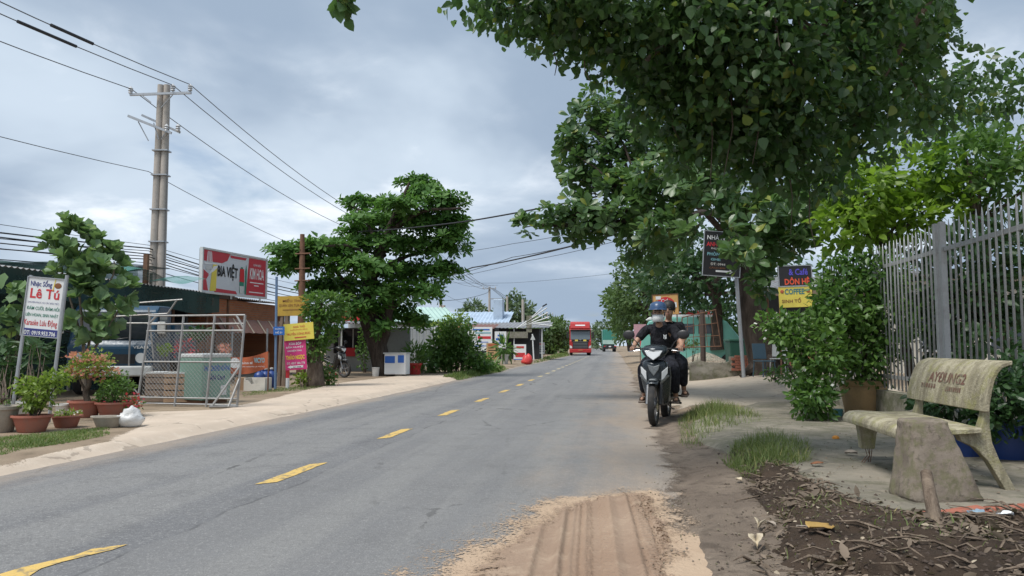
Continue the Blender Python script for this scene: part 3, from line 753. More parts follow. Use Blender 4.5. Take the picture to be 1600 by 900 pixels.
def put_leaves(parent, kind, mat, Pn, D, N, size, single=0, part='foliage', leafname='leaf', bare=()):
    """Hang leaves on a plant: the `single` ones that show largest as objects of their own, the rest as one part."""
    Pn = np.asarray(Pn); D = np.asarray(D); N = np.asarray(N); size = np.asarray(size)
    org = np.array(parent.matrix_basis.translation) if parent else np.zeros(3)
    for (u0, v0, u1, v1) in bare:                  # pruned away where a sign shows through the crown
        rel = Pn - np.array([0, 0, CAM_H]); dep = rel[:, 1] * math.cos(TILT) + rel[:, 2] * math.sin(TILT); upc = rel[:, 2] * math.cos(TILT) - rel[:, 1] * math.sin(TILT)
        u = 800 + F * rel[:, 0] / np.maximum(dep, .01); v = 450 - F * upc / np.maximum(dep, .01); ok = ~((u > u0) & (u < u1) & (v > v0) & (v < v1))
        Pn, D, N, size = Pn[ok], D[ok], N[ok], size[ok]
    if single:
        ct, st = math.cos(TILT), math.sin(TILT)
        rel = Pn - np.array([0, 0, CAM_H]); dep = rel[:, 1] * ct + rel[:, 2] * st; upc = rel[:, 2] * ct - rel[:, 1] * st
        u = 800 + F * rel[:, 0] / np.maximum(dep, 0.01); v = 450 - F * upc / np.maximum(dep, 0.01)
        score = size / np.maximum(dep, 0.1) * ((dep > 0.3) & (u > 5) & (u < 1595) & (v > 5) & (v < 895))
        order = np.argsort(-score)[:single]; order = order[score[order] > 0]
        base = leaf_base(kind).copy(); base.name = 'leaf'; base.materials.clear(); base.materials.append(mat)
        Rm = frames(D[order], N[order])
        for i, r_ in zip(order, Rm):
            o = bpy.data.objects.new(leafname, base); link(o); o.parent = parent
            o.matrix_basis = Matrix.Translation(Vector(Pn[i] - org)) @ Matrix(r_.tolist()).to_4x4() @ Matrix.Scale(float(size[i]), 4)
        keep = np.ones(len(Pn), bool); keep[order] = False
        Pn, D, N, size = Pn[keep], D[keep], N[keep], size[keep]
    if len(Pn) == 0: return None
    me = leaves_mesh(part, kind, Pn - org, D, N, size)
    o = mesh_obj(part, me, mat, parent)
    o['kind'] = 'stuff'
    return o
def ball(n):
    d = unit(rng.normal(size=(n, 3))); return d
def clump_leaves(clumps, size, up=0.5, out=0.9, droop=0.0, jitter=0.6, shell=0.55, flat=0.0):
    """Loose leaves through ellipsoids (cx,cy,cz,rx,ry,rz,n)."""
    Ps, Ds, Ns, Ss = [], [], [], []
    for (a, b, c, rx, ry_, rz, n) in clumps:
        n = int(n)
        if n < 1: continue
        d = ball(n); rad = shell + (1 - shell) * rng.random(n) ** 0.6
        rad *= 1 + 0.22 * np.sin(d[:, 0] * 5 + a * 3) * np.sin(d[:, 1] * 4 + b) + 0.18 * np.sin(d[:, 2] * 7 + c * 2)
        p = np.stack([a + d[:, 0] * rx * rad, b + d[:, 1] * ry_ * rad, c + d[:, 2] * rz * rad], 1)
        D = d * out + rng.normal(size=(n, 3)) * jitter; D[:, 2] -= droop; D[:, 2] *= (1 - flat)
        N = rng.normal(size=(n, 3)) * 0.45 + d * 0.35; N[:, 2] += up
        Ps.append(p); Ds.append(D); Ns.append(N); Ss.append(size * rng.uniform(0.45, 1.3, n))
    return np.concatenate(Ps), np.concatenate(Ds), np.concatenate(Ns), np.concatenate(Ss)
def rosette_leaves(clumps, size, per=7, spread=(0.9, 1.35), shell=0.72, topbias=0.35, tilt=0.35):
    """Whorls of leaves at the twig ends of ellipsoid pads (Terminalia habit)."""
    Ps, Ds, Ns, Ss = [], [], [], []
    for (a, b, c, rx, ry_, rz, n) in clumps:
        n = int(n)
        if n < 1: continue
        d = ball(n); d[:, 2] = np.where(rng.random(n) < topbias, np.abs(d[:, 2]), d[:, 2])
        rad = shell + (1 - shell) * rng.random(n)
        rad *= 1 + 0.25 * np.sin(d[:, 0] * 5 + a * 3) * np.sin(d[:, 1] * 4 + b)
        p = np.stack([a + d[:, 0] * rx * rad, b + d[:, 1] * ry_ * rad, c + d[:, 2] * rz * rad], 1)
        ax = d * 0.8 + rng.normal(size=(n, 3)) * tilt; ax[:, 2] += 0.75; ax = unit(ax)
        t1 = unit(np.cross(ax, rng.normal(size=(n, 3)))); t2 = np.cross(ax, t1)
        sc = size * rng.uniform(0.7, 1.15, n); ph = rng.random(n) * 6.28
        for k in range(per):
            an = ph + 2 * np.pi * k / per + rng.normal(size=n) * 0.18
            th = rng.uniform(spread[0], spread[1], n)
            rd = t1 * np.cos(an)[:, None] + t2 * np.sin(an)[:, None]
            D = rd * np.sin(th)[:, None] + ax * np.cos(th)[:, None]
            N = ax * np.sin(th)[:, None] - rd * np.cos(th)[:, None]
            Ps.append(p + D * 0.02); Ds.append(D); Ns.append(N); Ss.append(sc * rng.uniform(0.75, 1.1, n))
    return np.concatenate(Ps), np.concatenate(Ds), np.concatenate(Ns), np.concatenate(Ss)
def pxclump(u, v, Y, ru, rv, rd, n):               # an ellipsoid given by where it shows and how far off it stands
    p = P(u, v, Y); k = PXM(Y); return (p.x, p.y, p.z, ru * k, rd, rv * k, n)
def limb(parent, pts, r0, r1, mat, name='branch', n=7, wob=0.0):
    pts = [Vector(p) for p in pts]; Q = []
    m = len(pts) - 1
    for i in range(m):                             # Catmull-Rom for bends
        p0, p1, p2, p3 = pts[max(i - 1, 0)], pts[i], pts[i + 1], pts[min(i + 2, m)]
        for t in (0, 0.33, 0.66):
            q = 0.5 * ((2 * p1) + (p2 - p0) * t + (2 * p0 - 5 * p1 + 4 * p2 - p3) * t * t + (3 * p1 - p0 - 3 * p2 + p3) * t ** 3)
            Q.append(q + Vector((rnd(-wob, wob), rnd(-wob, wob), rnd(-wob, wob))))
    Q.append(pts[-1])
    org = parent.location if parent else Vector()
    Q = [p - org for p in Q]
    rr = [r0 + (r1 - r0) * (i / (len(Q) - 1)) ** 0.8 for i in range(len(Q))]
    return MB().tube(Q, rr, n).build(name, mat, parent, smooth=True)
def twigs_to(parent, root, clumps, mat, r=0.03, k=3, name='branch'):
    mb = MB(); org = parent.location; root = Vector(root)
    for c in clumps:
        for _ in range(k):
            e = Vector((c[0] + rnd(-.6, .6) * c[3], c[1] + rnd(-.6, .6) * c[4], c[2] + rnd(-.5, .5) * c[5]))
            m = root.lerp(e, 0.5) + Vector((rnd(-.1, .1), rnd(-.1, .1), rnd(-.05, .15))) * (e - root).length
            mb.tube([root - org, m - org, e - org], [r, r * 0.65, r * 0.2], 5)
    return mb.build(name, mat, parent, smooth=True)
def grass(name, label, poly, n, h, mat, lean=0.35, w=0.006, zf=None, dens=None, seg=3):
    xs = [p[0] for p in poly]; ys = [p[1] for p in poly]
    X = rng.uniform(min(xs), max(xs), n * 3); Y = rng.uniform(min(ys), max(ys), n * 3)
    sd = sdist(poly, X, Y); ok = sd > 0
    ok &= rng.random(len(X)) < np.clip(0.25 + 2.4 * (fbm(X * 2.2, Y * 2.2, 91) + 0.18) + (sd > 0.3) * 0.2, 0.03, 1)
    X, Y, sd = X[ok][:n], Y[ok][:n], sd[ok][:n]; n = len(X)
    Z = hgt(X, Y) if zf is None else zf(X, Y)
    an = rng.uniform(0, 2 * np.pi, n); L = h * rng.uniform(0.35, 1.15, n) * np.clip(0.55 + sd * 1.2, 0.5, 1.0); ln = lean * rng.uniform(0.3, 1.8, n)
    dx, dy = np.cos(an), np.sin(an); V = []
    rows = []
    for k in range(seg + 1):
        t = k / seg; hw = w * (1 - t) ** 0.7 * rng.uniform(0.7, 1.2, n)
        px_, py2 = X + dx * L * ln * t * t, Y + dy * L * ln * t * t; pz = Z - 0.01 + L * (t - 0.28 * ln * t * t)
        if k < seg:
            rows.append((np.stack([px_ - dy * hw, py2 + dx * hw, pz], 1), np.stack([px_ + dy * hw, py2 - dx * hw, pz], 1)))
        else: tip = np.stack([px_, py2, pz], 1)
    per = 2 * seg + 1
    A = np.empty((n, per, 3))
    for k, (l, r_) in enumerate(rows): A[:, 2 * k] = l; A[:, 2 * k + 1] = r_
    A[:, -1] = tip
    fs = [(2 * k, 2 * k + 1, 2 * k + 3, 2 * k + 2) for k in range(seg - 1)] + [(2 * seg - 2, 2 * seg - 1, 2 * seg)]
    base = np.concatenate([np.array(f) for f in fs]); fn = np.tile(np.array([len(f) for f in fs]), n)
    idx = (base[None, :] + (np.arange(n) * per)[:, None]).ravel()
    o = mesh_obj(name, np_mesh(name, A.reshape(-1, 3), fn, idx), mat)
    return tag(o, label, 'grass', kind='stuff')
# ================================================================ right side of the road
# ---------------------------------------------------------------- tree that hangs over the camera (trunk outside the frame on the right)
t0 = Vector((7.3, 4.6, 0.1))
over = thing('overhanging_tree', 'large dark leafy tree overhanging the top right of the view', 'tree', t0)
MB().tube([(0, 0, -0.1), (-0.05, 0.02, 0.5), (-0.15, 0.1, 2.5), (-0.4, 0.3, 5.0), (-0.8, 0.5, 7.4)], [0.42, 0.32, 0.27, 0.23, 0.2], 14).build('trunk', M['bark'], over, smooth=True)
fork = t0 + Vector((-0.8, 0.5, 7.4))
for tgt, r in (((1010, 95, 6.3), 0.06), ((880, 0, 6.2), 0.05), ((1250, -30, 6.4), 0.08), ((1180, 190, 7.0), 0.05), ((1400, 10, 7.4), 0.06), ((1310, 230, 7.2), 0.045)):
    e = P(*tgt); mid = fork.lerp(e, 0.5) + Vector((0, 0, 0.55))
    limb(over, [fork, fork.lerp(mid, 0.5) + Vector((0, 0, .2)), mid, mid.lerp(e, 0.6) + Vector((0, 0, .1)), e], r * 1.9, r * 0.35, M['bark'], wob=0.03)
oc = []
for (u, v, Y, ru, rv, n) in ((735, -10, 6.3, 45, 22, 50), (790, 5, 6.4, 55, 34, 120), (845, 20, 6.4, 60, 50, 190), (900, 40, 6.5, 62, 52, 230), (960, 55, 6.5, 66, 58, 260), (930, -20, 6.0, 90, 50, 250),
      (1010, 85, 6.8, 62, 70, 300), (1015, 150, 7.0, 42, 50, 150), (1080, 40, 6.2, 95, 75, 430), (1075, 140, 6.9, 70, 75, 380), (1100, 205, 7.2, 60, 56, 250), (1065, 235, 7.3, 30, 34, 70),
      (1160, 75, 6.3, 95, 95, 540), (1165, 190, 6.9, 75, 75, 420), (1240, 130, 6.6, 90, 105, 560), (1225, 240, 7.0, 66, 56, 250), (1175, 270, 7.4, 40, 30, 70), (1280, 285, 7.1, 36, 44, 90),
      (1320, 70, 6.9, 95, 95, 560), (1330, 190, 7.2, 75, 75, 380), (1400, 40, 7.3, 75, 60, 330), (1395, 130, 7.6, 75, 70, 340), (1210, -10, 6.2, 110, 50, 380), (1350, -10, 6.6, 90, 40, 300), (1060, -15, 6.2, 90, 40, 300),
      (1450, 170, 8.4, 52, 42, 200), (1500, 130, 9.0, 45, 36, 130), (1440, 90, 8.0, 50, 40, 130), (1545, 165, 9.4, 40, 28, 80), (1590, 140, 9.0, 30, 50, 60), (1570, 110, 10.0, 26, 22, 40), (1445, 20, 7.6, 36, 40, 130), (1430, 60, 7.7, 30, 30, 80)):
    oc.append(pxclump(u, v, Y, ru, rv, 0.8, n * 2.7))
Lp = clump_leaves(oc, 0.090, up=0.35, out=0.4, droop=0.5, jitter=0.75, shell=0.1)
h_ = rng.random(len(Lp[0])) < .62
put_leaves(over, 'heart', M['leaf_over'], *[a[h_] for a in Lp], single=190, bare=[(1078, 334, 1140, 446)])
put_leaves(over, 'curled', M['leaf_over'], *[a[~h_] for a in Lp], single=110, bare=[(1078, 334, 1140, 446)], part='curled_foliage')
twigs_to(over, P(1180, -40, 6.2), oc[10:25], M['bark'], 0.02, 2, 'twig')
twigs_to(over, P(930, -40, 6.2), oc[:7], M['bark'], 0.014, 2, 'twig')
mb = MB()                                            # hanging vine stems
for (u, v, Y, ln) in ((865, 80, 6.5, .22), (913, 95, 6.5, .2), (1055, 160, 7.0, .45), (1110, 150, 6.6, .8), (1180, 150, 6.4, .6), (1230, 250, 6.9, .7), (1265, 300, 7.1, .55), (1040, 60, 6.6, .5), (1140, 120, 6.5, .9)):
    a = P(u, v, Y) - t0
    mb.tube([a, a + Vector((rnd(-.04, .04), 0, -ln * .5)), a + Vector((rnd(-.08, .08), 0, -ln))], [.006, .005, .003], 4)
mb.build('vine', M['bark'], over)
# the sprig that dips into the top of the picture
sp0 = P(535, -60, 6.0)
sprig = thing('hanging_sprig', 'small dark sprig of leaves dipping in from the top edge', 'sprig', sp0)
limb(sprig, [P(800, -90, 6.3), P(690, -130, 6.2), P(590, -100, 6.1), sp0 + Vector((.02, 0, .05)), P(528, 2, 6.0), P(540, 14, 6.0)], 0.012, 0.004, M['bark'])
Lp = clump_leaves([pxclump(536, 8, 6.0, 16, 16, 0.1, 30), pxclump(530, -30, 6.0, 26, 20, 0.15, 50)], 0.11, 0.3, 0.4, 0.8, 0.5, 0.1)
put_leaves(sprig, 'heart', M['leaf_over'], *Lp, single=80)

# ---------------------------------------------------------------- yard tree with whorled leaves and a leaning trunk
b0 = G(1201, 584); yt = thing('yard_tree', 'broad tree with large whorled leaves and leaning dark trunk beside the steel sign pole', 'tree', b0)
def tp(u, v, Y): return P(u, v, Y) - b0
TY = b0.y
mb = MB(); mb.tube([tp(1202, 592, TY), tp(1193, 565, TY), tp(1181, 535, TY), tp(1175, 500, TY), tp(1170, 450, TY), tp(1163, 400, TY), tp(1150, 350, TY), tp(1130, 290, TY)], [0.60, 0.42, 0.31, 0.29, 0.28, 0.26, 0.2, 0.13], 16)
for a in (0.4, 1.9, 3.3, 4.6, 5.6):
    d = Vector((math.cos(a), math.sin(a), 0)); mb.tube([d * 0.25 + Vector((0, 0, .45)), d * 0.5 + Vector((0, 0, .14)), d * 0.85 + Vector((0, 0, -.06))], [.2, .15, .05], 7)
mb.build('trunk', M['bark_dark'], yt, smooth=True)
for pts, r in (([(1163, 400, TY), (1120, 335, TY - 1), (1040, 345, 16.5), (940, 350, 15.8), (840, 352, 15.5)], .12), ([(1160, 400, TY), (1100, 330, TY - 1), (1000, 260, 16.5), (920, 200, 16.5)], .12),
               ([(1160, 390, TY), (1165, 345, 16), (1160, 325, 13)], .08), ([(1160, 400, TY), (1220, 360, 16), (1240, 330, 13.5)], .09), ([(1150, 350, TY), (1120, 250, 18), (1050, 180, 17)], .09)):
    limb(yt, [P(*p) for p in pts], r, r * 0.25, M['bark_dark'], wob=0.03)
yc = []
for (u, v, Y, ru, rv, rd, n) in ((825, 353, 15.5, 26, 12, .5, 12), (862, 346, 15.6, 36, 22, .7, 30), (912, 342, 15.6, 46, 32, .8, 55), (965, 350, 15.3, 46, 36, .9, 62), (918, 372, 15.9, 40, 16, .6, 22),
      (895, 232, 16.6, 30, 52, .8, 62), (935, 178, 16.8, 42, 40, .8, 62), (972, 228, 16.4, 50, 62, .9, 95), (905, 288, 16.4, 26, 24, .5, 24), (930, 260, 16.5, 40, 40, .8, 52), (975, 290, 15.6, 42, 34, .7, 50),
      (1030, 300, 14.5, 62, 52, 1., 100), (1035, 230, 15.5, 60, 60, 1., 90), (1100, 300, 13.5, 66, 52, 1., 100), (1040, 362, 14.2, 52, 36, .9, 66), (1105, 372, 12.6, 46, 34, .8, 58), (1142, 402, 12.0, 42, 30, .7, 40),
      (1180, 340, 13.0, 60, 50, 1., 80), (1215, 395, 13.0, 45, 40, .8, 55), (1150, 440, 12.6, 30, 22, .5, 18), (1192, 440, 13.2, 34, 24, .6, 26), (1250, 350, 13.5, 50, 55, 1., 70), (1085, 250, 15.0, 60, 70, 1.2, 90), (1020, 392, 16.5, 42, 26, .8, 40),
      (1130, 200, 16, 90, 80, 1.4, 110), (1240, 240, 16, 90, 90, 1.6, 120)):
    yc.append(pxclump(u, v, Y, ru, rv, rd, n))
Lp = rosette_leaves(yc, 0.235, 7, (0.75, 1.45), 0.45, 0.3, 0.55)
put_leaves(yt, 'obovate', M['leaf_almond2'], *Lp, single=300, bare=[(1078, 334, 1138, 446), (1105, 425, 1172, 480), (1204, 405, 1290, 485)])
twigs_to(yt, P(1010, 330, 15.4), [c for c in yc if c[1] > 14 and c[0] < 3.4][:14], M['bark_dark'], 0.03, 3, 'twig')
twigs_to(yt, P(1160, 318, 14.2), [c for i, c in enumerate(yc) if i in (11, 12, 13, 17, 21, 22)], M['bark_dark'], 0.03, 3, 'twig')

# shaded trees behind the cafe and along the right verge
def bushy(name, label, base, clumps, leaf, mat, size, trunk_r=0.15, bark='bark_dark', up=0.5, single=0, cat='tree', group=None, top=None, shell=0.45, droop=0.1):
    t = thing(name, label, cat, base, group=group)
    c0 = clumps[0]; topv = Vector(top) if top else Vector((c0[0], c0[1], c0[2]))
    limb(t, [Vector(base) - Vector((0, 0, .05)), Vector(base).lerp(topv, .35) + Vector((rnd(-.1, .1), 0, 0)), Vector(base).lerp(topv, .7), topv], trunk_r, trunk_r * .45, M[bark], 'trunk', 9, 0.02)
    twigs_to(t, Vector(base).lerp(topv, .75), clumps, M[bark], trunk_r * .35, 2)
    Lp = clump_leaves(clumps, size, up, 0.8, droop, 0.65, shell)
    put_leaves(t, leaf, M[mat], *Lp, single=single, part='crown')
    return t
# a tree between the yard tree and the road bend, dark
bushy('shade_tree', 'dark dense tree behind the tilted yard gate', P(1120, 545, 30), [pxclump(1120, 430, 30, 80, 55, 2.2, 1500), pxclump(1050, 440, 32, 60, 45, 2, 1100), pxclump(1190, 430, 28, 60, 60, 2, 900), pxclump(1080, 390, 31, 80, 50, 2, 900)], 'rhomb', 'leaf_dark', 0.30, 0.28)
bushy('verge_tree', 'bushy green tree overhanging the far right verge behind the rider', P(1010, 548, 46), [pxclump(1010, 455, 46, 52, 50, 3, 1500), pxclump(975, 470, 47, 28, 30, 2, 600), pxclump(1040, 430, 46, 50, 40, 3, 900), pxclump(990, 500, 48, 36, 28, 2, 600), pxclump(985, 420, 46, 22, 30, 2, 400)], 'obrhomb', 'leaf_far', 0.36, 0.3)
bushy('verge_tree', 'farther leafy tree leaning towards the green lorry from the right verge', P(985, 547, 75), [pxclump(972, 478, 75, 28, 30, 4, 900), pxclump(985, 510, 75, 26, 28, 4, 700), pxclump(958, 462, 74, 14, 14, 2, 200)], 'obrhomb', 'leaf_far', 0.45, 0.3)
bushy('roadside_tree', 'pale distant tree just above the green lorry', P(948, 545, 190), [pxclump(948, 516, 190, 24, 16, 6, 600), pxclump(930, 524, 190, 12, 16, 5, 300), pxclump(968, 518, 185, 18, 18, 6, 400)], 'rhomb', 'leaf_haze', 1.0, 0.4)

bushy('back_hedge', 'dark hedge closing the yard behind the stall and the van', P(1160, 545, 37), [pxclump(1160, 505, 37, 60, 34, 1.5, 1500), pxclump(1230, 500, 36, 50, 40, 1.5, 1200), pxclump(1100, 490, 38, 40, 26, 1.5, 700), pxclump(1140, 530, 35, 50, 16, 1.2, 600)], 'rhomb', 'leaf_dark', 0.30, 0.12, cat='hedge')
# ---------------------------------------------------------------- lime-green tree and shrubs behind the fence
bushy('lime_tree', 'yellow-green leafy tree leaning over the grey picket fence', (6.3, 11.8, .2), [pxclump(1355, 300, 11.6, 62, 50, .8, 800), pxclump(1420, 275, 11.8, 62, 48, .8, 700), pxclump(1325, 350, 11.4, 46, 42, .6, 460), pxclump(1395, 345, 11.6, 60, 42, .7, 600), pxclump(1320, 275, 11.6, 34, 34, .5, 200), pxclump(1460, 325, 11.6, 44, 40, .7, 360)], 'oval', 'leaf_lime', 0.17, 0.09, 'bark', single=150)
bushy('fence_tree', 'mid green tree standing behind the near end of the picket fence', (7.6, 11.5, .2), [pxclump(1510, 260, 11.4, 66, 50, .9, 800), pxclump(1570, 290, 11.4, 60, 56, .9, 700), pxclump(1500, 210, 12, 60, 34, .9, 380), pxclump(1590, 230, 11.5, 40, 40, .8, 280)], 'oval', 'leaf_mid', 0.16, 0.09, 'bark', single=120)
bushy('garden_shrub', 'dark shrub filling the garden behind the picket fence', (6.9, 9.8, .1), [pxclump(1520, 440, 10.8, 64, 90, .6, 950), pxclump(1590, 430, 10.6, 60, 110, .6, 950), pxclump(1475, 500, 11.4, 50, 70, .5, 700), pxclump(1560, 560, 9.8, 70, 50, .5, 500), pxclump(1440, 440, 12.4, 40, 60, .5, 420)], 'oval', 'leaf_dark', 0.17, 0.05, 'bark', cat='shrub')
# white bungalow glimpsed between the pickets
hw = thing('garden_house', 'white walled house glimpsed through the grey picket fence', 'house', (13.4, 19.5, 0.1), R(-6))
MB().box((0, 2.5, 1.5), (6.5, 4.6, 3.0)).build('wall', M['creamwall'], hw)
for xx in (-2.2, -0.5, 1.6):
    w_ = MB().box((xx, .18, 1.55), (1.0, 0.06, 1.3)).build('window', M['white'], hw); MB().box((xx, .14, 1.55), (.86, 0.03, 1.16)).build('pane', M['glass'], w_)
mb = MB()
for k in range(24): mb.box((-3.4 + k * 0.296, 2.4, 3.2), (0.15, 5.4, 0.05), (R(6), 0, 0))
mb.box((0, 2.4, 3.17), (7.0, 5.4, 0.03), (R(6), 0, 0)); mb.build('roof', M['tin'], hw)

# ---------------------------------------------------------------- grey picket fence
def fx(y): return 4.83 + 0.128 * (y - 7.1)
fc = thing('picket_fence', 'tall grey steel picket fence behind the bench', 'fence', (fx(5.2), 5.2, 0.0))
fo = fc.location
fdir = Vector((0.128, 1, 0)).normalized(); fang = -math.atan(0.128)
mb = MB(); L_ = 8.6
mb.box((fdir.x * L_ / 2, fdir.y * L_ / 2, 0.22), (0.16, L_, 0.60), (0, 0, fang)); mb.build('base_wall', M['oldwall'], fc)
for z in (0.72, 2.28):
    MB().box((fdir.x * L_ / 2 + .012, fdir.y * L_ / 2, z), (0.028, L_, 0.05), (0, 0, fang)).build('rail', M['fence'], fc)
pk = MB(); pk.tube([(0, 0, 0.55), (0, 0, 2.50), (0, 0, 2.60)], [0.012, 0.012, 0.003], 6); pkm = pk.mesh('picket'); pkm.materials.append(M['fence'])
pkm.polygons.foreach_set('use_smooth', [True] * len(pkm.polygons))
d = 0.0; posts = (3.62, 3.78)
while d < L_:
    if not any(abs(d - p) < 0.07 for p in posts):
        o = mesh_obj('picket', pkm, None, fc, (fdir.x * d, fdir.y * d, rnd(-.008, .008)), (rnd(-.003, .003), rnd(-.003, .003), 0))
    d += 0.132
for p in posts:
    MB().box((fdir.x * p, fdir.y * p, 1.33), (0.065, 0.065, 2.55), (0, 0, fang)).build('post', M['fence'], fc, bevel=0.004)

# ---------------------------------------------------------------- pot and tangled shrubs in front of the fence
pp = G(1350, 652)
pot = thing('clay_planter', 'large tan clay planter among the shrubs behind the bench', 'planter', pp)
MB().lathe([(0.23, 0), (0.25, .03), (0.325, .46), (0.345, .475), (0.355, .54), (0.33, .55), (0.30, .50), (0.02, .47)], 28).build('pot', M['tan_pot'], pot, smooth=True)
MB().lathe([(0.30, .485), (0.2, .51), (0.02, .52)], 16).build('soil', M['soil'], pot, smooth=True)
def shrub(name, label, base, clumps, leaf, mat, size, n_stem=9, single=0, flowers=None, cat='shrub', up=.45, droop=.15):
    t = thing(name, label, cat, base); mb = MB()
    for c in clumps:
        for _ in range(max(2, n_stem // len(clumps) + 1)):
            e = Vector((c[0] + rnd(-.7, .7) * c[3], c[1] + rnd(-.7, .7) * c[4], c[2] + rnd(-.5, .8) * c[5])) - Vector(base)
            s0 = Vector((rnd(-.06, .06), rnd(-.06, .06), 0)); m = s0.lerp(e, .5) + Vector((rnd(-.06, .06), rnd(-.06, .06), .08)); mb.tube([s0, m, e], [.013, .009, .003], 5)
    mb.build('stem', M['bark'], t, smooth=True)
    Lp = clump_leaves(clumps, size, up, .7, droop, .7, .25); put_leaves(t, leaf, M[mat], *Lp, single=single)
    if flowers:
        n, s_, m_ = flowers
        Lp = clump_leaves([(*c[:6], max(1, int(n / len(clumps)))) for c in clumps], s_, .6, .9, 0, .4, .85); put_leaves(t, 'petal', M[m_], *Lp, part='blossom')
    return t
shrub('climbing_shrub', 'tall leafy shrub growing up from the tan clay planter', pp + Vector((0, 0, .5)), [pxclump(1345, 550, 11.0, 58, 50, .5, 1500), pxclump(1330, 480, 11.0, 58, 52, .5, 1400), pxclump(1375, 430, 11.0, 48, 46, .4, 900), pxclump(1312, 425, 11.2, 40, 36, .4, 520), pxclump(1398, 505, 10.8, 36, 55, .3, 700)], 'oval', 'leaf_mid', 0.105, 16, 150)
wf = G(1275, 650)
shrub('flowering_shrub', 'spreading green shrub dotted with white flowers left of the clay planter', wf, [pxclump(1278, 555, 10.6, 48, 52, .45, 1200), pxclump(1238, 520, 10.8, 42, 34, .4, 650), pxclump(1270, 620, 10.4, 36, 32, .35, 700), pxclump(1205, 505, 11.0, 26, 18, .3, 160), pxclump(1298, 480, 10.8, 36, 40, .4, 560)], 'oval', 'leaf_mid', 0.11, 14, 150, (90, 0.055, 'petal_white'))
shrub('ground_creeper', 'low trailing creeper on the paving beside the clay planter', G(1210, 592), [pxclump(1215, 583, 14.6, 24, 10, .4, 160), pxclump(1245, 596, 13.4, 24, 12, .4, 160)], 'oval', 'leaf_mid', 0.09, 6)
tb = thing('turquoise_pot', 'small turquoise pot at the foot of the white flowered shrub', 'pot', G(1308, 655))
MB().lathe([(0.06, 0), (0.085, .13), (0.092, .14), (0.08, .145), (0.07, .10)], 18).build('body', paint('turquoise_glaze', (0.12, .34, .38), .35, dirt=.3), tb, smooth=True)
MB().lathe([(0.075, .115), (0.02, .125)], 14).build('soil', M['soil'], tb)
for (u, v, w, lab, cl, nn) in ((1572, 722, .27, 'big blue plastic pot with a dark bush at the right edge', [pxclump(1575, 620, 6.75, 44, 56, .3, 700), pxclump(1540, 650, 6.7, 26, 30, .2, 160), pxclump(1600, 590, 6.8, 40, 40, .25, 220)], 120),
                               (1503, 718, .21, 'blue plastic pot with leafy plant directly behind the bench legs', [pxclump(1475, 632, 7.05, 42, 20, .22, 230), pxclump(1445, 625, 7.3, 26, 18, .2, 110), pxclump(1525, 660, 6.95, 20, 22, .15, 60)], 90)):
    g = G(u, v); t = thing('plastic_pot', lab, 'pot', g)
    MB().lathe([(w * .72, 0), (w * .95, w * 1.25), (w * 1.05, w * 1.27), (w * 1.05, w * 1.36), (w * .97, w * 1.36), (w * .9, w * 1.2)], 26).build('body', M['blue_plastic'], t, smooth=True)
    MB().lathe([(w * .93, w * 1.22), (w * .02, w * 1.26)], 18).build('soil', M['soil'], t)
    mb = MB()
    for c in cl:
        for _ in range(4): mb.tube([(rnd(-.05, .05), rnd(-.05, .05), w * 1.2), Vector((c[0] + rnd(-.5, .5) * c[3], c[1], c[2])) - g], [.01, .003], 5)
    mb.build('stem', M['bark'], t)
    put_leaves(t, 'oval', M['leaf_dark'], *clump_leaves(cl, 0.095, .5, .6, .1, .6, .3), single=nn)

# ---------------------------------------------------------------- broken terrazzo bench, seen from its end
bh = float(cx(6.1)); bx0, by0 = 2.80, 5.42
bench = thing('park_bench', 'old mossy concrete bench with a broken front leg', 'bench', (bx0, by0, gz(bx0, by0) + .045), -math.atan(.136))
BL = 1.42                                            # local: x towards the backrest, y along the bench away from the camera
seat_prof = [(-.03, .335), (-.035, .37), (-.02, .405), (.02, .43), (.10, .437), (.30, .425), (.47, .43), (.50, .436), (.50, .40), (.30, .385), (.12, .395), (.05, .388), (.015, .365), (.0, .335)]
mb = MB(); mb.loft([[(x, y, z + dz) for x, z in seat_prof] for y, dz in ((0, -.004), (.015, 0), (BL * .5, .004), (BL - .015, 0), (BL, -.004))]); mb.build('seat', M['bench'], bench, smooth=True, bevel=0.006)
back_prof = [(.515, .545), (.525, .62), (.545, .70), (.572, .78), (.605, .845), (.65, .885), (.70, .90), (.72, .905), (.72, .875), (.695, .868), (.655, .852), (.628, .82), (.60, .765), (.58, .69), (.565, .62), (.555, .545)]
mb = MB(); mb.loft([[(x, y, z) for x, z in back_prof] for y in (0, .02, BL * .5, BL - .02, BL)]); bk = mb.build('backrest', M['bench'], bench, smooth=True, bevel=0.006)
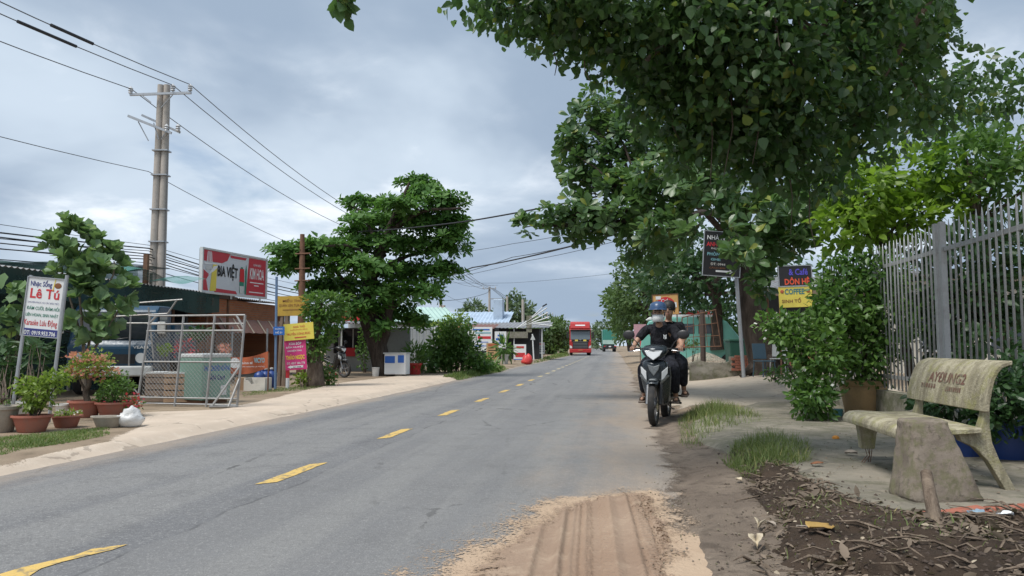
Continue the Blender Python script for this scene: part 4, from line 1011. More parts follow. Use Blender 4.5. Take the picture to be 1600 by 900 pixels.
# faded painted letters that follow the curve of the backrest
def bench_words(txt, y0, y1, t0_, t1_, mat):
    cu = bpy.data.curves.new('t', 'FONT'); cu.body = txt; cu.offset = 0.02; cu.resolution_u = 2; ob = bpy.data.objects.new('t', cu); me = bpy.data.meshes.new_from_object(ob)
    bm = bmesh.new(); bm.from_mesh(me); bmesh.ops.triangulate(bm, faces=bm.faces)
    bmesh.ops.subdivide_edges(bm, edges=[e for e in bm.edges if e.calc_length() > .12], cuts=2, use_grid_fill=False)
    vs_ = [v.co.copy() for v in bm.verts]; mnx, mxx = min(v.x for v in vs_), max(v.x for v in vs_); mny, mxy = min(v.y for v in vs_), max(v.y for v in vs_)
    pz = [p[1] for p in back_prof[:8]]; pxx = [p[0] for p in back_prof[:8]]
    for v in bm.verts:
        a = (v.co.x - mnx) / (mxx - mnx); b = (v.co.y - mny) / (mxy - mny); z = t0_ + (t1_ - t0_) * b
        v.co = Vector((float(np.interp(z, pz, pxx)) - .004, y0 + (y1 - y0) * a, z))
    me2 = bpy.data.meshes.new('lettering'); bm.to_mesh(me2); bm.free(); bpy.data.objects.remove(ob); bpy.data.curves.remove(cu)
    mesh_obj('lettering', me2, mat, bk)
fade = m_paintline('faded_bench_paint', (0.17, 0.085, 0.06), 0.40)
bench_words('AYĐUNG2', 1.02, .36, .715, .80, fade); bench_words('IIIIII', 1.14, .86, .665, .70, fade); bench_words('IIIIIIII', .66, .40, .655, .69, fade)
# near end frame: front leg, rear leg and the arm that carries the backrest
def endframe(y0, w, broken):
    zb = .12 if broken else -.01
    MB().loft([[(.06, y0, zb), (.17, y0, zb), (.17, y0 + w, zb), (.06, y0 + w, zb)], [(.05, y0 - .005, .25), (.19, y0 - .005, .25), (.19, y0 + w, .25), (.05, y0 + w, .25)], [(.03, y0, .392), (.24, y0, .39), (.24, y0 + w, .39), (.03, y0 + w, .392)]]).build('leg', M['bench'], bench, bevel=.008)
    rear = [(.36, .386), (.50, .398), (.535, .50), (.556, .60), (.60, .70), (.58, .56), (.575, .44), (.585, .33), (.63, .20), (.70, .06), (.725, .0), (.66, -.005), (.61, .09), (.55, .20), (.47, .29), (.38, .335)]
    MB().prism([(x, z) for x, z in rear], y0, y0 + w).build('leg', M['bench'], bench, bevel=.006)
endframe(.05, .085, False); endframe(BL - .20, .085, True)
mb = MB()
for k in range(4): mb.tube([(.10 + .02 * k, BL - .16, .13), (.10 + .02 * k + rnd(-.02, .02), BL - .16 + rnd(-.02, .02), .06), (.115 + rnd(-.05, .05), BL - .16 + rnd(-.03, .03), -.005)], .0035, 5)
mb.build('rebar', M['rust'], bench)
# stump of concrete that props the seat
sp = G(1468, 793)
stp = thing('concrete_stump', 'rough wedge of concrete propping up the near end of the bench', 'concrete block', sp + Vector((0, .1, .04)), R(4))
ring = lambda z, w, d, x0: [(x0 - w / 2, -d / 2, z), (x0, -d / 2 - .008, z), (x0 + w / 2, -d / 2, z), (x0 + w / 2 + .01, 0, z), (x0 + w / 2, d / 2, z), (x0, d / 2, z), (x0 - w / 2, d / 2, z), (x0 - w / 2 - .01, 0, z)]
mb = MB(); mb.loft([ring(0, .44, .30, .03), ring(.02, .455, .31, .03), ring(.18, .385, .27, .01), ring(.34, .30, .23, -.015), ring(.46, .245, .2, -.035), ring(.51, .235, .19, -.04), ring(.525, .21, .165, -.04)])
so = mb.build('block', M['stump'], stp, smooth=False, subsurf=0)
bm = bmesh.new(); bm.from_mesh(so.data); bmesh.ops.subdivide_edges(bm, edges=bm.edges, cuts=4, use_grid_fill=True)
for v in bm.verts:
    n_ = float(fbm(np.array([v.co.x * 12 + v.co.y * 9]), np.array([v.co.z * 12 - v.co.y * 7]), 5)[0]); n2 = float(fbm(np.array([v.co.x * 45]), np.array([v.co.z * 45 + v.co.y * 30]), 6)[0])
    v.co.x += n_ * .028 + n2 * .010; v.co.y += n_ * .022 - n2 * .010; v.co.z += n2 * .008 if v.co.z > .05 else 0
bm.to_mesh(so.data); bm.free(); so.data.polygons.foreach_set('use_smooth', [True] * len(so.data.polygons))
# wooden stake in front of it
s0 = G(1468, 855); s1 = P(1447, 738, s0.y + .28)
stk = thing('wooden_stake', 'weathered wooden stake leaning against the concrete stump', 'stake', s0)
MB().tube([Vector((0, 0, -.05)), (s1 - s0) * .3 + Vector((.006, 0, 0)), (s1 - s0) * .65, s1 - s0, (s1 - s0) * 1.03 + Vector((0.005, 0, 0))], [.043, .038, .034, .030, .012], 10).build('shaft', M['twig'], stk, smooth=True)
# red bricks edging the apron
brk = MB().box((0, 0, 0), (.205, .085, .055)).mesh('brick'); brk.materials.append(M['brick_red'])
be = thing('brick_edging', 'row of red bricks edging the paving in front of the bench', 'brick edging', G(1500, 815))
a_, b_ = G(1455, 820), G(1680, 803); nb = 9
for k in range(nb):
    p = a_.lerp(b_, (k + .5) / nb); mesh_obj('brick', brk, None, be, p - be.location + Vector((rnd(-.01, .01), rnd(-.015, .015), .05 + rnd(-.012, .006))), (rnd(-.06, .06), rnd(-.05, .05), math.atan2(b_.y - a_.y, b_.x - a_.x) + rnd(-.08, .08)))

# ---------------------------------------------------------------- litter, weeds and bits on the ground
u_, v_ = rng.uniform(1110, 1640, 16000), rng.uniform(705, 1010, 16000); gx, gy, g_z = Gv(u_, v_); sd_l = sdist(pm, gx, gy)
ok = (sd_l > -.05) & (rng.random(16000) < np.where(u_ > 1180, .9, .25) * np.clip(.22 + 2.6 * (fbm(gx * 2.6, gy * 2.6, 101) + .05), .08, 1))
xs = np.stack([gx, gy, np.maximum(soil_zv(gx, gy), g_z) + .006], 1)[ok][:1700]
xs = np.array(xs); n = len(xs)
D = rng.normal(size=(n, 3)); D[:, 2] *= .35; N = rng.normal(size=(n, 3)) * .55; N[:, 2] += 1
o = mesh_obj('leaf_litter', leaves_mesh('leaf_litter', 'oval', xs, D, N, rng.uniform(.015, .05, n) * np.where(rng.random(n) < .12, 2.0, 1.0)), M['litter']); tag(o, 'brown dead leaves scattered over the soil heap', 'leaf litter', kind='stuff')
mb = MB()
for _ in range(220):
    i = random.randrange(n); p = Vector(xs[i]); a = rnd(0, 6.28); l = rnd(.05, .24); d = Vector((math.cos(a), math.sin(a), rnd(-.1, .18))) * l
    mb.tube([p, p + d * .5 + Vector((0, 0, rnd(0, .03))), p + d], [rnd(.003, .008)] * 2 + [.002], 4)
tag(mb.build('twig_litter', M['twig']), 'broken twigs and roots strewn through the dark soil', 'twigs', kind='stuff')
mb = MB()
for _ in range(420):
    u, v = rnd(1000, 1420), rnd(660, 905); g = G(u, v); r = rnd(.003, .010)
    mb.add([(g.x + r * a, g.y + r * b, max(soil_z(g.x, g.y), g.z) + r * c + .012) for a, b, c in ((1, 0, 0), (-.8, .3, .1), (0, 1, 0), (.1, -1, .1), (0, .1, .8), (0, 0, -.8))], [(0, 2, 4), (2, 1, 4), (1, 3, 4), (3, 0, 4), (2, 0, 5), (1, 2, 5), (3, 1, 5), (0, 3, 5)])
tag(mb.build('gravel', M['stump']), 'small stones scattered over the verge and paving', 'gravel', kind='stuff')
mb = MB(); u_, v_ = rng.uniform(1075, 1620, 1600), rng.uniform(690, 1000, 1600); gx, gy, g_z = Gv(u_, v_); zz_ = np.maximum(soil_zv(gx, gy), g_z); sd_l = sdist(pm, gx, gy)
for X1, Y1, Z1, S1 in zip(gx.tolist(), gy.tolist(), zz_.tolist(), sd_l.tolist()):
    if random.random() > (.9 if S1 > -.25 else .12): continue
    r = rnd(.004, .018)
    mb.add([(X1 + r * a * rnd(.6, 1.3), Y1 + r * b * rnd(.6, 1.3), Z1 + r * c) for a, b, c in ((1, 0, 0), (-.8, .3, .1), (0, 1, 0), (.1, -1, .1), (0, .1, .8), (0, 0, -.8))], [(0, 2, 4), (2, 1, 4), (1, 3, 4), (3, 0, 4), (2, 0, 5), (1, 2, 5), (3, 1, 5), (0, 3, 5)])
tag(mb.build('soil_clods', M['dirt_clod']), 'crumbs of dark soil around the heap', 'soil crumbs', kind='stuff')
xs2 = []
for _ in range(260):
    u, v = rnd(1120, 1600), rnd(640, 800); g = G(u, v); xs2.append((g.x, g.y, g.z + .055))
xs2 = np.array(xs2); n2_ = len(xs2); D = rng.normal(size=(n2_, 3)); D[:, 2] *= .15; N = rng.normal(size=(n2_, 3)) * .25; N[:, 2] += 1
tag(mesh_obj('paving_litter', leaves_mesh('paving_litter', 'oval', xs2, D, N, rng.uniform(.012, .05, n2_)), M['litter']), 'small dry leaves and chips scattered over the paving', 'leaf litter', kind='stuff')
def litter_leaf(u, v, L, lab, mat, yaw, curl=.25, name='fallen_leaf', cat='leaf'):
    g = G(u, v); z = max(soil_z(g.x, g.y), g.z) + .02; mb = MB()
    def fn(a, b):
        t = b; w = .36 * math.sin(math.pi * (t * .92 + .04)) ** .8; x = (a - .5) * 2 * w * L
        return (x, (t - .5) * L, abs(a - .5) * 2 * curl * L * .6 + .10 * L * math.sin(t * 3.1) * curl * 2)
    mb.grid(fn, 6, 8); mb.v = [(x_ + rnd(-.02, .02) * L, y_ + rnd(-.02, .02) * L, z_ + rnd(-.03, .03) * L) for x_, y_, z_ in mb.v]; return tag(mb.build(name, mat, None, (g.x, g.y, z), (rnd(-.2, .2), rnd(-.2, .2), yaw), smooth=True, thick=.002), lab, cat)
yl = paint('yellowed_leaf', (.40, .26, .075), .6, dirt=.8, scale=20, dcol=(.35, .20, .06)); pll = paint('bleached_leaf', (.55, .47, .34), .7, dirt=.4, scale=20); gl = paint('grey_leaf', (.33, .28, .23), .8, dirt=.4, scale=20)
litter_leaf(1282, 870, .19, 'large curled yellow leaf lying on the dark soil', yl, R(-58), .10)
litter_leaf(1257, 862, .075, 'small pale leaf beside the large yellow one', gl, R(80), .2)
litter_leaf(1186, 843, .09, 'bleached curled leaf on the dirt near the road', pll, R(-25), .8)
litter_leaf(1183, 872, .11, 'torn pale leaf at the bottom edge of the dirt', pll, R(-15), .7)
litter_leaf(1205, 838, .0 + .06, 'small grey leaf between soil and road dirt', gl, R(30), .5)
litter_leaf(1572, 838, .085, 'torn white scrap of paper on the soil at the right edge', M['white'], R(60), .3, 'paper_scrap', 'paper')
litter_leaf(1155, 634 + 130, .07, 'bleached leaf at the root of the near grass clump', pll, R(15), .4)
litter_leaf(1277, 737, .10, 'rust brown leaf beside the grass clump', paint('rust_leaf', (.24, .10, .045), .8, dirt=.4, scale=20), R(75), .15)
litter_leaf(1520, 742, .06, 'pale scrap on the paving under the bench', pll, R(10), .2, 'paper_scrap', 'paper')
litter_leaf(1330, 720, .11, 'grey dead leaf on the paving before the bench', gl, R(70), .3)
litter_leaf(1040, 738, .13, 'thin pale straw lying on the road edge', M['white_pot'], R(-62), .05, 'straw', 'straw').scale = (.12, 1, .3)
orange = thing('orange_peel', 'orange half peel lying on the paving beyond the grass', 'fruit peel', G(1306, 692) + Vector((0, 0, .045)))
MB().lathe([(.036, 0), (.038, .012), (.03, .026), (.014, .034), (.0005, .036)], 16).build('rind', paint('orange_rind', (.62, .24, .02), .5, dirt=.25, scale=30), orange, smooth=True)
bs = G(1528, 826); mb = MB(); mb.sphere((0, 0, .02), .035, 14, 10, (1.3, .8, .5)); o = mb.build('plastic_scrap', paint('pale_blue_film', (.25, .36, .45), .4, dirt=.4, scale=20), None, (bs.x, bs.y, soil_z(bs.x, bs.y)), smooth=True); tag(o, 'crumpled pale blue plastic scrap on the soil', 'plastic scrap')
for v in o.data.vertices: v.co *= 1 + rnd(-.4, .4)
grass('grass_clump', 'tall grass clump in front of the motorbike', pg((1062, 700), (1060, 660), (1085, 640), (1130, 634), (1185, 650), (1190, 664), (1150, 672), (1110, 690), (1080, 712)), 3600, .26, M['grass'], .55, .0042)
grass('grass_clump', 'tall grass clump growing at the edge of the soil heap', pg((1130, 728), (1150, 700), (1200, 686), (1262, 700), (1265, 728), (1215, 744), (1165, 756)), 2900, .30, M['grass'], .6, .004)
grass('grass_clump', 'sparse weeds along the dirt at the road edge', pg((1120, 760), (1140, 730), (1190, 745), (1200, 790), (1150, 800)), 700, .10, M['grass'], .7, .004)
grass('grass_clump', 'scattered weeds poking through the soil heap', pg((1200, 800), (1240, 760), (1400, 830), (1590, 840), (1600, 905), (1180, 905)), 420, .08, M['grass'], .9, .004, zf=soil_zv)
grass('grass_clump', 'green blades in the bottom right corner', pg((1480, 905), (1490, 880), (1620, 870), (1620, 910)), 260, .13, M['grass'], .9, .005)

# ---------------------------------------------------------------- steel pole with the black restaurant board
sg = G(1166, 588); sg.y -= .5; sg.x -= .22
sb = thing('restaurant_sign', 'black restaurant signboard on a leaning steel pole beside the tree', 'sign', sg)
lean = Vector((P(1150, 425, sg.y) - sg)); top = lean * (1.42)
MB().tube([(0, 0, -.05), lean, top], .055, 12).build('pole', M['steel'], sb, smooth=True)
bp = P(1128, 397, sg.y - .12) - sg; k = PXM(sg.y)
def board(parent, c, w, h, mat, frame=None, roll=0.0, yaw=0.0, fw=.02, depth=.03):
    o = MB().box((0, 0, 0), (w, depth, h)).build('panel', mat, parent, c, (0, roll, yaw))
    if frame:
        mb = MB()
        for a in (-1, 1): mb.box((a * (w / 2), -.006, 0), (fw, depth + .016, h + fw)); mb.box((0, -.006, a * (h / 2)), (w - fw, depth + .014, fw))
        mb.build('frame', frame, o)
    return o
bd = board(sb, bp, 58 * k, 70 * k, M['black_board'], M['steel'], R(4), 0)
W2, H2 = 29 * k, 35 * k
lettering(bd, 'NHÀ N', -W2 * .84, W2 * .10, H2 * .62, H2 * .86, M['white'], -.02)
lettering(bd, 'ANH ĐÀ', -W2 * .86, W2 * .18, H2 * .32, H2 * .56, M['red_print'], -.02, .03)
lettering(bd, 'PHỤC VỤ', -W2 * .6, W2 * .10, H2 * .16, H2 * .27, M['white_pot'], -.02)
lettering(bd, 'PHÒNG', -W2 * .8, W2 * .05, -H2 * .1, H2 * .08, M['cyan_print'], -.02, .03)
lettering(bd, 'GHẾ', -W2 * .6, -W2 * .05, -H2 * .32, -H2 * .15, M['cyan_print'], -.02, .03)
lettering(bd, 'ĐT: 0944', -W2 * .6, W2 * .2, -H2 * .53, -H2 * .41, M['white_pot'], -.02)
lettering(bd, 'CÁCH 80M', -W2 * .65, W2 * .2, -H2 * .68, -H2 * .58, M['brown_print'], -.02)
MB().prism([(-.1 * W2, -.82 * H2), (.45 * W2, -.82 * H2), (.45 * W2, -.88 * H2), (.62 * W2, -.78 * H2), (.45 * W2, -.68 * H2), (.45 * W2, -.74 * H2), (-.3 * W2, -.74 * H2), (-.3 * W2, -.82 * H2)], -.022, -.018).build('arrow', M['white'], bd)

# ---------------------------------------------------------------- cafe boards, stall, low wall and gate
cg = Vector((P(1242, 480, 19.5).x, 19.5, gz(P(1242, 480, 19.5).x, 19.5)))
cs = thing('cafe_sign', 'black and yellow cafe signboards on posts behind the shrub', 'sign', cg); k = PXM(19.5)
for u in (1217, 1268): q = P(u, 420, 19.55) - cg; MB().tube([(q.x, .06, 0), (q.x, .06, q.z)], .02, 6).build('post', M['rust'], cs)
b1 = board(cs, P(1242, 431, 19.5) - cg, 52 * k, 32 * k, M['black_board'], M['steel'], R(-2))
lettering(b1, '& Café', -10 * k, 20 * k, 1 * k, 11 * k, paint('violet_print', (.10, .08, .55), .45, dirt=.1), -.02, .02); lettering(b1, 'DÔN HÊ', -17 * k, 22 * k, -14 * k, -2 * k, paint('orange_red_print', (.75, .10, .04), .45, dirt=.1), -.02, .03)
b2 = board(cs, P(1243, 464, 19.5) - cg, 52 * k, 32 * k, M['yellow_board'], None, R(-2))
lettering(b2, 'COFFEE', -17 * k, 14 * k, 4 * k, 13 * k, paint('teal_print', (.03, .18, .22), .45, dirt=.1), -.02, .03); lettering(b2, 'SINH TỐ', -22 * k, 8 * k, -9 * k, -1 * k, M['brown_print'], -.02, .02)
for a in (-21, 20): MB().sphere((a * k, -.02, 9 * k), 3 * k, 8, 6, (1, .2, 1)).build('emblem', M['orange_banner'], b2)
# stall
st0 = Vector((9.6, 23.8, gz(9.6, 23.8)))
stall = thing('cafe_stall', 'open cafe stall with a rusty corrugated lean-to roof', 'stall', st0, R(-8))
mb = MB()
for i in range(30):
    x = -2.0 + i * .14; mb.tube([(x, -2.4, 2.35), (x, 1.5, 3.0)], .05, 6)
mb.build('roof', M['tin'], stall, smooth=True)
MB().box((0, -2.42, 2.25), (4.2, .04, .2)).build('fascia', M['wood'], stall)
for x in (-1.9, 0, 1.9): MB().tube([(x, -2.2, 0), (x, -2.2, 2.3)], .04, 6).build('post', M['rust'], stall)
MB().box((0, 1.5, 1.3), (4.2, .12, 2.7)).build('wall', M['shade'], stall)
MB().box((-.2, -1.4, .55), (1.5, .6, 1.1)).build('counter', M['wood'], stall)
def chair(loc, rz, lab, mat):
    t = thing('garden_chair', lab, 'chair', loc, rz)
    MB().box((0, 0, .42), (.42, .42, .03)).build('seat', mat, t, bevel=.01)
    MB().box((0, .2, .68), (.42, .03, .42), (R(-8), 0, 0)).build('backrest', mat, t, bevel=.01)
    for a in (-1, 1):
        for b in (-1, 1): MB().tube([(a * .18, b * .18, .42), (a * .21, b * .21, 0)], .016, 6).build('leg', mat, t)
cz = lambda x, y: Vector((x, y, gz(x, y)))
chair(cz(6.75, 20.3), R(20), 'blue garden chair beside the tree trunk under the stall roof', paint('blue_chair', (.03, .07, .10), .5)); chair(cz(7.25, 20.6), R(-30), 'grey garden chair next to the blue one at the stall', M['greywall'])
gb = thing('green_bin', 'dark green bin in the shade behind the steel pole', 'bin', cz(7.05, 23.6))
MB().box((0, 0, .5), (.62, .55, .95), taper=1.12).build('body', paint('bin_green', (.015, .075, .05), .5), gb, bevel=.03); MB().box((0, 0, 1.02), (.74, .66, .08)).build('lid', paint('bin_lid', (.02, .09, .06), .5), gb, bevel=.02)
# low wall, broken, with a rusty gate leaning on it
wl0 = Vector((5.2, 22.3, gz(5.2, 22.3)))
lw = thing('low_wall', 'low stained concrete wall behind the motorbike', 'wall', wl0, R(-3))
mb = MB(); mb.grid(lambda a, b: (a * 2.9, 0, b * .56), 30, 6); mb.grid(lambda a, b: (a * 2.9, b * .3, .56), 30, 3); o = mb.build('body', M['oldwall'], lw, smooth=True)
for v in o.data.vertices:
    f_ = float(fbm(np.array([v.co.x * 3]), np.array([v.co.z * 4]), 14)[0]); v.co.y += f_ * .12; v.co.z += (f_ * .16 if v.co.z > .4 else 0)
bl = thing('brick_plinth', 'dark red brick plinth under the cafe stall', 'plinth', Vector((8.1, 22.0, gz(8.1, 22))), R(-5))
bkm = MB().box((0, 0, 0), (.2, .1, .065)).mesh('brick'); bkm.materials.append(M['brick_red'])
for r_ in range(6):
    for i in range(16): mesh_obj('brick', bkm, None, bl, (i * .212 + (r_ % 2) * .1 - 1.6, rnd(-.008, .008), .035 + r_ * .075))
MB().box((0, .09, .2), (3.5, .1, .42)).build('mortar', M['oldwall'], bl)
gt0 = P(1092, 541, 22.4)
rg = thing('rusty_gate', 'rusty welded gate leaning on the low wall behind the riders', 'gate', gt0, 0); k = PXM(22.4)
def q(u, v): d = P(u, v, 22.4) - gt0; return (d.x, 0, d.z)
mb = MB(); mb.tube([q(1062, 541), q(1066, 496), q(1118, 484), q(1127, 541), q(1062, 543)], .022, 6); mb.build('frame', M['rust'], rg)
for i in range(1, 6):
    f_ = i / 6; MB().tube([q(1062 + 65 * f_, 541), q(1066 + 52 * f_, 496 - 12 * f_)], .010, 5).build('bar', M['rust'], rg)
for f_ in (.3, .65): MB().tube([q(1063, 541 - 45 * f_), q(1127 - 9 * f_, 541 - 56 * f_)], .010, 5).build('rail', M['rust'], rg)
fpost = thing('fence_post', 'dark wooden post behind the leaning rusty gate', 'post', cz(P(1098, 541, 23).x, 23.0)); MB().tube([(0, 0, 0), (.01, 0, 1.2), (0, 0, 2.1)], [.09, .08, .07], 8).build('shaft', M['dark_wood'], fpost)
# parked turquoise van seen through the gate
vx = P(1082, 545, 31); van = thing('parked_van', 'turquoise van parked behind the rusty gate', 'van', (vx.x, 31, gz(vx.x, 31)), R(-14))
bodyp = [(-2.0, .35), (-2.05, .9), (-1.95, 1.45), (-1.7, 1.95), (-.9, 2.1), (1.0, 2.08), (1.35, 1.9), (1.8, 1.3), (2.2, 1.1), (2.3, .6), (2.25, .35)]
MB().prism(bodyp, -.8, .8).build('body', M['teal_van'], van, bevel=.06)
MB().prism([(-1.85, 1.98), (-1.68, 2.10), (-.9, 2.2), (.9, 2.18), (1.2, 2.0)], -.74, .74).build('roof', M['white'], van, bevel=.03)
for (a, b) in ((-1.7, -.9), (-.75, .1), (.25, 1.15)): MB().box(((a + b) / 2, -.80, 1.62), (b - a, .03, .4)).build('window', M['glass'], van, bevel=.01)
for s_ in (-1, 1): MB().box((-2.04, s_ * .6, 1.0), (.05, .18, .3)).build('tail_light', M['red_print'], van)
MB().box((-.4, -.82, 1.0), (.22, .04, .3)).build('reflector', M['red_print'], van)
for x in (-1.3, 1.4):
    for s_ in (-1, 1):
        w_ = MB().lathe([(.30, -.1), (.32, -.06), (.32, .06), (.30, .1)], 18, (x, s_ * .74, .32), Matrix.Rotation(R(90), 4, 'X')).build('wheel', M['rubber'], van, smooth=True); MB().lathe([(.18, -.105), (.16, .105)], 12, (x, s_ * .74, .32), Matrix.Rotation(R(90), 4, 'X')).build('rim', M['alloy'], w_)
bushy('bougainvillea', 'dark red bougainvillea above the turquoise van', (vx.x + .3, 33.5, .45), [pxclump(1080, 500, 33.5, 36, 12, .8, 620), pxclump(1060, 503, 33.5, 20, 12, .6, 260)], 'petal', 'petal_red', .14, .07, cat='shrub')
sbk = Vector((P(1100, 545, 27).x, 27, .44)); sandb = thing('sand_pile', 'pale sand pile behind the rusty gate', 'sand pile', sbk)
MB().lathe([(1.0, 0), (.7, .22), (.35, .40), (.1, .48), (.001, .5)], 18).build('heap', M['yard'], sandb, smooth=True)
weed = shrub('yard_weed', 'low weeds in front of the turquoise van', cz(P(1080, 545, 26).x, 26), [pxclump(1080, 538, 26, 16, 8, .3, 120)], 'rhomb', 'leaf_far', .12, 5)
# orange cafe board behind the rider
ob0 = P(1040, 476, 25.0); obz = gz(ob0.x, 25); ow = thing('cafe_board', 'orange board with a red emblem above the riders', 'sign', (ob0.x, 25, obz)); k = PXM(25)
for u in (-17, 18): MB().tube([(u * k, .04, 0), (u * k, .04, ob0.z - obz + 14 * k)], .02, 6).build('post', M['rust'], ow)
b3 = board(ow, (0, 0, ob0.z - obz), 40 * k, 32 * k, paint('pale_orange_board', (.62, .36, .13), .5, dirt=.3), M['rust'], R(-3))
MB().prism([(15 * k * math.cos(a * .2618), -2 * k + 14 * k * math.sin(a * .2618)) for a in range(13)], -.024, -.02).build('emblem', M['red_print'], b3)
lettering(b3, 'Cafe', -7 * k, 7 * k, 3 * k, 9 * k, M['white'], -.03)
MB().box((-11 * k, -.022, 11 * k), (8 * k, .006, 5 * k)).build('emblem', M['white'], b3); MB().box((14 * k, -.022, -1 * k), (6 * k, .006, 8 * k)).build('emblem', M['white'], b3)
pb = G(994, 566); pbb = thing('pink_banner', 'small pink banner at the roadside behind the left mirror', 'banner', (P(1000, 512, 38).x, 38, .1)); k = PXM(38)
MB().tube([(0, .03, 0), (0, .03, 2.1)], .025, 6).build('post', M['wood'], pbb); board(pbb, (0, 0, 1.75), .62, .75, paint('faded_pink', (.55, .32, .36), .6, dirt=.3))
# ================================================================ left side of the road
def plain_pot(name, label, u, v, r, h, mat, sq=(1, 1), rim=.02, cat='pot', soilm='soil', flare=.72, depth=None, group=None):
    g = G(u, v) if depth is None else P(u, v, depth); t = thing(name, label, cat, g, group=group)
    MB().lathe([(r * flare * .9, 0), (r * flare, h * .05), (r * .93, h * .75), (r * .97, h * .86), (r + rim, h * .88), (r + rim, h), (r * .95, h), (r * .9, h * .85)], 26, squash=sq).build('body', M[mat], t, smooth=True)
    MB().lathe([(r * .92, h * .86), (r * .5, h * .92), (.001, h * .95)], 16, squash=sq).build('soil', M[soilm], t, smooth=True)
    return t
def fill(t, clumps, leaf, mat, size, stem=None, single=0, flowers=None, up=.5, part='foliage', stems=8, shell=.3):
    org = t.location; mb = MB(); r0 = stem if stem else .012
    for c in clumps:
        for _ in range(max(1, stems // len(clumps))):
            e = Vector((c[0] + rnd(-.5, .5) * c[3], c[1] + rnd(-.5, .5) * c[4], c[2] + rnd(-.3, .6) * c[5])) - org; s0 = Vector((rnd(-.03, .03), rnd(-.03, .03), .12)); mb.tube([s0, s0.lerp(e, .5) + Vector((rnd(-.04, .04), 0, .03)), e], [r0, r0 * .7, r0 * .3], 5)
    mb.build('stem', M['bark'], t, smooth=True)
    put_leaves(t, leaf, M[mat], *clump_leaves(clumps, size, up, .6, .1, .6, shell), single=single, part=part)
    if flowers:
        n, s_, m_ = flowers; put_leaves(t, 'petal', M[m_], *clump_leaves([(*c[:6], max(1, int(n / len(clumps)))) for c in clumps], s_, .6, .9, 0, .4, .8), part='blossom')
# ---------------------------------------------------------------- bonsai pots and planters by the verge
t = plain_pot('bonsai_pot', 'terracotta bowl with a bright yellow-green bush under the music sign', 49, 675, .225, .21, 'terracotta', (1, .8)); d = t.location.y
fill(t, [pxclump(60, 612, d, 28, 20, .22, 560), pxclump(40, 604, d, 16, 12, .15, 200), pxclump(86, 592, d, 22, 11, .15, 260), pxclump(54, 634, d, 20, 9, .15, 160)], 'oval', 'leaf_light', .065, .014, 60)
t = plain_pot('bonsai_pot', 'low clay tray with sparse yellow seedlings between the two bowls', 103, 668, .185, .16, 'terracotta', (1, .75)); d = t.location.y
fill(t, [pxclump(103, 646, d, 20, 4, .16, 130)], 'oval', 'leaf_light', .05, .006, 0, (20, .03, 'petal_white'))
t = plain_pot('bonsai_pot', 'terracotta bowl holding the pink bougainvillea bonsai', 133, 652, .235, .25, 'terracotta', (1, .85)); d = t.location.y; o_ = t.location
limb(t, [P(138, 630, d), P(134, 612, d), P(140, 600, d), P(136, 588, d), P(138, 575, d)], .05, .02, M['bark'], 'trunk', 9, .006); limb(t, [P(134, 612, d), P(128, 600, d), P(120, 584, d)], .028, .01, M['bark'], 'trunk', 7); limb(t, [P(138, 596, d), P(150, 586, d), P(160, 576, d)], .026, .01, M['bark'], 'trunk', 7)
cl = [pxclump(130, 574, d, 34, 16, .3, 420), pxclump(150, 562, d, 26, 16, .28, 300), pxclump(116, 580, d, 20, 12, .2, 180), pxclump(165, 580, d, 16, 16, .2, 170)]
put_leaves(t, 'oval', M['leaf_light'], *clump_leaves(cl, .055, .5, .6, .1, .6, .3), single=40)
put_leaves(t, 'petal', M['petal_pink'], *clump_leaves([pxclump(126, 558, d, 20, 8, .2, 120), pxclump(118, 580, d, 14, 5, .15, 60), pxclump(158, 566, d, 14, 8, .15, 90), pxclump(135, 582, d, 26, 5, .2, 70), pxclump(178, 582, d, 6, 6, .1, 30), pxclump(152, 590, d, 12, 6, .1, 40)], .06, .5, .8, 0, .4, .4), part='blossom')
t = plain_pot('bonsai_pot', 'terracotta bowl with a dense dark bush and red flowers spilling right', 178, 652, .26, .23, 'terracotta', (1, .85)); d = t.location.y
fill(t, [pxclump(184, 604, d, 22, 20, .24, 620), pxclump(168, 614, d, 14, 12, .2, 200), pxclump(160, 626, d, 14, 6, .15, 90)], 'oval', 'leaf_mid', .06, .014, 60)
put_leaves(t, 'petal', M['petal_red'], *clump_leaves([pxclump(206, 624, d, 16, 8, .15, 70), pxclump(216, 630, d, 8, 6, .1, 26), pxclump(172, 627, d, 16, 3, .12, 20)], .045, .5, .8, 0, .4, .4), part='blossom')
put_leaves(t, 'oval', M['leaf_mid'], *clump_leaves([pxclump(205, 630, d, 18, 8, .15, 140)], .05, .5, .8, 0, .4, .4), part='spilling_leaves')
plain_pot('cement_trough', 'pale shallow cement trough beside the plastic bag', 168, 668, .20, .15, 'cement', (1, .6), cat='trough')
plain_pot('cement_trough', 'grey cement pot cut off by the left edge of the view', 0, 675, .20, .32, 'cement', (1, 1), cat='pot')
fill(thing('potted_weed', 'small green weed in the cement pot at the left edge', 'plant', G(2, 674) + Vector((0, 0, .28))), [pxclump(4, 632, 11.3, 12, 14, .15, 120)], 'oval', 'leaf_mid', .06)
plain_pot('white_bucket', 'white plastic bucket standing behind the terracotta bowls', 98, 652, .11, .20, 'white_pot', cat='bucket'); plain_pot('white_planter', 'white planter behind the yellow-green bush', 37, 650, .16, .22, 'white_pot', cat='planter')
bg_ = G(204, 667); o = MB().sphere((0, 0, .12), .17, 22, 16, (1, .8, .8)).build('plastic_bag', M['bag'], None, bg_, smooth=True); tag(o, 'knotted clear plastic bag of rubbish on the shoulder', 'bag')
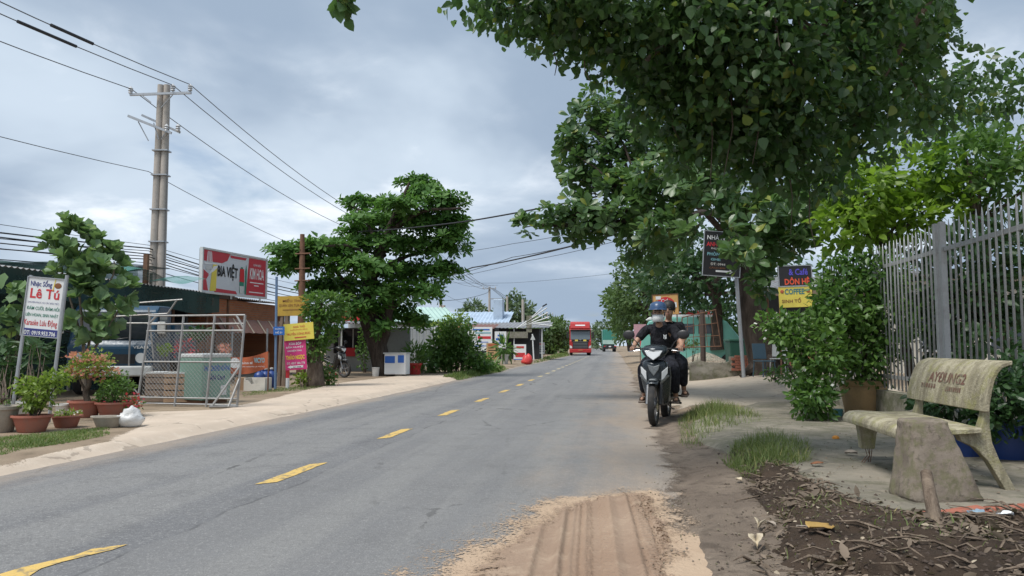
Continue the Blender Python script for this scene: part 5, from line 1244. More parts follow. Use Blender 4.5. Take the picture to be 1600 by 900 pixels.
for v in o.data.vertices:
    f_ = float(fbm(np.array([v.co.x * 16 + v.co.y * 7]), np.array([v.co.z * 16 + v.co.y * 5]), 33)[0]); v.co *= 1 + f_ * .55; v.co.z = max(v.co.z, 0.002)
rk = G(180, 667); o = MB().sphere((0, 0, .04), .07, 10, 7, (1.2, .9, .7)).build('stone', M['stump'], None, rk, smooth=True); tag(o, 'small grey stone beside the cement trough', 'stone')
for v in o.data.vertices: v.co *= 1 + rnd(-.12, .12)
shrub('garden_plant', 'broad dark leaved plant behind the left sign post', G(52, 645), [pxclump(52, 570, 13.2, 22, 30, .3, 70), pxclump(60, 545, 13.2, 18, 16, .25, 40)], 'lance', 'leaf_dark', .34, 8, 60, cat='plant', droop=.3)
shrub('garden_plant', 'dark bush at the left edge of the view behind the pots', G(6, 648), [pxclump(8, 600, 13.0, 26, 30, .4, 420), pxclump(10, 560, 13.2, 24, 26, .4, 260)], 'oval', 'leaf_dark', .12, 8, 40, cat='plant')
grass('verge_grass', 'short grass in front of the bonsai pots', pg((-30, 705), (0, 684), (60, 678), (170, 668), (172, 680), (110, 692), (40, 702), (0, 712)), 6500, .075, M['grass_far'], .7, .005)
grass('verge_grass', 'tufts along the broken kerb of the left shoulder', pg((-40, 757), (0, 741), (120, 712), (200, 695), (202, 699), (120, 718), (0, 748), (-40, 764)), 420, .06, M['grass_far'], .8, .004)
# ---------------------------------------------------------------- music signboard
ms = G(48, 662); k = PXM(ms.y); D = ms.y
mus = thing('music_sign', 'white live music and karaoke signboard leaning on two steel posts', 'sign', ms)
def mq(u, v, dy=0.0): return P(u, v, D + dy) - ms
for a, b in (((16, 664), (52, 430)), ((76, 660), (108, 430))):
    MB().tube([mq(a[0], a[1], -.05), mq(b[0] - 3, b[1], .035 if a[0] < 40 else -.06)], .024, 8).build('post', M['steel'], mus, smooth=True)
pc = mq(68, 480); pw, ph = 58 * k, 92 * k
pn = board(mus, pc, pw, ph, M['white'], M['steel'], R(5.0), 0, .012, .02); Sx = .10
W2, H2 = pw / 2, ph / 2
MB().box((0, -.012, -H2 * .87), (pw * .985, .004, ph * .125)).build('band', M['navy'], pn)
lettering(pn, 'Nhạc Sống', -W2 * .82, W2 * .34, H2 * .64, H2 * .92, M['navy'], -.013, .02)
lettering(pn, 'Lê Tú', -W2 * .78, W2 * .80, H2 * .28, H2 * .62, M['red_print'], -.013, .022)
lettering(pn, 'CHUYÊN PHỤC VỤ CÁC BÀN TIỆC:', -W2 * .86, W2 * .86, H2 * .10, H2 * .19, M['navy'], -.013, .0)
lettering(pn, 'ĐÁM CƯỚI, ĐÁM HỎI', -W2 * .86, W2 * .90, -H2 * .13, H2 * .04, M['green_print'], -.013, .015)
lettering(pn, 'LIÊN HOAN, SINH NHẬT', -W2 * .88, W2 * .88, -H2 * .36, -H2 * .19, M['green_print'], -.013, .015)
lettering(pn, 'Karaoke Lưu Động', -W2 * .90, W2 * .88, -H2 * .70, -H2 * .42, M['red_print'], -.013, .01)
lettering(pn, 'ĐT: 0919.953.706', -W2 * .86, W2 * .86, -H2 * .96, -H2 * .81, M['white'], -.016, .02)
ins = MB(); ins.sphere((W2 * .66, -.012, H2 * .76), .05, 12, 8, (1, .06, .8)); ins.build('instrument_print', M['brown_print'], pn); MB().box((W2 * .45, -.012, H2 * .78), (.012, .003, .16), (0, R(8), 0)).build('instrument_print', M['yellow_board'], pn)
# ---------------------------------------------------------------- fiddle-leaf fig
fb = Vector((P(132, 560, 14.6).x, 14.6, .09)); fig = thing('fig_tree', 'fiddle-leaf fig with big rounded leaves behind the music sign', 'tree', fb)
fcl = [(118, 372, 22, 34, 44), (86, 392, 14, 22, 22), (150, 395, 16, 24, 24), (128, 410, 30, 30, 46), (175, 410, 16, 20, 22), (160, 430, 24, 24, 30), (196, 455, 14, 18, 20), (130, 460, 24, 30, 36), (110, 430, 18, 26, 28), (180, 490, 20, 22, 24), (120, 510, 20, 26, 26), (150, 520, 24, 24, 24), (148, 470, 24, 24, 26)]
stems = [[(132, 610), (130, 540), (124, 470), (118, 390)], [(134, 560), (150, 490), (176, 430), (178, 408)], [(132, 540), (110, 470), (90, 400)], [(136, 560), (170, 510), (196, 462)]]
for i, s_ in enumerate(stems): limb(fig, [P(u, v, 14.6 + i * .08) for u, v in s_], .045 if i == 0 else .028, .012, M['bark_pale'], 'trunk' if i == 0 else 'branch', 7, .01)
Lp = rosette_leaves([pxclump(u, v, 14.6, ru, rv, .40, n / 2.6) for u, v, ru, rv, n in fcl], .27, 6, (.25, .95), .3, .5, .3)
put_leaves(fig, 'fiddle', M['leaf_fig'], *Lp, single=300)
shrub('fig_shrub', 'leafy fig shrub at the left edge beside the music sign', Vector((P(16, 600, 14.2).x, 14.2, .09)), [pxclump(14, 470, 14.2, 24, 24, .4, 34), pxclump(20, 515, 14.2, 24, 26, .4, 40), pxclump(34, 455, 14.2, 14, 12, .3, 12)], 'fiddle', 'leaf_fig', .30, 8, 86)
# ---------------------------------------------------------------- dark blue lorry behind the pots
tb0 = P(172, 612, 16.3); bt = thing('parked_lorry', 'dark blue lorry cab parked behind the bougainvillea bonsai', 'lorry', (tb0.x, 16.3, .09), R(12))
cabp = [(-.1, .45), (-.12, 1.05), (-.02, 1.18), (.22, 1.85), (.4, 1.95), (1.5, 1.98), (1.55, .45)]            # (y, z)
MB().prism(cabp, -.85, .85, 'x').build('cab', M['truck_blue'], bt, bevel=.05)
MB().prism([(-.035, 1.2), (.2, 1.8), (.215, 1.8), (-.02, 1.2)], -.72, .72, 'x').build('windscreen', M['glass'], bt)
MB().box((0, -.16, .52), (1.72, .14, .22)).build('bumper', M['grimy_white'], bt, bevel=.03); MB().box((0, -.125, .78), (1.0, .03, .2)).build('grille', M['black_plastic'], bt)
for s_ in (-1, 1):
    MB().lathe([(.001, -.05), (.1, -.04), (.11, .02)], 14, (s_ * .62, -.13, .80), Matrix.Rotation(R(90), 4, 'X')).build('headlight', M['lens'], bt, smooth=True)
    m_ = MB().tube([(s_ * .85, .05, 1.35), (s_ * 1.0, -.08, 1.4), (s_ * 1.0, -.08, 1.55)], .015, 6).build('mirror', M['black_plastic'], bt); MB().box((s_ * 1.0, -.1, 1.45), (.16, .05, .26)).build('mirror_head', M['white_pot'], m_, bevel=.02)
    MB().tube([(s_ * .1, -.03, 1.2), (s_ * .1 + .35, .0, 1.26)], .01, 5).build('wiper', M['black_plastic'], bt)
    MB().box((s_ * .86, .65, 1.5), (.02, .7, .5)).build('window', M['glass'], bt)
    w_ = MB().lathe([(.30, -.11), (.34, -.07), (.34, .07), (.30, .11)], 20, (s_ * .72, .5, .34), Matrix.Rotation(R(90), 4, 'Y')).build('wheel', M['rubber'], bt, smooth=True); MB().lathe([(.19, -.12), (.17, .12)], 14, (s_ * .72, .5, .34), Matrix.Rotation(R(90), 4, 'Y')).build('rim', M['alloy'], w_)
MB().box((0, 3.0, 1.15), (1.8, 2.7, .9)).build('cargo_bed', M['truck_blue'], bt, bevel=.02)
lettering(bt, 'VEAM', .45, .75, 1.0, 1.06, M['white'], -.125)
# ---------------------------------------------------------------- net-covered nursery shed at the left edge
ns = Vector((-12.2, 18.2, .09)); shed = thing('net_shed', 'nursery frame draped in dark green shade net at the left edge', 'shed', ns, R(-6))
for x in (-2.6, -.4, 1.7):
    for y in (0, 3.2): MB().tube([(x, y, 0), (x, y, 3.1)], .045, 7).build('post', M['cement'], shed)
mb = MB(); mb.grid(lambda a, b: (-3.4 + a * 5.6, -.1 + b * 3.5, 3.05 + .22 * math.sin(a * 6.5) * math.sin(b * 3.1) + .18 * b), 28, 10); mb.build('roof_net', M['net_dark'], shed, smooth=True)
mb = MB(); mb.grid(lambda a, b: (-3.4 + a * 5.3, -.05 + .10 * math.sin(a * 19) * (1 - b), 1.1 + b * 1.98), 40, 8); mb.build('side_net', M['net_dark'], shed, smooth=True)
mb = MB(); mb.grid(lambda a, b: (1.75 + .6 * a, -.1 + 1.6 * a + .06 * math.sin(b * 9), 1.9 + 1.15 * b), 8, 10); mb.build('flap_net', M['net_teal'], shed, smooth=True)
MB().box((-.5, 3.3, 1.2), (6.5, .1, 2.4)).build('back_wall', M['shade'], shed)
# ---------------------------------------------------------------- open-fronted shop with the beer billboard
RD = -math.atan(.137)
def shop_frame(s, y, rz=RD): p = RP(s, y); return Vector((p.x, p.y, .09)), rz
o0, rz = shop_frame(-10.2, 18.8)
shop = thing('open_shop', 'dark open-fronted shop with a flat tin roof behind the wire gate', 'shop', o0, rz + R(90))   # local x runs along the road away from the camera, y away from the road
def corr(mb, x0, x1, y0, y1, z0, z1, pitch=.15, amp=.022):
    n = int((x1 - x0) / pitch * 4); mb.grid(lambda a, b: (x0 + (x1 - x0) * a, y0 + (y1 - y0) * b, z0 + (z1 - z0) * b + amp * math.sin(a * n * math.pi / 2)), n, 2); return mb
corr(MB(), -4.6, 4.9, -1.1, 4.5, 2.60, 3.0).build('roof', M['tin'], shop, smooth=True)
mb = MB(); mb.grid(lambda a, b: (-4.6 + a * 8.4, -1.16 + .05 * math.sin(a * 22) * (1 - b), 2.02 + .07 * math.sin(a * 13) * (1 - b) + b * .56), 50, 5); mb.build('darkening_net', M['net_dark'], shop, smooth=True)  # net added under the roof edge to darken the shop front
corr(MB(), 4.9, 10.4, -.25, 4.5, 2.66, 3.0).build('roof', M['tin'], shop, smooth=True)
MB().box((2.25, -1.12, 2.52), (5.3, .03, .10)).build('fascia', M['dark_wood'], shop)
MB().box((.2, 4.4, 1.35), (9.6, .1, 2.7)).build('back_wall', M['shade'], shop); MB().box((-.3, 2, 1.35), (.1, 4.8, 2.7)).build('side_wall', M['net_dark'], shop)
MB().box((2.5, .8, 2.5), (5.0, .05, .25)).build('beam', M['dark_wood'], shop)
for x in (0, 1.7, 3.4, 4.6): MB().tube([(x, -1.0, 0), (x, -1.0, 2.55)], .04, 7).build('post', M['rust'], shop)
rdp = RP(-9.5, 19.6); rp_ = thing('rusty_post', 'tall rusty square post standing above the shop roof', 'post', (rdp.x, rdp.y, .09)); MB().box((0, 0, 1.72), (.11, .11, 3.44)).build('shaft', M['rust'], rp_)
MB().box((4.8, 2.0, 1.35), (.12, 4.8, 2.7)).build('partition', M['brick'], shop)
brw = MB().box((7.4, .05, 2.22), (5.4, .14, .74)).build('brick_wall', M['brick'], shop)
MB().box((7.4, 2.5, 1.3), (5.4, .12, 2.6)).build('back_wall', paint('deep_red_shade', (.10, .045, .035), .9), shop)  # the darkness inside the shop is put into this wall's colour
MB().box((10.25, 1.2, 1.3), (.12, 2.7, 2.6)).build('side_wall', M['brick'], shop)
aw = corr(MB(), 4.75, 10.2, -.80, -.40, 1.48, 1.95, .5, .01).build('awning', M['awning'], shop, smooth=True)
for i in range(7):
    a = MB(); x = 5.0 + i * .85; a.tube([(x, -.83, 1.48), (x + .15, -.43, 1.95)], .02, 5); a.build('awning_rib', M['cement'], aw)
for x in (5.0, 7.4, 10.0): MB().tube([(x, -.95, 0), (x, -.95, 1.65)], .035, 7).build('post', M['steel'], shop)
MB().box((7.4, .9, .02), (5.4, 3.2, .05)).build('floor_slab', M['cement'], shop)
mb = MB(); mb.grid(lambda a, b: (-1.2 + a * 3.6, -1.6 + b * 2.2, 2.78 + .12 * math.sin(a * 8) + .10 * math.sin(b * 5)), 20, 8); mb.build('roof_net', M['net_teal'], shop, smooth=True)
# billboard on the roof
A_, B_ = P(313, 458, 21.5), P(414, 462, 24.5); dirv = Vector((B_.x - A_.x, B_.y - A_.y, 0)); BW = dirv.length; bz0 = (A_.z + B_.z) / 2; BH = 1.27
bb = thing('beer_billboard', 'red and white beer billboard on the shop roof', 'billboard', (A_.x, A_.y, 2.62), math.atan2(dirv.y, dirv.x))
z0 = bz0 - 2.62 - .03
for x in (.1, BW * .5, BW - .1): MB().tube([(x, .12, -.05), (x, .12, z0 + BH)], .03, 6).build('post', M['steel'], bb)
pn = MB().box((BW / 2, 0, z0 + BH / 2), (BW, .06, BH)).build('panel', M['billboard_white'], bb)
mb = MB()
for a in (0, BW): mb.box((a, -.01, z0 + BH / 2), (.05, .1, BH + .05))
for a in (z0, z0 + BH): mb.box((BW / 2, -.01, a), (BW - .05, .09, .05))
mb.build('frame', M['grimy_white'], bb)
def bx(f): return f * BW
def bzz(f): return z0 + f * BH
def poly(pts, mat, y=-.034, nm='print'): return MB().prism([(bx(a), bzz(b)) for a, b in pts], y - .003, y).build(nm, mat, pn)
poly([(.66, .04), (.985, .04), (.985, .96), (.70, .96)], M['billboard_red'])
poly([(.02, .72), (.02, .97), (.40, .97), (.36, .80), (.28, .72)], M['billboard_red']); poly([(.40, .94), (.66, .94), (.64, .88), (.41, .88)], M['billboard_red']); poly([(.02, .05), (.02, .52), (.10, .42), (.06, .3), (.09, .05)], M['billboard_red'])
poly([(.18, .03), (.52, .03), (.50, .10), (.18, .12)], M['billboard_red']); poly([(.11, .04), (.20, .06), (.21, .70), (.15, .66), (.13, .4)], M['yellow_board'], -.037)
poly([(.08, .40), (.16, .62), (.24, .66), (.17, .52)], M['white'], -.041)
for i in range(4): poly([(.06 + i * .022, .70), (.072 + i * .022, .70), (.078 + i * .016, .95), (.070 + i * .016, .95)], M['white'], -.039)
poly([(.03, .64), (.26, .68), (.26, .71), (.03, .68)], M['white'], -.04); poly([(.05, .52), (.13, .54), (.14, .63), (.05, .62)], M['grimy_white'], -.039)
lettering(bb, 'BIA VIỆT', bx(.215), bx(.52), bzz(.34), bzz(.74), M['black_print'], -.045, .03)
poly([(.555, .06), (.62, .06), (.625, .56), (.60, .70), (.57, .70), (.55, .56)], M['green_print'], -.037); poly([(.55, .34), (.625, .34), (.62, .66), (.555, .66)], M['red_print'], -.041); poly([(.56, .06), (.615, .06), (.62, .24), (.555, .24)], M['grimy_white'], -.041); poly([(.635, .05), (.66, .05), (.665, .62), (.655, .78), (.64, .62)], M['green_print'], -.04)
lettering(bb, 'QUÁN NHẬU', bx(.77), bx(.90), bzz(.76), bzz(.85), M['white'], -.041, .01); lettering(bb, 'KIM HOA', bx(.715), bx(.955), bzz(.44), bzz(.72), M['white'], -.041, .02)
for a, b, zz in ((.72, .95, .36), (.79, .87, .29), (.71, .95, .12)): MB().box((bx((a + b) / 2), -.037, bzz(zz)), (bx(b - a), .004, .03)).build('print', M['white'], pn)
# ---------------------------------------------------------------- wire mesh gate and the teal freezer
ga, gb2 = G(214, 634), G(370, 637); gd = gb2 - ga; gd.z = 0; GW = gd.length; gh = 1.60
gate = thing('wire_gate', 'silver pipe gate with chain-link mesh in front of the shop', 'gate', ga, rot=(R(-3), 0, math.atan2(gd.y, gd.x)))
def pipe(nm, a, b, r=.020, mt='gate', par=None): return MB().tube([a, b], r, 7).build(nm, M[mt], par or gate, smooth=True)
for f_ in (0, .385, .70, 1.0): pipe('upright', (GW * f_, 0, 0), (GW * f_ + (.06 if f_ else .14), 0, gh), .022)
for z_ in (.045, .15, .78, 1.33, 1.45, gh): pipe('rail', (.012 + z_ * .06, 0, z_), (GW + .06 * z_ / gh, 0, z_), .016)
pipe('brace', (.12, 0, 1.45), (.27, 0, gh)); pipe('brace', (GW - .11, 0, gh), (GW + .05, 0, 1.36)); pipe('brace', (GW - .30, -.30, 0), (GW + .02, 0, .72)); pipe('brace', (GW - .02, -.22, .02), (GW + .02, 0, .5)); pipe('foot', (GW - .32, -.32, .02), (GW + .02, 0, .02), .024); pipe('brace', (-.05, -.05, .3), (.06, 0, .16), .012)
mb = MB(); st_ = .072; zz0, zz1 = .16, 1.33; x0, x1 = .08, GW + .03; n = int((x1 - x0 + zz1 - zz0) / st_)
for i in range(n):
    for sgn in (1, -1):
        c = x0 - (zz1 - zz0) + i * st_ * 1.0 if sgn > 0 else x0 + i * st_
        a = Vector((c, 0, zz0)); b = Vector((c + sgn * (zz1 - zz0), 0, zz1)); pts = []
        for q0, q1 in ((a, b),):
            d_ = q1 - q0; ts = sorted([(x0 - q0.x) / d_.x, (x1 - q0.x) / d_.x]); t0_, t1_ = max(0, ts[0]), min(1, ts[1])
            if t1_ > t0_: mb.tube([q0 + d_ * t0_, q0 + d_ * t1_], .0032, 4, False)
o = mb.build('chain_link', M['gate'], gate); o['kind'] = 'stuff'
# loose bars behind: an old frame at the shop front
ofr = thing('pipe_frame', 'loose pipe frame and shelf bars at the dark shop front', 'frame', RP(-8.6, 16.2, .09)); oo = ofr.location
for a, b in (((135, 497), (262, 490)), ((128, 480), (285, 468)), ((150, 505), (250, 505)), ((200, 612), (205, 478)), ((232, 480), (240, 560)), ((262, 490), (277, 468))): MB().tube([P(*a, 16.2) - oo, P(*b, 16.2) - oo], .018, 6).build('bar', M['gate'], ofr)
fzc = G(306, 634); fzc.y += .25
fz = thing('chest_freezer', 'teal chest freezer with blue hand-painted words behind the wire gate', 'freezer', fzc, R(60))
MB().box((.31, .34, .46), (.62, .68, .78)).build('body', M['teal'], fz, bevel=.015); MB().box((.31, .34, .88), (.64, .70, .07)).build('lid', M['grimy_white'], fz, bevel=.015)
MB().box((.31, .34, .035), (.55, .6, .07)).build('base', M['rust'], fz)
pnl = MB().box((.31, -.004, .46), (.60, .008, .74)).build('skylit_front', paint('skylit_teal', (.22, .38, .31), .5, dirt=.25), fz)  # same teal made paler; sky light on this side is in the colour
lettering(pnl, 'NHÀ CHUYÊN NƯỚNG', .03, .59, .60, .73, M['blue_print'], -.012, .03); lettering(pnl, 'BÁN Card', .12, .48, .43, .55, M['navy'], -.012, .03); MB().box((.46, -.012, .24), (.13, .006, .18)).build('notice', M['white'], pnl)
for i, (u, v, c, lab) in enumerate(((262, 633, 'carton', 'slatted wooden crate left of the teal freezer'), (232, 632, 'wood', 'stacked slatted crate at the left end of the wire gate'))):
    g = G(u, v); g.y += .55; cr = thing('slatted_crate', lab, 'crate', g, R(6))
    for r_ in range(5): MB().box((0, -.2, .07 + r_ * .115), (.5, .015, .09)).build('slat', M[c], cr)
    for a in (-1, 1): MB().box((a * .235, 0, .29), (.03, .4, .58)).build('side', M['wood'], cr)
    MB().box((0, 0, .56), (.5, .42, .03)).build('lid', M['grimy_white'], cr)
# stock inside the shop
def stock(u, v, Y, lab, mat, size, leaf='rhomb', n=160, ru=10, rv=10): return shrub('potted_flowers', lab, Vector((P(u, v, Y).x, Y, .09)), [pxclump(u, v, Y, ru, rv, .2, n)], leaf, mat, size, 4, cat='flowers')
stock(257, 546, 15.6, 'bunch of yellow flowers behind the gate', 'leaf_lime', .07, 'petal', 160, 10, 8); stock(250, 590, 15.4, 'teal dyed ribbons and dry stems beside the crates', 'litter', .14, 'lance', 60, 10, 24); stock(350, 545, 16.5, 'pink and white flowers displayed right of the freezer', 'petal_pink', .06, 'petal', 120, 10, 8); stock(310, 520, 17.2, 'green leafy stock hanging inside the dark shop', 'leaf_dark', .12, 'rhomb', 160, 26, 10); stock(290, 545, 17.0, 'red flowers hanging inside the dark shop', 'petal_red', .07, 'petal', 90, 24, 14)
bn = P(388, 566, 17.5); ban = thing('orange_banner', 'sagging orange banner tied along the shop front', 'banner', bn, R(20)); k = PXM(17.5)
mb = MB(); wv = lambda a, b: ((a - .5) * 58 * k, .05 * math.sin(a * 9), (b - .5) * 26 * k + (a - .5) * 8 * k - .07 * math.sin(a * math.pi)); mb.grid(wv, 24, 6); mb.build('cloth', M['orange_banner'], ban, smooth=True)
lettering(ban, 'BÁN BÁNH MÌ', -18 * k, 6 * k, -3 * k, 1 * k, M['white'], -.06); lettering(ban, 'VICYO', 8 * k, 24 * k, -1 * k, 7 * k, M['cyan_print'], -.07, .04); lettering(ban, 'THƠM NGON LẠ TỪ VỊ', -14 * k, 24 * k, -8 * k, -5.5 * k, M['white'], -.06)
MB().lathe([(.001, -.004), (8 * k, -.004), (8 * k, .004), (.001, .004)], 18, (-20 * k, -.055, -1 * k), Matrix.Rotation(R(90), 4, 'X')).build('emblem', M['white'], ban)
for a in (-30, 30): MB().tube([(a * k, .03, 14 * k), (a * k, .03, -bn.z + .09)], .02, 6).build('post', M['rust'], ban)
bxg = G(397, 611); fbx = thing('foam_box', 'broken white foam box on the grass before the shop', 'box', bxg, R(-5)); k = PXM(bxg.y)
MB().prism([(-17 * k, 0), (17 * k, 0), (17 * k, 20 * k), (10 * k, 18 * k), (4 * k, 11 * k), (-6 * k, 11 * k), (-10 * k, 16 * k), (-17 * k, 17 * k)], 0, .03).build('front', M['foam'], fbx)
for a in (-1, 1): MB().box((a * 16.2 * k, .2, 10 * k), (.03, .36, 20 * k)).build('side', M['foam'], fbx)
MB().box((0, .38, 10 * k), (34 * k, .03, 20 * k)).build('back', M['foam'], fbx)
cbx = thing('carton_box', 'brown carton standing left of the foam box', 'box', G(374, 610), R(12)); MB().box((0, .15, .15), (.22, .26, .3)).build('body', M['carton'], cbx, bevel=.005); MB().box((-.08, .15, .31), (.1, .26, .012), (0, R(-25), 0)).build('flap', M['carton'], cbx)
for i, (u, Y) in enumerate(((405, 19.0), (415, 19.2), (424, 19.4), (409, 19.6))):
    g = P(u, 600, Y); j = thing('water_bottle', ('leftmost', 'second from left', 'rightmost', 'rear')[i] + ' blue water bottle under the orange banner', 'water bottle', (g.x, Y, .09), group='blue water bottles under the banner')
    MB().lathe([(.12, 0), (.135, .02), (.135, .32), (.11, .37), (.04, .42), (.04, .47)], 16).build('body', M['blue_plastic'], j, smooth=True); MB().lathe([(.045, .465), (.045, .50), (.02, .505)], 12).build('cap', M['white_pot'], j)
grass('verge_grass', 'thin grass strip in front of the foam box', pg((375, 614), (430, 606), (520, 600), (520, 606), (440, 613), (380, 620)), 2400, .07, M['grass_far'], .7, .006)
# ---------------------------------------------------------------- cluster of roadside boards
bp_ = G(430, 608); k = PXM(bp_.y); ps_ = thing('street_sign', 'small blue street sign on a blue pole', 'sign', bp_)
MB().tube([(0, 0, 0), (-.03, 0, 175 * k)], .032, 8).build('pole', paint('blue_pole', (.13, .21, .34), .5, dirt=.5), ps_, smooth=True)
b_ = board(ps_, P(436, 517, bp_.y - .06) - bp_, 17 * k, 13 * k, paint('sign_blue', (.02, .13, .45), .45, dirt=.15), None, R(-2)); lettering(b_, 'ĐƯỜNG', -6 * k, 6 * k, 2 * k, 4.6 * k, M['white'], -.02); lettering(b_, 'HỒ 21', -5 * k, 5 * k, -4 * k, 0 * k, M['white'], -.02, .02)
mgp = G(449, 607); mg = thing('massage_sign', 'yellow and magenta boards on a red and white post', 'sign', mgp); k = PXM(mgp.y)
for i in range(6): MB().tube([(i * .0, 0, i * .26), (0, 0, (i + 1) * .26)], .045, 10, True).build('post_band', M['white'] if i % 2 == 0 else M['red_print'], mg)
MB().tube([(0, .0, 1.56), (0, 0, 104 * k)], .03, 8).build('post', M['wood'], mg)
b_ = board(mg, P(467, 518, mgp.y - .1) - mgp, 46 * k, 26 * k, M['yellow_board'], None, R(-5)); 
for tx, a, b, c, dd in (('NHÀ THỜ', -8, 10, 6, 10), ('CHẨN ĐOÁN BỆNH', -13, 14, 2, 4.5), ('TRUYỀN CÔNG ĐỨC', -19, 18, -5, 0), ): lettering(b_, tx, a * k, b * k, c * k, dd * k, M['red_print'], -.02, .01)
MB().box((2 * k, -.018, -9 * k), (18 * k, .004, 1.4 * k)).build('print', M['red_print'], b_)
b_ = board(mg, P(462, 554, mgp.y - .06) - mgp, 33 * k, 47 * k, M['pink_board'], None, R(-4))
for tx, a, b, c, dd, m_, bo in (('XOA BÓP', -10, 10, 15, 20, 'white', .02), ('BẤM HUYỆT', -14, 13, 9.5, 14, 'white', .02), ('NGHIỆM THU', -12, 10, 4, 8, 'white', .02), ('THẢO NGỌC', -15, 14, -9, 1, 'yellow_print', .04), ('ĐT: 0817 286 778', -14, 14, -15, -11.5, 'white', .01)): lettering(b_, tx, a * k, b * k, c * k, dd * k, M[m_], -.02, bo)
MB().prism([(-13 * k, -18.8 * k), (-8 * k, -21.5 * k), (-8 * k, -20.5 * k), (12 * k, -20.5 * k), (10 * k, -18.8 * k), (12 * k, -17 * k), (-8 * k, -17 * k), (-8 * k, -16 * k)], -.022, -.018).build('arrow', M['white'], b_); lettering(b_, 'RẼ 300M', -4 * k, 8 * k, -19.8 * k, -17.8 * k, M['black_print'], -.026)
wsp = G(441, 606); wsp.y += .8; ws = thing('weathered_sign', 'faded yellow signboard high on old wooden stakes', 'sign', wsp); k = PXM(wsp.y)
for u in (438, 446): q_ = P(u, 490, wsp.y) - wsp; MB().tube([(q_.x, .05, 0), (q_.x + .05, .05, q_.z + .25)], .06 if u < 440 else .07, 7).build('stake', M['wood'], ws)
b_ = board(ws, P(459, 478, wsp.y) - wsp, 50 * k, 31 * k, M['old_yellow'], None, R(-1)); lettering(b_, 'MIẾU THỜ', -17 * k, 14 * k, 6 * k, 12 * k, M['brown_print'], -.02); lettering(b_, 'QUÂN LÊN TỰA HÙNG', -23 * k, 23 * k, -2 * k, 4 * k, M['brown_print'], -.02); MB().box((0, -.018, -6 * k), (34 * k, .004, .9 * k)).build('print', M['brown_print'], b_)
# ivy-clad stump beside them
iv = G(492, 604); ivt = thing('ivy_trunk', 'old trunk smothered in ivy beside the magenta board', 'tree', iv); d = iv.y
limb(ivt, [iv - Vector((0, 0, .05)), P(493, 580, d), P(490, 550, d), P(496, 500, d), P(500, 470, d)], .26, .10, M['bark'], 'trunk', 10, .03)
put_leaves(ivt, 'rhomb', M['leaf_mid'], *clump_leaves([pxclump(508, 478, d, 36, 26, .45, 1300), pxclump(498, 515, d, 22, 30, .4, 900), pxclump(490, 545, d, 18, 18, .35, 420), pxclump(520, 500, d, 16, 20, .3, 300)], .13, .5, .8, .3, .5, .5), part='crown')
shrub('roadside_bush', 'small bush with orange flowers at the foot of the ivy trunk', G(513, 602), [pxclump(514, 586, d + .3, 14, 16, .3, 420)], 'rhomb', 'leaf_mid', .09, 5, 0, (24, .06, 'petal_red')); shrub('roadside_bush', 'low green bush between the magenta board and the ivy trunk', G(474, 605), [pxclump(474, 592, d, 14, 12, .3, 320)], 'rhomb', 'leaf_light', .10, 5)
rpp = Vector((P(470, 590, 25).x, 25, .09)); rpl = thing('rusted_pole', 'thin dark rusted utility pole rising through the left tree', 'utility pole', rpp); MB().tube([(0, 0, 0), (-.02, 0, 2.5), (-.05, 0, (P(468, 366, 25).z - .09))], [.16, .12, .075], 9).build('shaft', M['rust'], rpl, smooth=True)
for z_ in (3.2, 3.6, 4.1): MB().tube([(-.25, -.08, z_), (.25, -.08, z_ + .02)], .025, 6).build('bracket', M['rust'], rpl)
# ---------------------------------------------------------------- tiered almond tree on the left
at0 = G(597, 587); at0.y = at0.y; alm = thing('almond_tree', 'big tiered dark green tree across the road', 'tree', at0); TY = at0.y
mb = MB(); mb.tube([P(u, v, TY) - at0 for u, v in ((600, 592), (597, 575), (592, 550), (585, 525), (578, 500), (574, 470), (580, 430), (600, 380), (625, 320), (640, 285))], [.42, .34, .33, .34, .36, .30, .24, .18, .10, .04], 14)
mb.tube([P(u, v, TY) - at0 for u, v in ((592, 545), (600, 520), (604, 490), (612, 440))], [.22, .24, .22, .14], 10); mb.build('trunk', M['bark_dark'], alm, smooth=True)
tiers = [((578, 500), (520, 420), (440, 405)), ((580, 430), (640, 400), (715, 385)), ((580, 440), (560, 390), (500, 385)), ((600, 400), (570, 340), (545, 320)), ((612, 360), (660, 330), (720, 325)), ((604, 490), (640, 460), (690, 450)), ((578, 490), (545, 470), (500, 450)), ((625, 330), (640, 300), (650, 285))]
for i, tr in enumerate(tiers): limb(alm, [P(u, v, TY + (0, .8, -.9, .6, -.7, .5, .9, 0)[i] * j) for j, (u, v) in enumerate(tr)], .12, .03, M['bark_dark'], wob=.04)
ac = []
for (u, v, ru, rv, n) in ((650, 287, 32, 14, 38), (665, 300, 26, 12, 26), (570, 318, 38, 14, 44), (625, 322, 40, 18, 60), (690, 318, 46, 20, 70), (660, 300, 20, 14, 22), (600, 345, 50, 18, 70), (660, 350, 60, 22, 95), (710, 350, 26, 14, 26),
      (565, 365, 40, 14, 44), (620, 385, 70, 24, 120), (690, 388, 44, 20, 66), (500, 388, 50, 18, 70), (450, 395, 32, 18, 44), (440, 418, 24, 16, 28), (540, 390, 50, 20, 70), (480, 415, 40, 20, 50), (560, 420, 60, 24, 90), (640, 430, 60, 26, 95), (690, 425, 36, 18, 44),
      (530, 450, 50, 22, 66), (600, 460, 60, 26, 84), (660, 460, 36, 20, 44), (500, 455, 30, 24, 40), (560, 485, 40, 22, 50), (620, 490, 34, 22, 44), (650, 505, 24, 18, 24), (600, 515, 20, 18, 18), (560, 345, 30, 10, 22), (705, 372, 30, 14, 30)):
    ac.append(pxclump(u, v, TY + rnd(-1.3, 1.3), ru * 1.12, rv * .82, max(.7, ru * PXM(TY) * .8), n * 2.1))
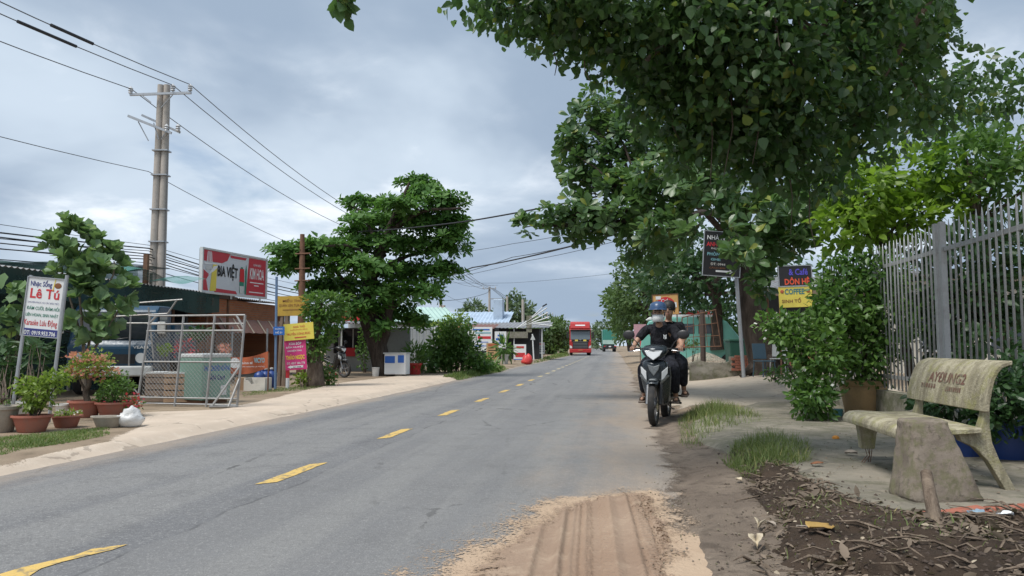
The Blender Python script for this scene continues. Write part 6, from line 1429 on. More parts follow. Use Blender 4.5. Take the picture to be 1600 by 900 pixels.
Lp = rosette_leaves(ac, .27, 6, (.9, 1.5), .30, .5, .28); put_leaves(alm, 'obrhomb', M['leaf_almond'], *Lp, part='crown', single=0)
# ---------------------------------------------------------------- grey kiosk behind the parked motorbike
kg = Vector((P(530, 585, 31).x, 31, .09)); kio = thing('grey_kiosk', 'grey walled kiosk with a red sign behind the parked motorbike', 'kiosk', kg, RD); k = PXM(31)
MB().box((1.0, .6, .9), (3.6, .12, 1.8)).build('wall', M['greywall'], kio); MB().box((.4, .51, 1.25), (1.7, .04, 1.0)).build('window', M['glass'], kio)
for i in range(3): MB().box((-.2 + i * .6, .47, 1.25), (.04, .03, 1.0)).build('mullion', M['grimy_white'], kio)
MB().box((-.5, .3, 2.45), (1.2, .05, .7)).build('side_panel', M['grimy_white'], kio); MB().box((.35, .2, 2.45), (.95, .08, .75)).build('sign_panel', M['red_print'], kio); corr(MB(), -1.3, 2.8, -.8, 2.2, 1.95, 2.1).build('roof', M['tin'], kio, smooth=True)
MB().box((.3, .45, .8), (.4, .03, .35)).build('poster', M['red_print'], kio)
for x in (-1.2, .3): MB().tube([(x, -.6, 0), (x, -.6, 2.0)], .035, 6).build('post', M['grimy_white'], kio)
shrub('kiosk_vine', 'thin leafy vine hanging by the kiosk window', Vector((P(570, 585, 30).x, 30, .09)), [pxclump(568, 545, 30, 12, 30, .4, 300)], 'rhomb', 'leaf_mid', .14, 5)
bk_ = G(593, 587); bk2 = thing('paint_bucket', 'small white bucket at the foot of the left tree', 'bucket', bk_ + Vector((-.05, -.5, 0))); MB().lathe([(.11, 0), (.13, .28), (.137, .28), (.137, .31), (.12, .31)], 16).build('body', M['white_pot'], bk2, smooth=True); MB().tube([(-.13, 0, .28), (0, -.1, .20), (.13, 0, .28)], .005, 5).build('handle', M['steel'], bk2)
ck = G(616, 588); ice = thing('drinks_cart', 'white and blue drinks cart beside the tree trunk', 'cart', ck, R(-10)); k = PXM(ck.y)
MB().box((0, .3, .42), (1.0 * .78, .5, .72)).build('body', M['white'], ice, bevel=.02); MB().box((-.18, .045, .58), (.36, .01, .24)).build('print', M['blue_print'], ice); MB().box((.22, .045, .60), (.22, .01, .26)).build('print', M['blue_print'], ice); MB().box((0, .3, .80), (.84, .56, .04)).build('lid', M['grimy_white'], ice)
for a in (-.3, .3): MB().lathe([(.06, -.02), (.06, .02)], 12, (a, .1, .05), Matrix.Rotation(R(90), 4, 'X')).build('wheel', M['rubber'], ice)
# ---------------------------------------------------------------- white sliding gate, mint-roofed house, hedge
wg = Vector((P(603, 580, 34).x, 34, .09)); wgt = thing('panel_gate', 'white corrugated panel gate behind the left tree', 'gate', wg, RD + R(38)); 
ppm = MB().box((0, 0, .95), (.155, .03, 1.75)).mesh('panel'); ppm.materials.append(M['grimy_white'])
for i in range(14): mesh_obj('panel', ppm, None, wgt, (i * .17, (i % 2) * .02, .06))
for z_ in (.12, 1.88): MB().box((1.12, .02, z_), (2.4, .05, .07)).build('rail', M['white'], wgt)
MB().box((2.42, 0, 1.0), (.12, .12, 2.0)).build('post', M['white'], wgt)
mh = Vector((P(665, 580, 41).x, 41, .09)); mint = thing('mint_house', 'plank house with a pale mint tin roof behind the hedge', 'house', mh, RD + R(25)); k = PXM(41)
MB().box((-1.2, 2, 1.2), (5.2, 4, 2.4)).build('wall', M['greywall'], mint)
plk = MB().box((0, 0, 1.2), (.19, .03, 2.4)).mesh('plank'); plk.materials.append(M['dark_wood'])
for i in range(12): mesh_obj('plank', plk, None, mint, (-.9 + i * .2, -.03, 0))
corr(MB(), -4.4, 1.8, -.5, 3.0, 2.35, 3.3, .25, .03).build('roof', M['tin_mint'], mint, smooth=True)
rb = G(648, 585); rpot = thing('red_planter', 'red pot with a grassy bush beside the drinks cart', 'planter', rb); MB().lathe([(.2, 0), (.22, .05), (.2, .2), (.26, .34), (.28, .36), (.28, .42), (.24, .42)], 18).build('body', M['red_plastic'], rpot, smooth=True); d = rb.y
put_leaves(rpot, 'lance', M['leaf_mid'], *clump_leaves([pxclump(648, 556, d, 22, 16, .4, 700)], .22, .6, .9, -.5, .4, .2), part='foliage')
for lab, u, v, cl in (('dense roadside shrub with a small palm right of the red pot', 715, 583, [(700, 540, 38, 34, 1500), (728, 552, 26, 26, 900), (690, 560, 28, 22, 700), (748, 571, 22, 9, 400), (715, 515, 28, 18, 500)]), ('lower grey-green bush beside the red pot', 670, 584, [(668, 566, 18, 18, 420)]), ('light green shrub above the hedge near the mint roof', 700, 575, [(685, 515, 30, 16, 420), (715, 500, 20, 14, 260)]), ('low shrub at the grassy corner before the banners', 765, 580, [(758, 566, 18, 12, 300), (770, 572, 12, 7, 160)])):
    g = G(u, v); g.y += .7; shrub('roadside_shrub', lab, g, [pxclump(a, b, g.y, c, e, .6, n) for a, b, c, e, n in cl], 'rhomb', 'leaf_mid' if 'light' not in lab else 'leaf_light', .19, 8)
pl_ = G(712, 582); palm = thing('small_palm', 'small palm rising from the roadside hedge', 'palm', pl_ + Vector((0, .3, 0))); mb = MB()
for i in range(14):
    a = i * 2.4; tilt = rnd(.3, 1.0); L = rnd(.8, 1.2); pr = None
    for t_ in range(6):
        f_ = t_ / 5; pnt = Vector((math.cos(a) * math.sin(tilt) * L * f_, math.sin(a) * math.sin(tilt) * L * f_, .7 + L * math.cos(tilt) * f_ - .35 * f_ * f_))
        if pr is not None:
            for sgn in (-1, 1):
                sd2 = Vector((-math.sin(a), math.cos(a), 0)) * sgn; tip = pnt + sd2 * .26 + Vector((0, 0, -.12)); mb.add([pr, pnt, tip], [(0, 1, 2)])
        pr = pnt
mb.build('frond', M['leaf_light'], palm); MB().tube([(0, 0, 0), (0, 0, .7)], .05, 7).build('trunk', M['bark'], palm)
grass('verge_grass', 'long grass along the verge below the hedge', pg((690, 590), (740, 578), (780, 572), (795, 576), (780, 583), (720, 592)), 4500, .22, M['grass_far'], .5, .014)
grass('verge_grass', 'grass bank leading towards the red lorry', pg((825, 570), (850, 560), (885, 550), (890, 555), (860, 562), (835, 569)), 6500, .35, M['grass_far'], .5, .03)
# ---------------------------------------------------------------- far shops, banners and boards
def far_board(name, u0, v0, u1, v1, Y, mat, lab, lines, legs=True, frame=None, group=None, cat='sign', yaw=0.0):
    k = PXM(Y); c = P((u0 + u1) / 2, (v0 + v1) / 2, Y); zb = gz(c.x, Y); t = thing(name, lab, cat, (c.x, Y, zb), yaw)
    b = board(t, (0, 0, c.z - zb), (u1 - u0) * k, (v1 - v0) * k, mat, frame, 0, 0, .04)
    if legs:
        for s_ in (-1, 1): MB().tube([(s_ * (u1 - u0) * .42 * k, .05, 0), (s_ * (u1 - u0) * .42 * k, .05, c.z - zb + (v1 - v0) * .5 * k)], .03, 6).build('post', M['wood'], t)
    W, H = (u1 - u0) * k / 2, (v1 - v0) * k / 2
    for tx, a, b_, c_, d_, m_ in lines:
        if tx is None: MB().box(((a + b_) / 2 * W, -.02, (c_ + d_) / 2 * H), ((b_ - a) * W, .008, (d_ - c_) * H)).build('print', m_, b)
        else: lettering(b, tx, a * W, b_ * W, c_ * H, d_ * H, m_, -.025, .02)
    return t
BL_, RD_, KK = M['blue_print'], M['red_print'], M['black_print']
far_board('shop_banner', 728, 511, 769, 548, 52, M['white'], 'large white shop banner with red and blue lines', [(None, -.5, .8, .72, .84, BL_), (None, -.3, .9, .45, .56, M['cyan_print']), (None, -.1, .9, .0, .22, RD_), (None, -.3, .7, -.3, -.24, BL_), (None, -.9, .6, -.62, -.56, BL_)])
far_board('shop_banner', 773, 518, 791, 544, 54, M['white'], 'narrow white banner with blue lines beside the large one', [(None, -.5, .6, .42, .62, BL_), (None, -.8, .85, -.05, .2, BL_), (None, -.6, .8, -.45, -.3, BL_)])
far_board('menu_board', 760, 536, 779, 563, 46, paint('kraft_board', (.50, .33, .16), .6, dirt=.3), 'tan menu board with dark lines by the hedge', [(None, -.7, .7, .65, .9, M['orange_banner'])] + [(None, -.7, .2 + .4 * (i % 2), .4 - i * .28, .48 - i * .28, KK) for i in range(5)] + [(None, .5, .8, .05, .5, KK)])
far_board('red_letter_sign', 803, 538, 822, 562, 50, M['white'], 'white sign with large red letters near the red bag', [(None, -.6, .65, .48, .75, RD_), (None, -.75, .8, -.65, -.1, RD_), (None, -1, 1, -1.0, -.9, BL_)])
far_board('grey_board', 837, 535, 851, 553, 60, M['grimy_white'], 'small grey notice board before the far trees', [(None, -.7, .7, .62, .8, RD_)] + [(None, -.8, .8, .3 - i * .3, .4 - i * .3, KK) for i in range(4)])
tri = Vector((P(834, 560, 58).x, 58, .09)); tsg = thing('warning_sign', 'white triangular road sign seen edge-on beside the grey board', 'road sign', tri); MB().tube([(0, 0, 0), (-.1, 0, 1.95)], .05, 8).build('post', M['white'], tsg); MB().prism([(-.26, 1.5), (.12, 1.5), (-.08, 1.95)], -.06, -.03).build('plate', M['grimy_white'], tsg)
rbg = G(823, 568); o = MB().sphere((0, 0, .22), .34, 14, 10, (1, .8, .75)).build('red_bag', M['red_plastic'], None, rbg, smooth=True); tag(o, 'red plastic bag left on the road edge', 'bag')
for v in o.data.vertices:
    f_ = float(fbm(np.array([v.co.x * 7 + v.co.y * 4]), np.array([v.co.z * 9]), 77)[0]); v.co *= 1 + f_ * .5; v.co.z = max(v.co.z * (1.3 if v.co.z > .35 else 1), 0)
pw_ = G(789, 569); t = thing('potted_agave', 'spiky plant in a white pot before the dark shed', 'potted plant', pw_); MB().lathe([(.16, 0), (.24, .5), (.26, .5), (.26, .56), (.2, .56)], 14).build('pot', M['white_pot'], t, smooth=True)
put_leaves(t, 'lance', M['leaf_mid'], *clump_leaves([(pw_.x, pw_.y, 1.05, .5, .5, .4, 90)], .7, .5, 1, -.1, .3, .1), part='foliage')
sd0 = Vector((P(797, 562, 60).x, 60, .09)); shd = thing('dark_shed', 'dark shed with a mossy flat roof behind the roadside signs', 'shed', sd0, RD); MB().box((.2, 1.5, 1.2), (4.2, 3, 2.4)).build('wall', M['shade'], shd); corr(MB(), -3.5, 3.2, -.8, 3.2, 2.45, 3.0, .3, .03).build('roof', M['tin'], shd, smooth=True)
for x in (-1.6, .4, 2.6): MB().tube([(x, -.6, 0), (x, -.6, 2.5)], .05, 6).build('post', M['grimy_white'], shd)
mb = MB()
for i in range(5): mb.tube([(.6 + i * .25, -.7, 2.4 + i * .1), (3.0 + i * .1, -.7, 4.0 - i * .35)], .05, 5)
mb.build('rafter', M['grimy_white'], shd); MB().box((1.6, -.72, 2.75), (.42, .04, 1.3)).build('sign_panel', M['oldwall'], shd); MB().box((.5, -.72, 1.9), (2.0, .03, .5)).build('shutter', M['oldwall'], shd)
ls = Vector((P(725, 565, 56).x, 56, .09)); lsh = thing('lean_to', 'brick and tin lean-to left of the white banners', 'lean-to', ls, RD); MB().box((0, 1, 1.2), (4.6, 2, 2.4)).build('wall', M['shade'], lsh); corr(MB(), -2.8, 2.4, -.8, 2.2, 2.3, 2.7, .3, .03).build('roof', M['awning'], lsh, smooth=True); MB().box((-1.2, -.05, 2.6), (2, .1, .5)).build('brick_panel', M['brick'], lsh)
bh_ = Vector((P(728, 560, 72).x, 72, .09)); blu = thing('blue_roof_house', 'house with a pale blue tin roof behind the banners', 'house', bh_, RD); MB().box((0, 2, 1.6), (7, 4, 3.2)).build('wall', M['shade'], blu); corr(MB(), -4.2, 4.2, -1, 3, 3.1, 4.4, .35, .04).build('roof', M['tin_blue'], blu, smooth=True); MB().box((3.0, 1.0, 4.4), (.9, 1.2, 2.2)).build('water_tank', M['tin_blue'], blu, bevel=.05)
FT = 'trees beyond the roadside shops'
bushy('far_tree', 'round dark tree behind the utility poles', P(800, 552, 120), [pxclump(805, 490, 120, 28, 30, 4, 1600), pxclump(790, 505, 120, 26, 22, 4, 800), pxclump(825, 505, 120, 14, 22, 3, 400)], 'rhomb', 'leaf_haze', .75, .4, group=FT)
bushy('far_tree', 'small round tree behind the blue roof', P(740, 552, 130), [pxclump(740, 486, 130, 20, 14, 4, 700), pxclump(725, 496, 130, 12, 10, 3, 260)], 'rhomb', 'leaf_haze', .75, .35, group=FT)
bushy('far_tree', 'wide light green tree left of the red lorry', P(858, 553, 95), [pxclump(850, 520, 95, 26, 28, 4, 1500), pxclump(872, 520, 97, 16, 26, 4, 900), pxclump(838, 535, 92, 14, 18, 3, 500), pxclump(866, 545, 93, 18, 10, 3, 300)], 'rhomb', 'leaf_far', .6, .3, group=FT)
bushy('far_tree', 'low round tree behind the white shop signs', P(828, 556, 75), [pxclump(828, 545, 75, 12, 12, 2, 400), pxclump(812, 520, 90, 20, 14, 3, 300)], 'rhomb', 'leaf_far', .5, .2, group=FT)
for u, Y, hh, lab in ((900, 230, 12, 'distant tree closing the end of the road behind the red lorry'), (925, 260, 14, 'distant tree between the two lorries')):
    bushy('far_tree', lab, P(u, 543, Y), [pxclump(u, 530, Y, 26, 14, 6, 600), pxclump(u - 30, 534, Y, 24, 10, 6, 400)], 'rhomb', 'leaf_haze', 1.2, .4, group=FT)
# ================================================================ vehicles and riders
RX = Matrix.Rotation(R(90), 4, 'Y')
def wheel(root, y, r, w, z=None):
    z = r if z is None else z
    t = MB().lathe([(r - .065, -w * .32), (r - .045, -w * .46), (r - .018, -w * .5), (r - .005, -w * .3), (r, -.008), (r, .008), (r - .005, w * .3), (r - .018, w * .5), (r - .045, w * .46), (r - .065, w * .32)], 36, (0, y, z), RX)
    n = 36; t.f += [(9 * n + k, 9 * n + (k + 1) % n, (k + 1) % n, k) for k in range(n)]; t.f = [f for f in t.f if len(f) == 4]
    ty = t.build('wheel', M['rubber'], root, smooth=True)
    rm = MB(); rm.lathe([(r - .085, -w * .3), (r - .06, -w * .34), (r - .06, w * .34), (r - .085, w * .3), (r - .085, -w * .3)], 32, (0, y, z), RX); rm.f = [f for f in rm.f if len(f) == 4]
    rm.lathe([(.045, -w * .5), (.05, -w * .4), (.05, w * .4), (.045, w * .5)], 14, (0, y, z), RX)
    for k in range(5):
        a = k * 1.2566 + .3; d = Vector((0, math.cos(a), math.sin(a))); c = Vector((0, y, z)); rm.tube([c + d * .04, c + d * (r - .07)], [.018, .013], 6)
    rm.build('rim', M['alloy'], ty, smooth=True)
    dsc = MB().lathe([(.05, .045), (.105, .045), (.105, .05), (.05, .05)], 24, (0, y, z), RX); dsc.build('brake_disc', M['chrome'], ty); return ty
def make_motorbike(name, label, loc, rz, paintm, scale=1.0, extra=True):
    """Underbone motorbike. Local axes: -y ahead, front axle at y = 0."""
    b = thing(name, label, 'motorbike', loc, rz, scale=scale)
    wheel(b, 0, .285, .085); wheel(b, 1.22, .285, .10)
    # fender
    mb = MB(); n = 12
    def fen(a, t):
        an = R(62 + 95 * t); rr = .305 + .018 * (1 - (2 * a - 1) ** 2); return ((a - .5) * .15, -rr * math.cos(an) , .285 + rr * math.sin(an) + (.0 if t > .2 else .0))
    mb.grid(fen, 6, 14); mb.build('front_fender', paintm, b, smooth=True, thick=.008)
    MB().prism([(-.055, .60), (.055, .60), (.04, .63), (-.04, .63)], -.10, .10).build('fender_badge', M['scooter_grey'], b, bevel=.01)
    for s in (-1, 1): MB().tube([(s * .085, 0, .285), (s * .085, .10, .56), (s * .075, .20, .84)], [.026, .027, .022], 10).build('fork', M['alloy'] if s < 0 else M['black_plastic'], b, smooth=True)
    # front shield: a pointed central panel with two lamp units beside it
    def sec(y, z, w, h, k=.55): return [(-w, y, z + h), (-w * .5, y - .02, z + h * 1.1), (0, y - .03, z + h * 1.12), (w * .5, y - .02, z + h * 1.1), (w, y, z + h), (w * .95, y + .01, z), (w * k, y - .02, z - h), (0, y - .045, z - h * 1.25), (-w * k, y - .02, z - h), (-w * .95, y + .01, z)]
    MB().loft([sec(.06, .70, .10, .10), sec(.10, .70, .165, .145), sec(.18, .70, .195, .17), sec(.27, .70, .185, .165)]).build('front_shield', paintm, b, smooth=True, subsurf=1)
    MB().prism([(-.085, .82), (0, .79), (.085, .82), (.06, .74), (0, .66), (-.06, .74)], .035, .055).build('shield_badge', M['scooter_grey'], b, bevel=.008)
    for s in (-1, 1):
        MB().loft([[(s * .105, .055, .72), (s * .185, .095, .79), (s * .18, .10, .70), (s * .10, .065, .585)], [(s * .10, .11, .72), (s * .18, .14, .79), (s * .175, .14, .70), (s * .095, .11, .585)]]).build('indicator', M['lens'], b, bevel=.006)
        MB().loft([[(s * .09, .045, .60), (s * .185, .085, .68), (s * .20, .10, .66), (s * .10, .06, .56)], [(s * .09, .10, .60), (s * .185, .13, .68), (s * .20, .14, .66), (s * .10, .11, .56)]]).build('lamp_trim', M['scooter_grey'], b, bevel=.004)
        # leg shield
        o = MB().loft([[(s * .10, .14, .58), (s * .20, .20, .74), (s * .205, .26, .80), (s * .17, .22, .60)], [(s * .10, .18, .46), (s * .185, .27, .52), (s * .19, .33, .58), (s * .15, .27, .46)], [(s * .095, .24, .36), (s * .16, .34, .38), (s * .165, .40, .44), (s * .12, .32, .34)], [(s * .09, .32, .27), (s * .13, .40, .28), (s * .135, .46, .32), (s * .10, .40, .26)]]).build('leg_shield', paintm, b, smooth=True, bevel=.01)
        MB().tube([(s * .195, .20, .78), (s * .20, .245, .66), (s * .18, .31, .50), (s * .14, .40, .30)], [.010, .010, .009, .005], 6).build('shield_trim', M['scooter_grey'], b, smooth=True)
    # handlebar cowl and headlight
    def sec2(y, z, w, h): return [(-w, y + .03, z + h * .2), (-w * .75, y, z + h), (0, y - .02, z + h * 1.15), (w * .75, y, z + h), (w, y + .03, z + h * .2), (w * .6, y - .01, z - h * .8), (0, y - .03, z - h * 1.3), (-w * .6, y - .01, z - h * .8)]
    MB().loft([sec2(.03, .955, .12, .055), sec2(.07, .965, .175, .08), sec2(.16, .985, .215, .095), sec2(.26, 1.0, .20, .085), sec2(.31, 1.0, .12, .05)]).build('headlight_cowl', paintm, b, smooth=True, subsurf=1)
    MB().loft([[(-.125, .035, 1.005), (0, .018, 1.01), (.125, .035, 1.005), (.085, .02, .935), (0, .0, .875), (-.085, .02, .935)], [(-.12, .075, 1.0), (0, .06, 1.0), (.12, .075, 1.0), (.08, .07, .935), (0, .06, .885), (-.08, .07, .935)]]).build('headlight', M['lens'], b, smooth=False, bevel=.008)
    MB().tube([(-.36, .34, 1.02), (-.22, .27, 1.03), (0, .24, 1.02), (.22, .27, 1.03), (.36, .34, 1.02)], .013, 8).build('handlebar', M['black_plastic'], b, smooth=True)
    for s in (-1, 1):
        MB().tube([(s * .26, .295, 1.027), (s * .385, .352, 1.018)], .018, 10).build('grip', M['rubber'], b, smooth=True)
        MB().tube([(s * .22, .25, 1.01), (s * .30, .25, 1.0), (s * .38, .29, .99)], .007, 6).build('brake_lever', M['chrome'], b)
        m = MB().tube([(s * .21, .26, 1.04), (s * .26, .25, 1.12), (s * .33, .27, 1.19)], .007, 6).build('mirror', M['black_plastic'], b, smooth=True)
        MB().sphere((s * .375, .28, 1.225), .078, 18, 10, (1.08, .28, .82)).build('mirror_head', M['black_plastic'], m, smooth=True)
    # body, seat, tail
    MB().loft([[(-.05, .30, .62), (.05, .30, .62), (.05, .32, .46), (-.05, .32, .46)], [(-.06, .50, .50), (.06, .50, .50), (.06, .50, .36), (-.06, .50, .36)], [(-.09, .72, .62), (.09, .72, .62), (.10, .72, .44), (-.10, .72, .44)], [(-.11, 1.0, .74), (.11, 1.0, .74), (.12, 1.05, .56), (-.12, 1.05, .56)], [(-.09, 1.40, .80), (.09, 1.40, .80), (.09, 1.40, .68), (-.09, 1.40, .68)], [(-.03, 1.58, .84), (.03, 1.58, .84), (.03, 1.58, .77), (-.03, 1.58, .77)]]).build('body_panel', paintm, b, smooth=True, subsurf=1)
    MB().loft([[(-.06, .66, .70), (0, .66, .72), (.06, .66, .70), (.05, .66, .65), (-.05, .66, .65)], [(-.12, .78, .755), (0, .78, .77), (.12, .78, .755), (.11, .78, .68), (-.11, .78, .68)], [(-.13, 1.0, .78), (0, 1.0, .79), (.13, 1.0, .78), (.12, 1.0, .71), (-.12, 1.0, .71)], [(-.11, 1.25, .84), (0, 1.25, .855), (.11, 1.25, .84), (.10, 1.25, .77), (-.10, 1.25, .77)], [(-.07, 1.42, .87), (0, 1.42, .88), (.07, 1.42, .87), (.06, 1.42, .81), (-.06, 1.42, .81)]]).build('seat', M['black_plastic'], b, smooth=True, subsurf=1)
    MB().box((0, 1.60, .76), (.14, .05, .07)).build('tail_light', M['red_plastic'], b, bevel=.01); MB().box((0, 1.64, .60), (.17, .015, .13), (R(-20), 0, 0)).build('number_plate', M['white'], b)
    mb = MB(); mb.grid(lambda a, t: ((a - .5) * .13, 1.22 + .33 * math.cos(R(100 - 110 * t)), .30 + .33 * math.sin(R(100 - 110 * t))), 4, 8); mb.build('rear_fender', M['black_plastic'], b, smooth=True, thick=.008)
    e = MB().box((0, .60, .34), (.22, .30, .20)).build('engine', M['alloy'], b, bevel=.03); MB().lathe([(.10, -.13), (.115, -.10), (.115, .10), (.10, .13)], 18, (0, .66, .34), RX).build('crankcase', M['alloy'], e, smooth=True)
    MB().tube([(-.11, .55, .26), (-.13, .80, .22), (-.155, 1.0, .30), (-.165, 1.25, .37), (-.165, 1.45, .43)], [.018, .02, .045, .052, .045], 12).build('exhaust', M['chrome'], b, smooth=True)
    for s in (-1, 1):
        MB().tube([(s * .09, .62, .27), (s * .30, .60, .27)], .016, 8).build('footpeg', M['rubber'], b); MB().tube([(s * .10, 1.0, .36), (s * .27, 1.0, .34)], .014, 8).build('footpeg', M['rubber'], b)
        MB().tube([(s * .13, 1.2, .32), (s * .13, 1.05, .66)], .028, 10).build('shock_absorber', M['chrome'], b, smooth=True); MB().tube([(s * .08, .72, .34), (s * .09, 1.22, .285)], .018, 8).build('swingarm', M['black_plastic'], b)
    MB().tube([(.1, .62, .25), (.17, .52, .20), (.22, .48, .19)], .010, 6).build('gear_lever', M['chrome'], b)
    MB().tube([(-.1, 1.25, .84), (-.12, 1.5, .90), (.12, 1.5, .90), (.1, 1.25, .84)], .011, 8).build('grab_rail', M['alloy'], b, smooth=True)
    return b
mb_front = G(1026, 671); MBS = 1.06; MBR = R(-19)
bike = make_motorbike('motorbike', 'black motorbike ridden towards the camera at the right road edge', (mb_front.x + .02, mb_front.y + .30, road_z(3.2)), MBR, M['scooter'], MBS)
pk_ = G(560, 592)
park = make_motorbike('motorbike', 'black motorbike parked outside the grey kiosk', (pk_.x - .62, pk_.y + .75, .10), R(62), M['black_plastic'], .96)

def skin(name, V, E, mat, parent, sub=2):
    """V: name -> (x, y, z, r) or (x, y, z, rx, ry); one continuous skinned surface."""
    keys = list(V); ix = {k: i for i, k in enumerate(keys)}
    me = bpy.data.meshes.new(name); me.from_pydata([V[k][:3] for k in keys], [(ix[a], ix[b]) for a, b in E], [])
    o = mesh_obj(name, me, mat, parent)
    m = o.modifiers.new('skin', 'SKIN'); m.use_smooth_shade = True; m.branch_smoothing = .6
    sv = me.skin_vertices[0].data
    for i, k in enumerate(keys):
        r = V[k][3:]; sv[i].radius = (r[0], r[-1]); sv[i].use_root = (i == 0)
    s = o.modifiers.new('sub', 'SUBSURF'); s.levels = sub; s.render_levels = sub
    return o
def mir(name, x, *r): return {name + 'L': (x, *r), name + 'R': (-x, *r)}
def person(label, loc, J, face, hands, tint):
    p = thing('person', label, 'person', loc, MBR, scale=MBS)
    V = {'pelvis': (*J['pelvis'], .115, .10), 'belly': (*J['belly'], .105, .09), 'chest': (*J['chest'], .13, .10), 'neckb': (*J['neckb'], .055), 'neck': (*J['neck'], .048)}
    hx, hy, hz = J['head']
    V.update({'jaw': (hx, hy - .02, hz - .085, .055, .065), 'head': (hx, hy, hz, .078, .092), 'crown': (hx, hy + .01, hz + .07, .062, .075)})
    E = [('pelvis', 'belly'), ('belly', 'chest'), ('chest', 'neckb'), ('neckb', 'neck'), ('neck', 'jaw'), ('jaw', 'head'), ('head', 'crown')]
    for s in 'LR':
        for nm, r in (('sh', .05), ('el', .04), ('wr', .027), ('hip', .075), ('knee', .055), ('ank', .036), ('heel', .034), ('toe', .024)): V[nm + s] = (*J[nm + s], r)
        E += [('chest', 'sh' + s), ('sh' + s, 'el' + s), ('el' + s, 'wr' + s), ('pelvis', 'hip' + s), ('hip' + s, 'knee' + s), ('knee' + s, 'ank' + s), ('ank' + s, 'heel' + s), ('heel' + s, 'toe' + s)]
    body = skin('body', V, E, M['skin'], p)
    # shirt: torso and short sleeves
    def mid(a, b, t): return tuple(Vector(J[a]).lerp(Vector(J[b]), t))
    VS = {'pelvis': (J['pelvis'][0], J['pelvis'][1], J['pelvis'][2] + .02, .175, .145), 'belly': (*J['belly'], .175, .14), 'chest': (*J['chest'], .195, .145), 'yoke': (*tuple(Vector(J['chest']).lerp(Vector(J['neckb']), .6)), .11, .09), 'col': (*J['neckb'], .068)}
    ES = [('pelvis', 'belly'), ('belly', 'chest'), ('chest', 'yoke'), ('yoke', 'col')]
    for s in 'LR':
        VS['sh' + s] = (*J['sh' + s], .085); VS['sl' + s] = (*mid('sh' + s, 'el' + s, .55), .07); VS['se' + s] = (*mid('sh' + s, 'el' + s, .80), .064); ES += [('yoke', 'sh' + s), ('sh' + s, 'sl' + s), ('sl' + s, 'se' + s)]
    skin('tshirt', VS, ES, M['tshirt'], p)
    VT = {'pelvis': (J['pelvis'][0], J['pelvis'][1], J['pelvis'][2] - .02, .15, .13)}; ET = []
    for s in 'LR':
        VT['hip' + s] = (*J['hip' + s], .115); VT['th' + s] = (*mid('hip' + s, 'knee' + s, .5), .105); VT['knee' + s] = (*J['knee' + s], .085); VT['calf' + s] = (*mid('knee' + s, 'ank' + s, .45), .075); VT['cuff' + s] = (*mid('knee' + s, 'ank' + s, .9), .062)
        ET += [('pelvis', 'hip' + s), ('hip' + s, 'th' + s), ('th' + s, 'knee' + s), ('knee' + s, 'calf' + s), ('calf' + s, 'cuff' + s)]
    skin('trousers', VT, ET, M['trouser'], p)
    for s in 'LR':                                    # hands closed on what they hold, sandals
        w = Vector(J['wr' + s]); g = Vector(J['hand' + s]); d = (g - w).normalized(); side = -1 if s == 'R' else 1
        mb = MB(); pc = w + d * .05; mb.sphere(pc, .043, 12, 8, (.95, .95, .75)); mb.tube([w - d * .02, pc], [.028, .036], 8)
        for k in range(4):
            off = Vector((side * (-.033 + .022 * k), 0, 0)); a = pc + d * .03 + off; b = a + d * (.030 - .004 * abs(k - 1)) + Vector((0, 0, -.008)); c = b + Vector((0, .004, -.032)); e = c - d * .025
            mb.tube([a, b, c, e], [.0105, .010, .009, .007], 6)
        t0_ = pc + Vector((-side * .035, .0, -.005)); mb.tube([t0_, t0_ + Vector((-side * .018, 0, -.012)) + d * .03, t0_ + d * .055 + Vector((-side * .004, 0, -.03))], [.013, .011, .008], 6)
        mb.build('hand', M['skin'], body, smooth=True)
        h, t = Vector(J['heel' + s]), Vector(J['toe' + s]); dd = (t - h).normalized(); c = h.lerp(t, .5) + Vector((0, 0, -.035))
        MB().box(c, (.095, (t - h).length + .10, .025), (math.asin(max(-1, min(1, -dd.z))), 0, 0)).build('sandal', M['sandal'], p, bevel=.01)
        mb = MB(); mb.tube([c + Vector((-.048, 0, .0)), c + Vector((-.03, -.02, .06)), c + Vector((.03, -.02, .06)), c + Vector((.048, 0, .0))], .012, 6); mb.build('strap', M['sandal'], p)
    # face
    fy = hy - .088
    for s in (-1, 1):
        MB().sphere((hx + s * .032, fy - .004, hz + .012), .012, 10, 6, (1.25, .5, .55)).build('eye', M['black_plastic'], body, smooth=True); MB().tube([(hx + s * .015, fy - .006, hz + .036), (hx + s * .035, fy - .006, hz + .04), (hx + s * .052, fy + .006, hz + .034)], .005, 5).build('eyebrow', M['hair'], body)
        MB().sphere((hx + s * .082, hy + .01, hz - .005), .03, 10, 8, (.35, .7, 1.1)).build('ear', M['skin'], body, smooth=True)
    MB().loft([[(hx - .008, fy - .002, hz + .02), (hx + .008, fy - .002, hz + .02), (hx, fy - .012, hz + .02)], [(hx - .018, fy, hz - .025), (hx + .018, fy, hz - .025), (hx, fy - .028, hz - .022)], [(hx - .012, fy + .004, hz - .034), (hx + .012, fy + .004, hz - .034), (hx, fy - .01, hz - .036)]]).build('nose', M['skin'], body, smooth=True)
    MB().box((hx, fy + .004, hz - .062), (.045, .01, .012)).build('mouth', paint('lips', (.28, .11, .09), .6), body, bevel=.004)
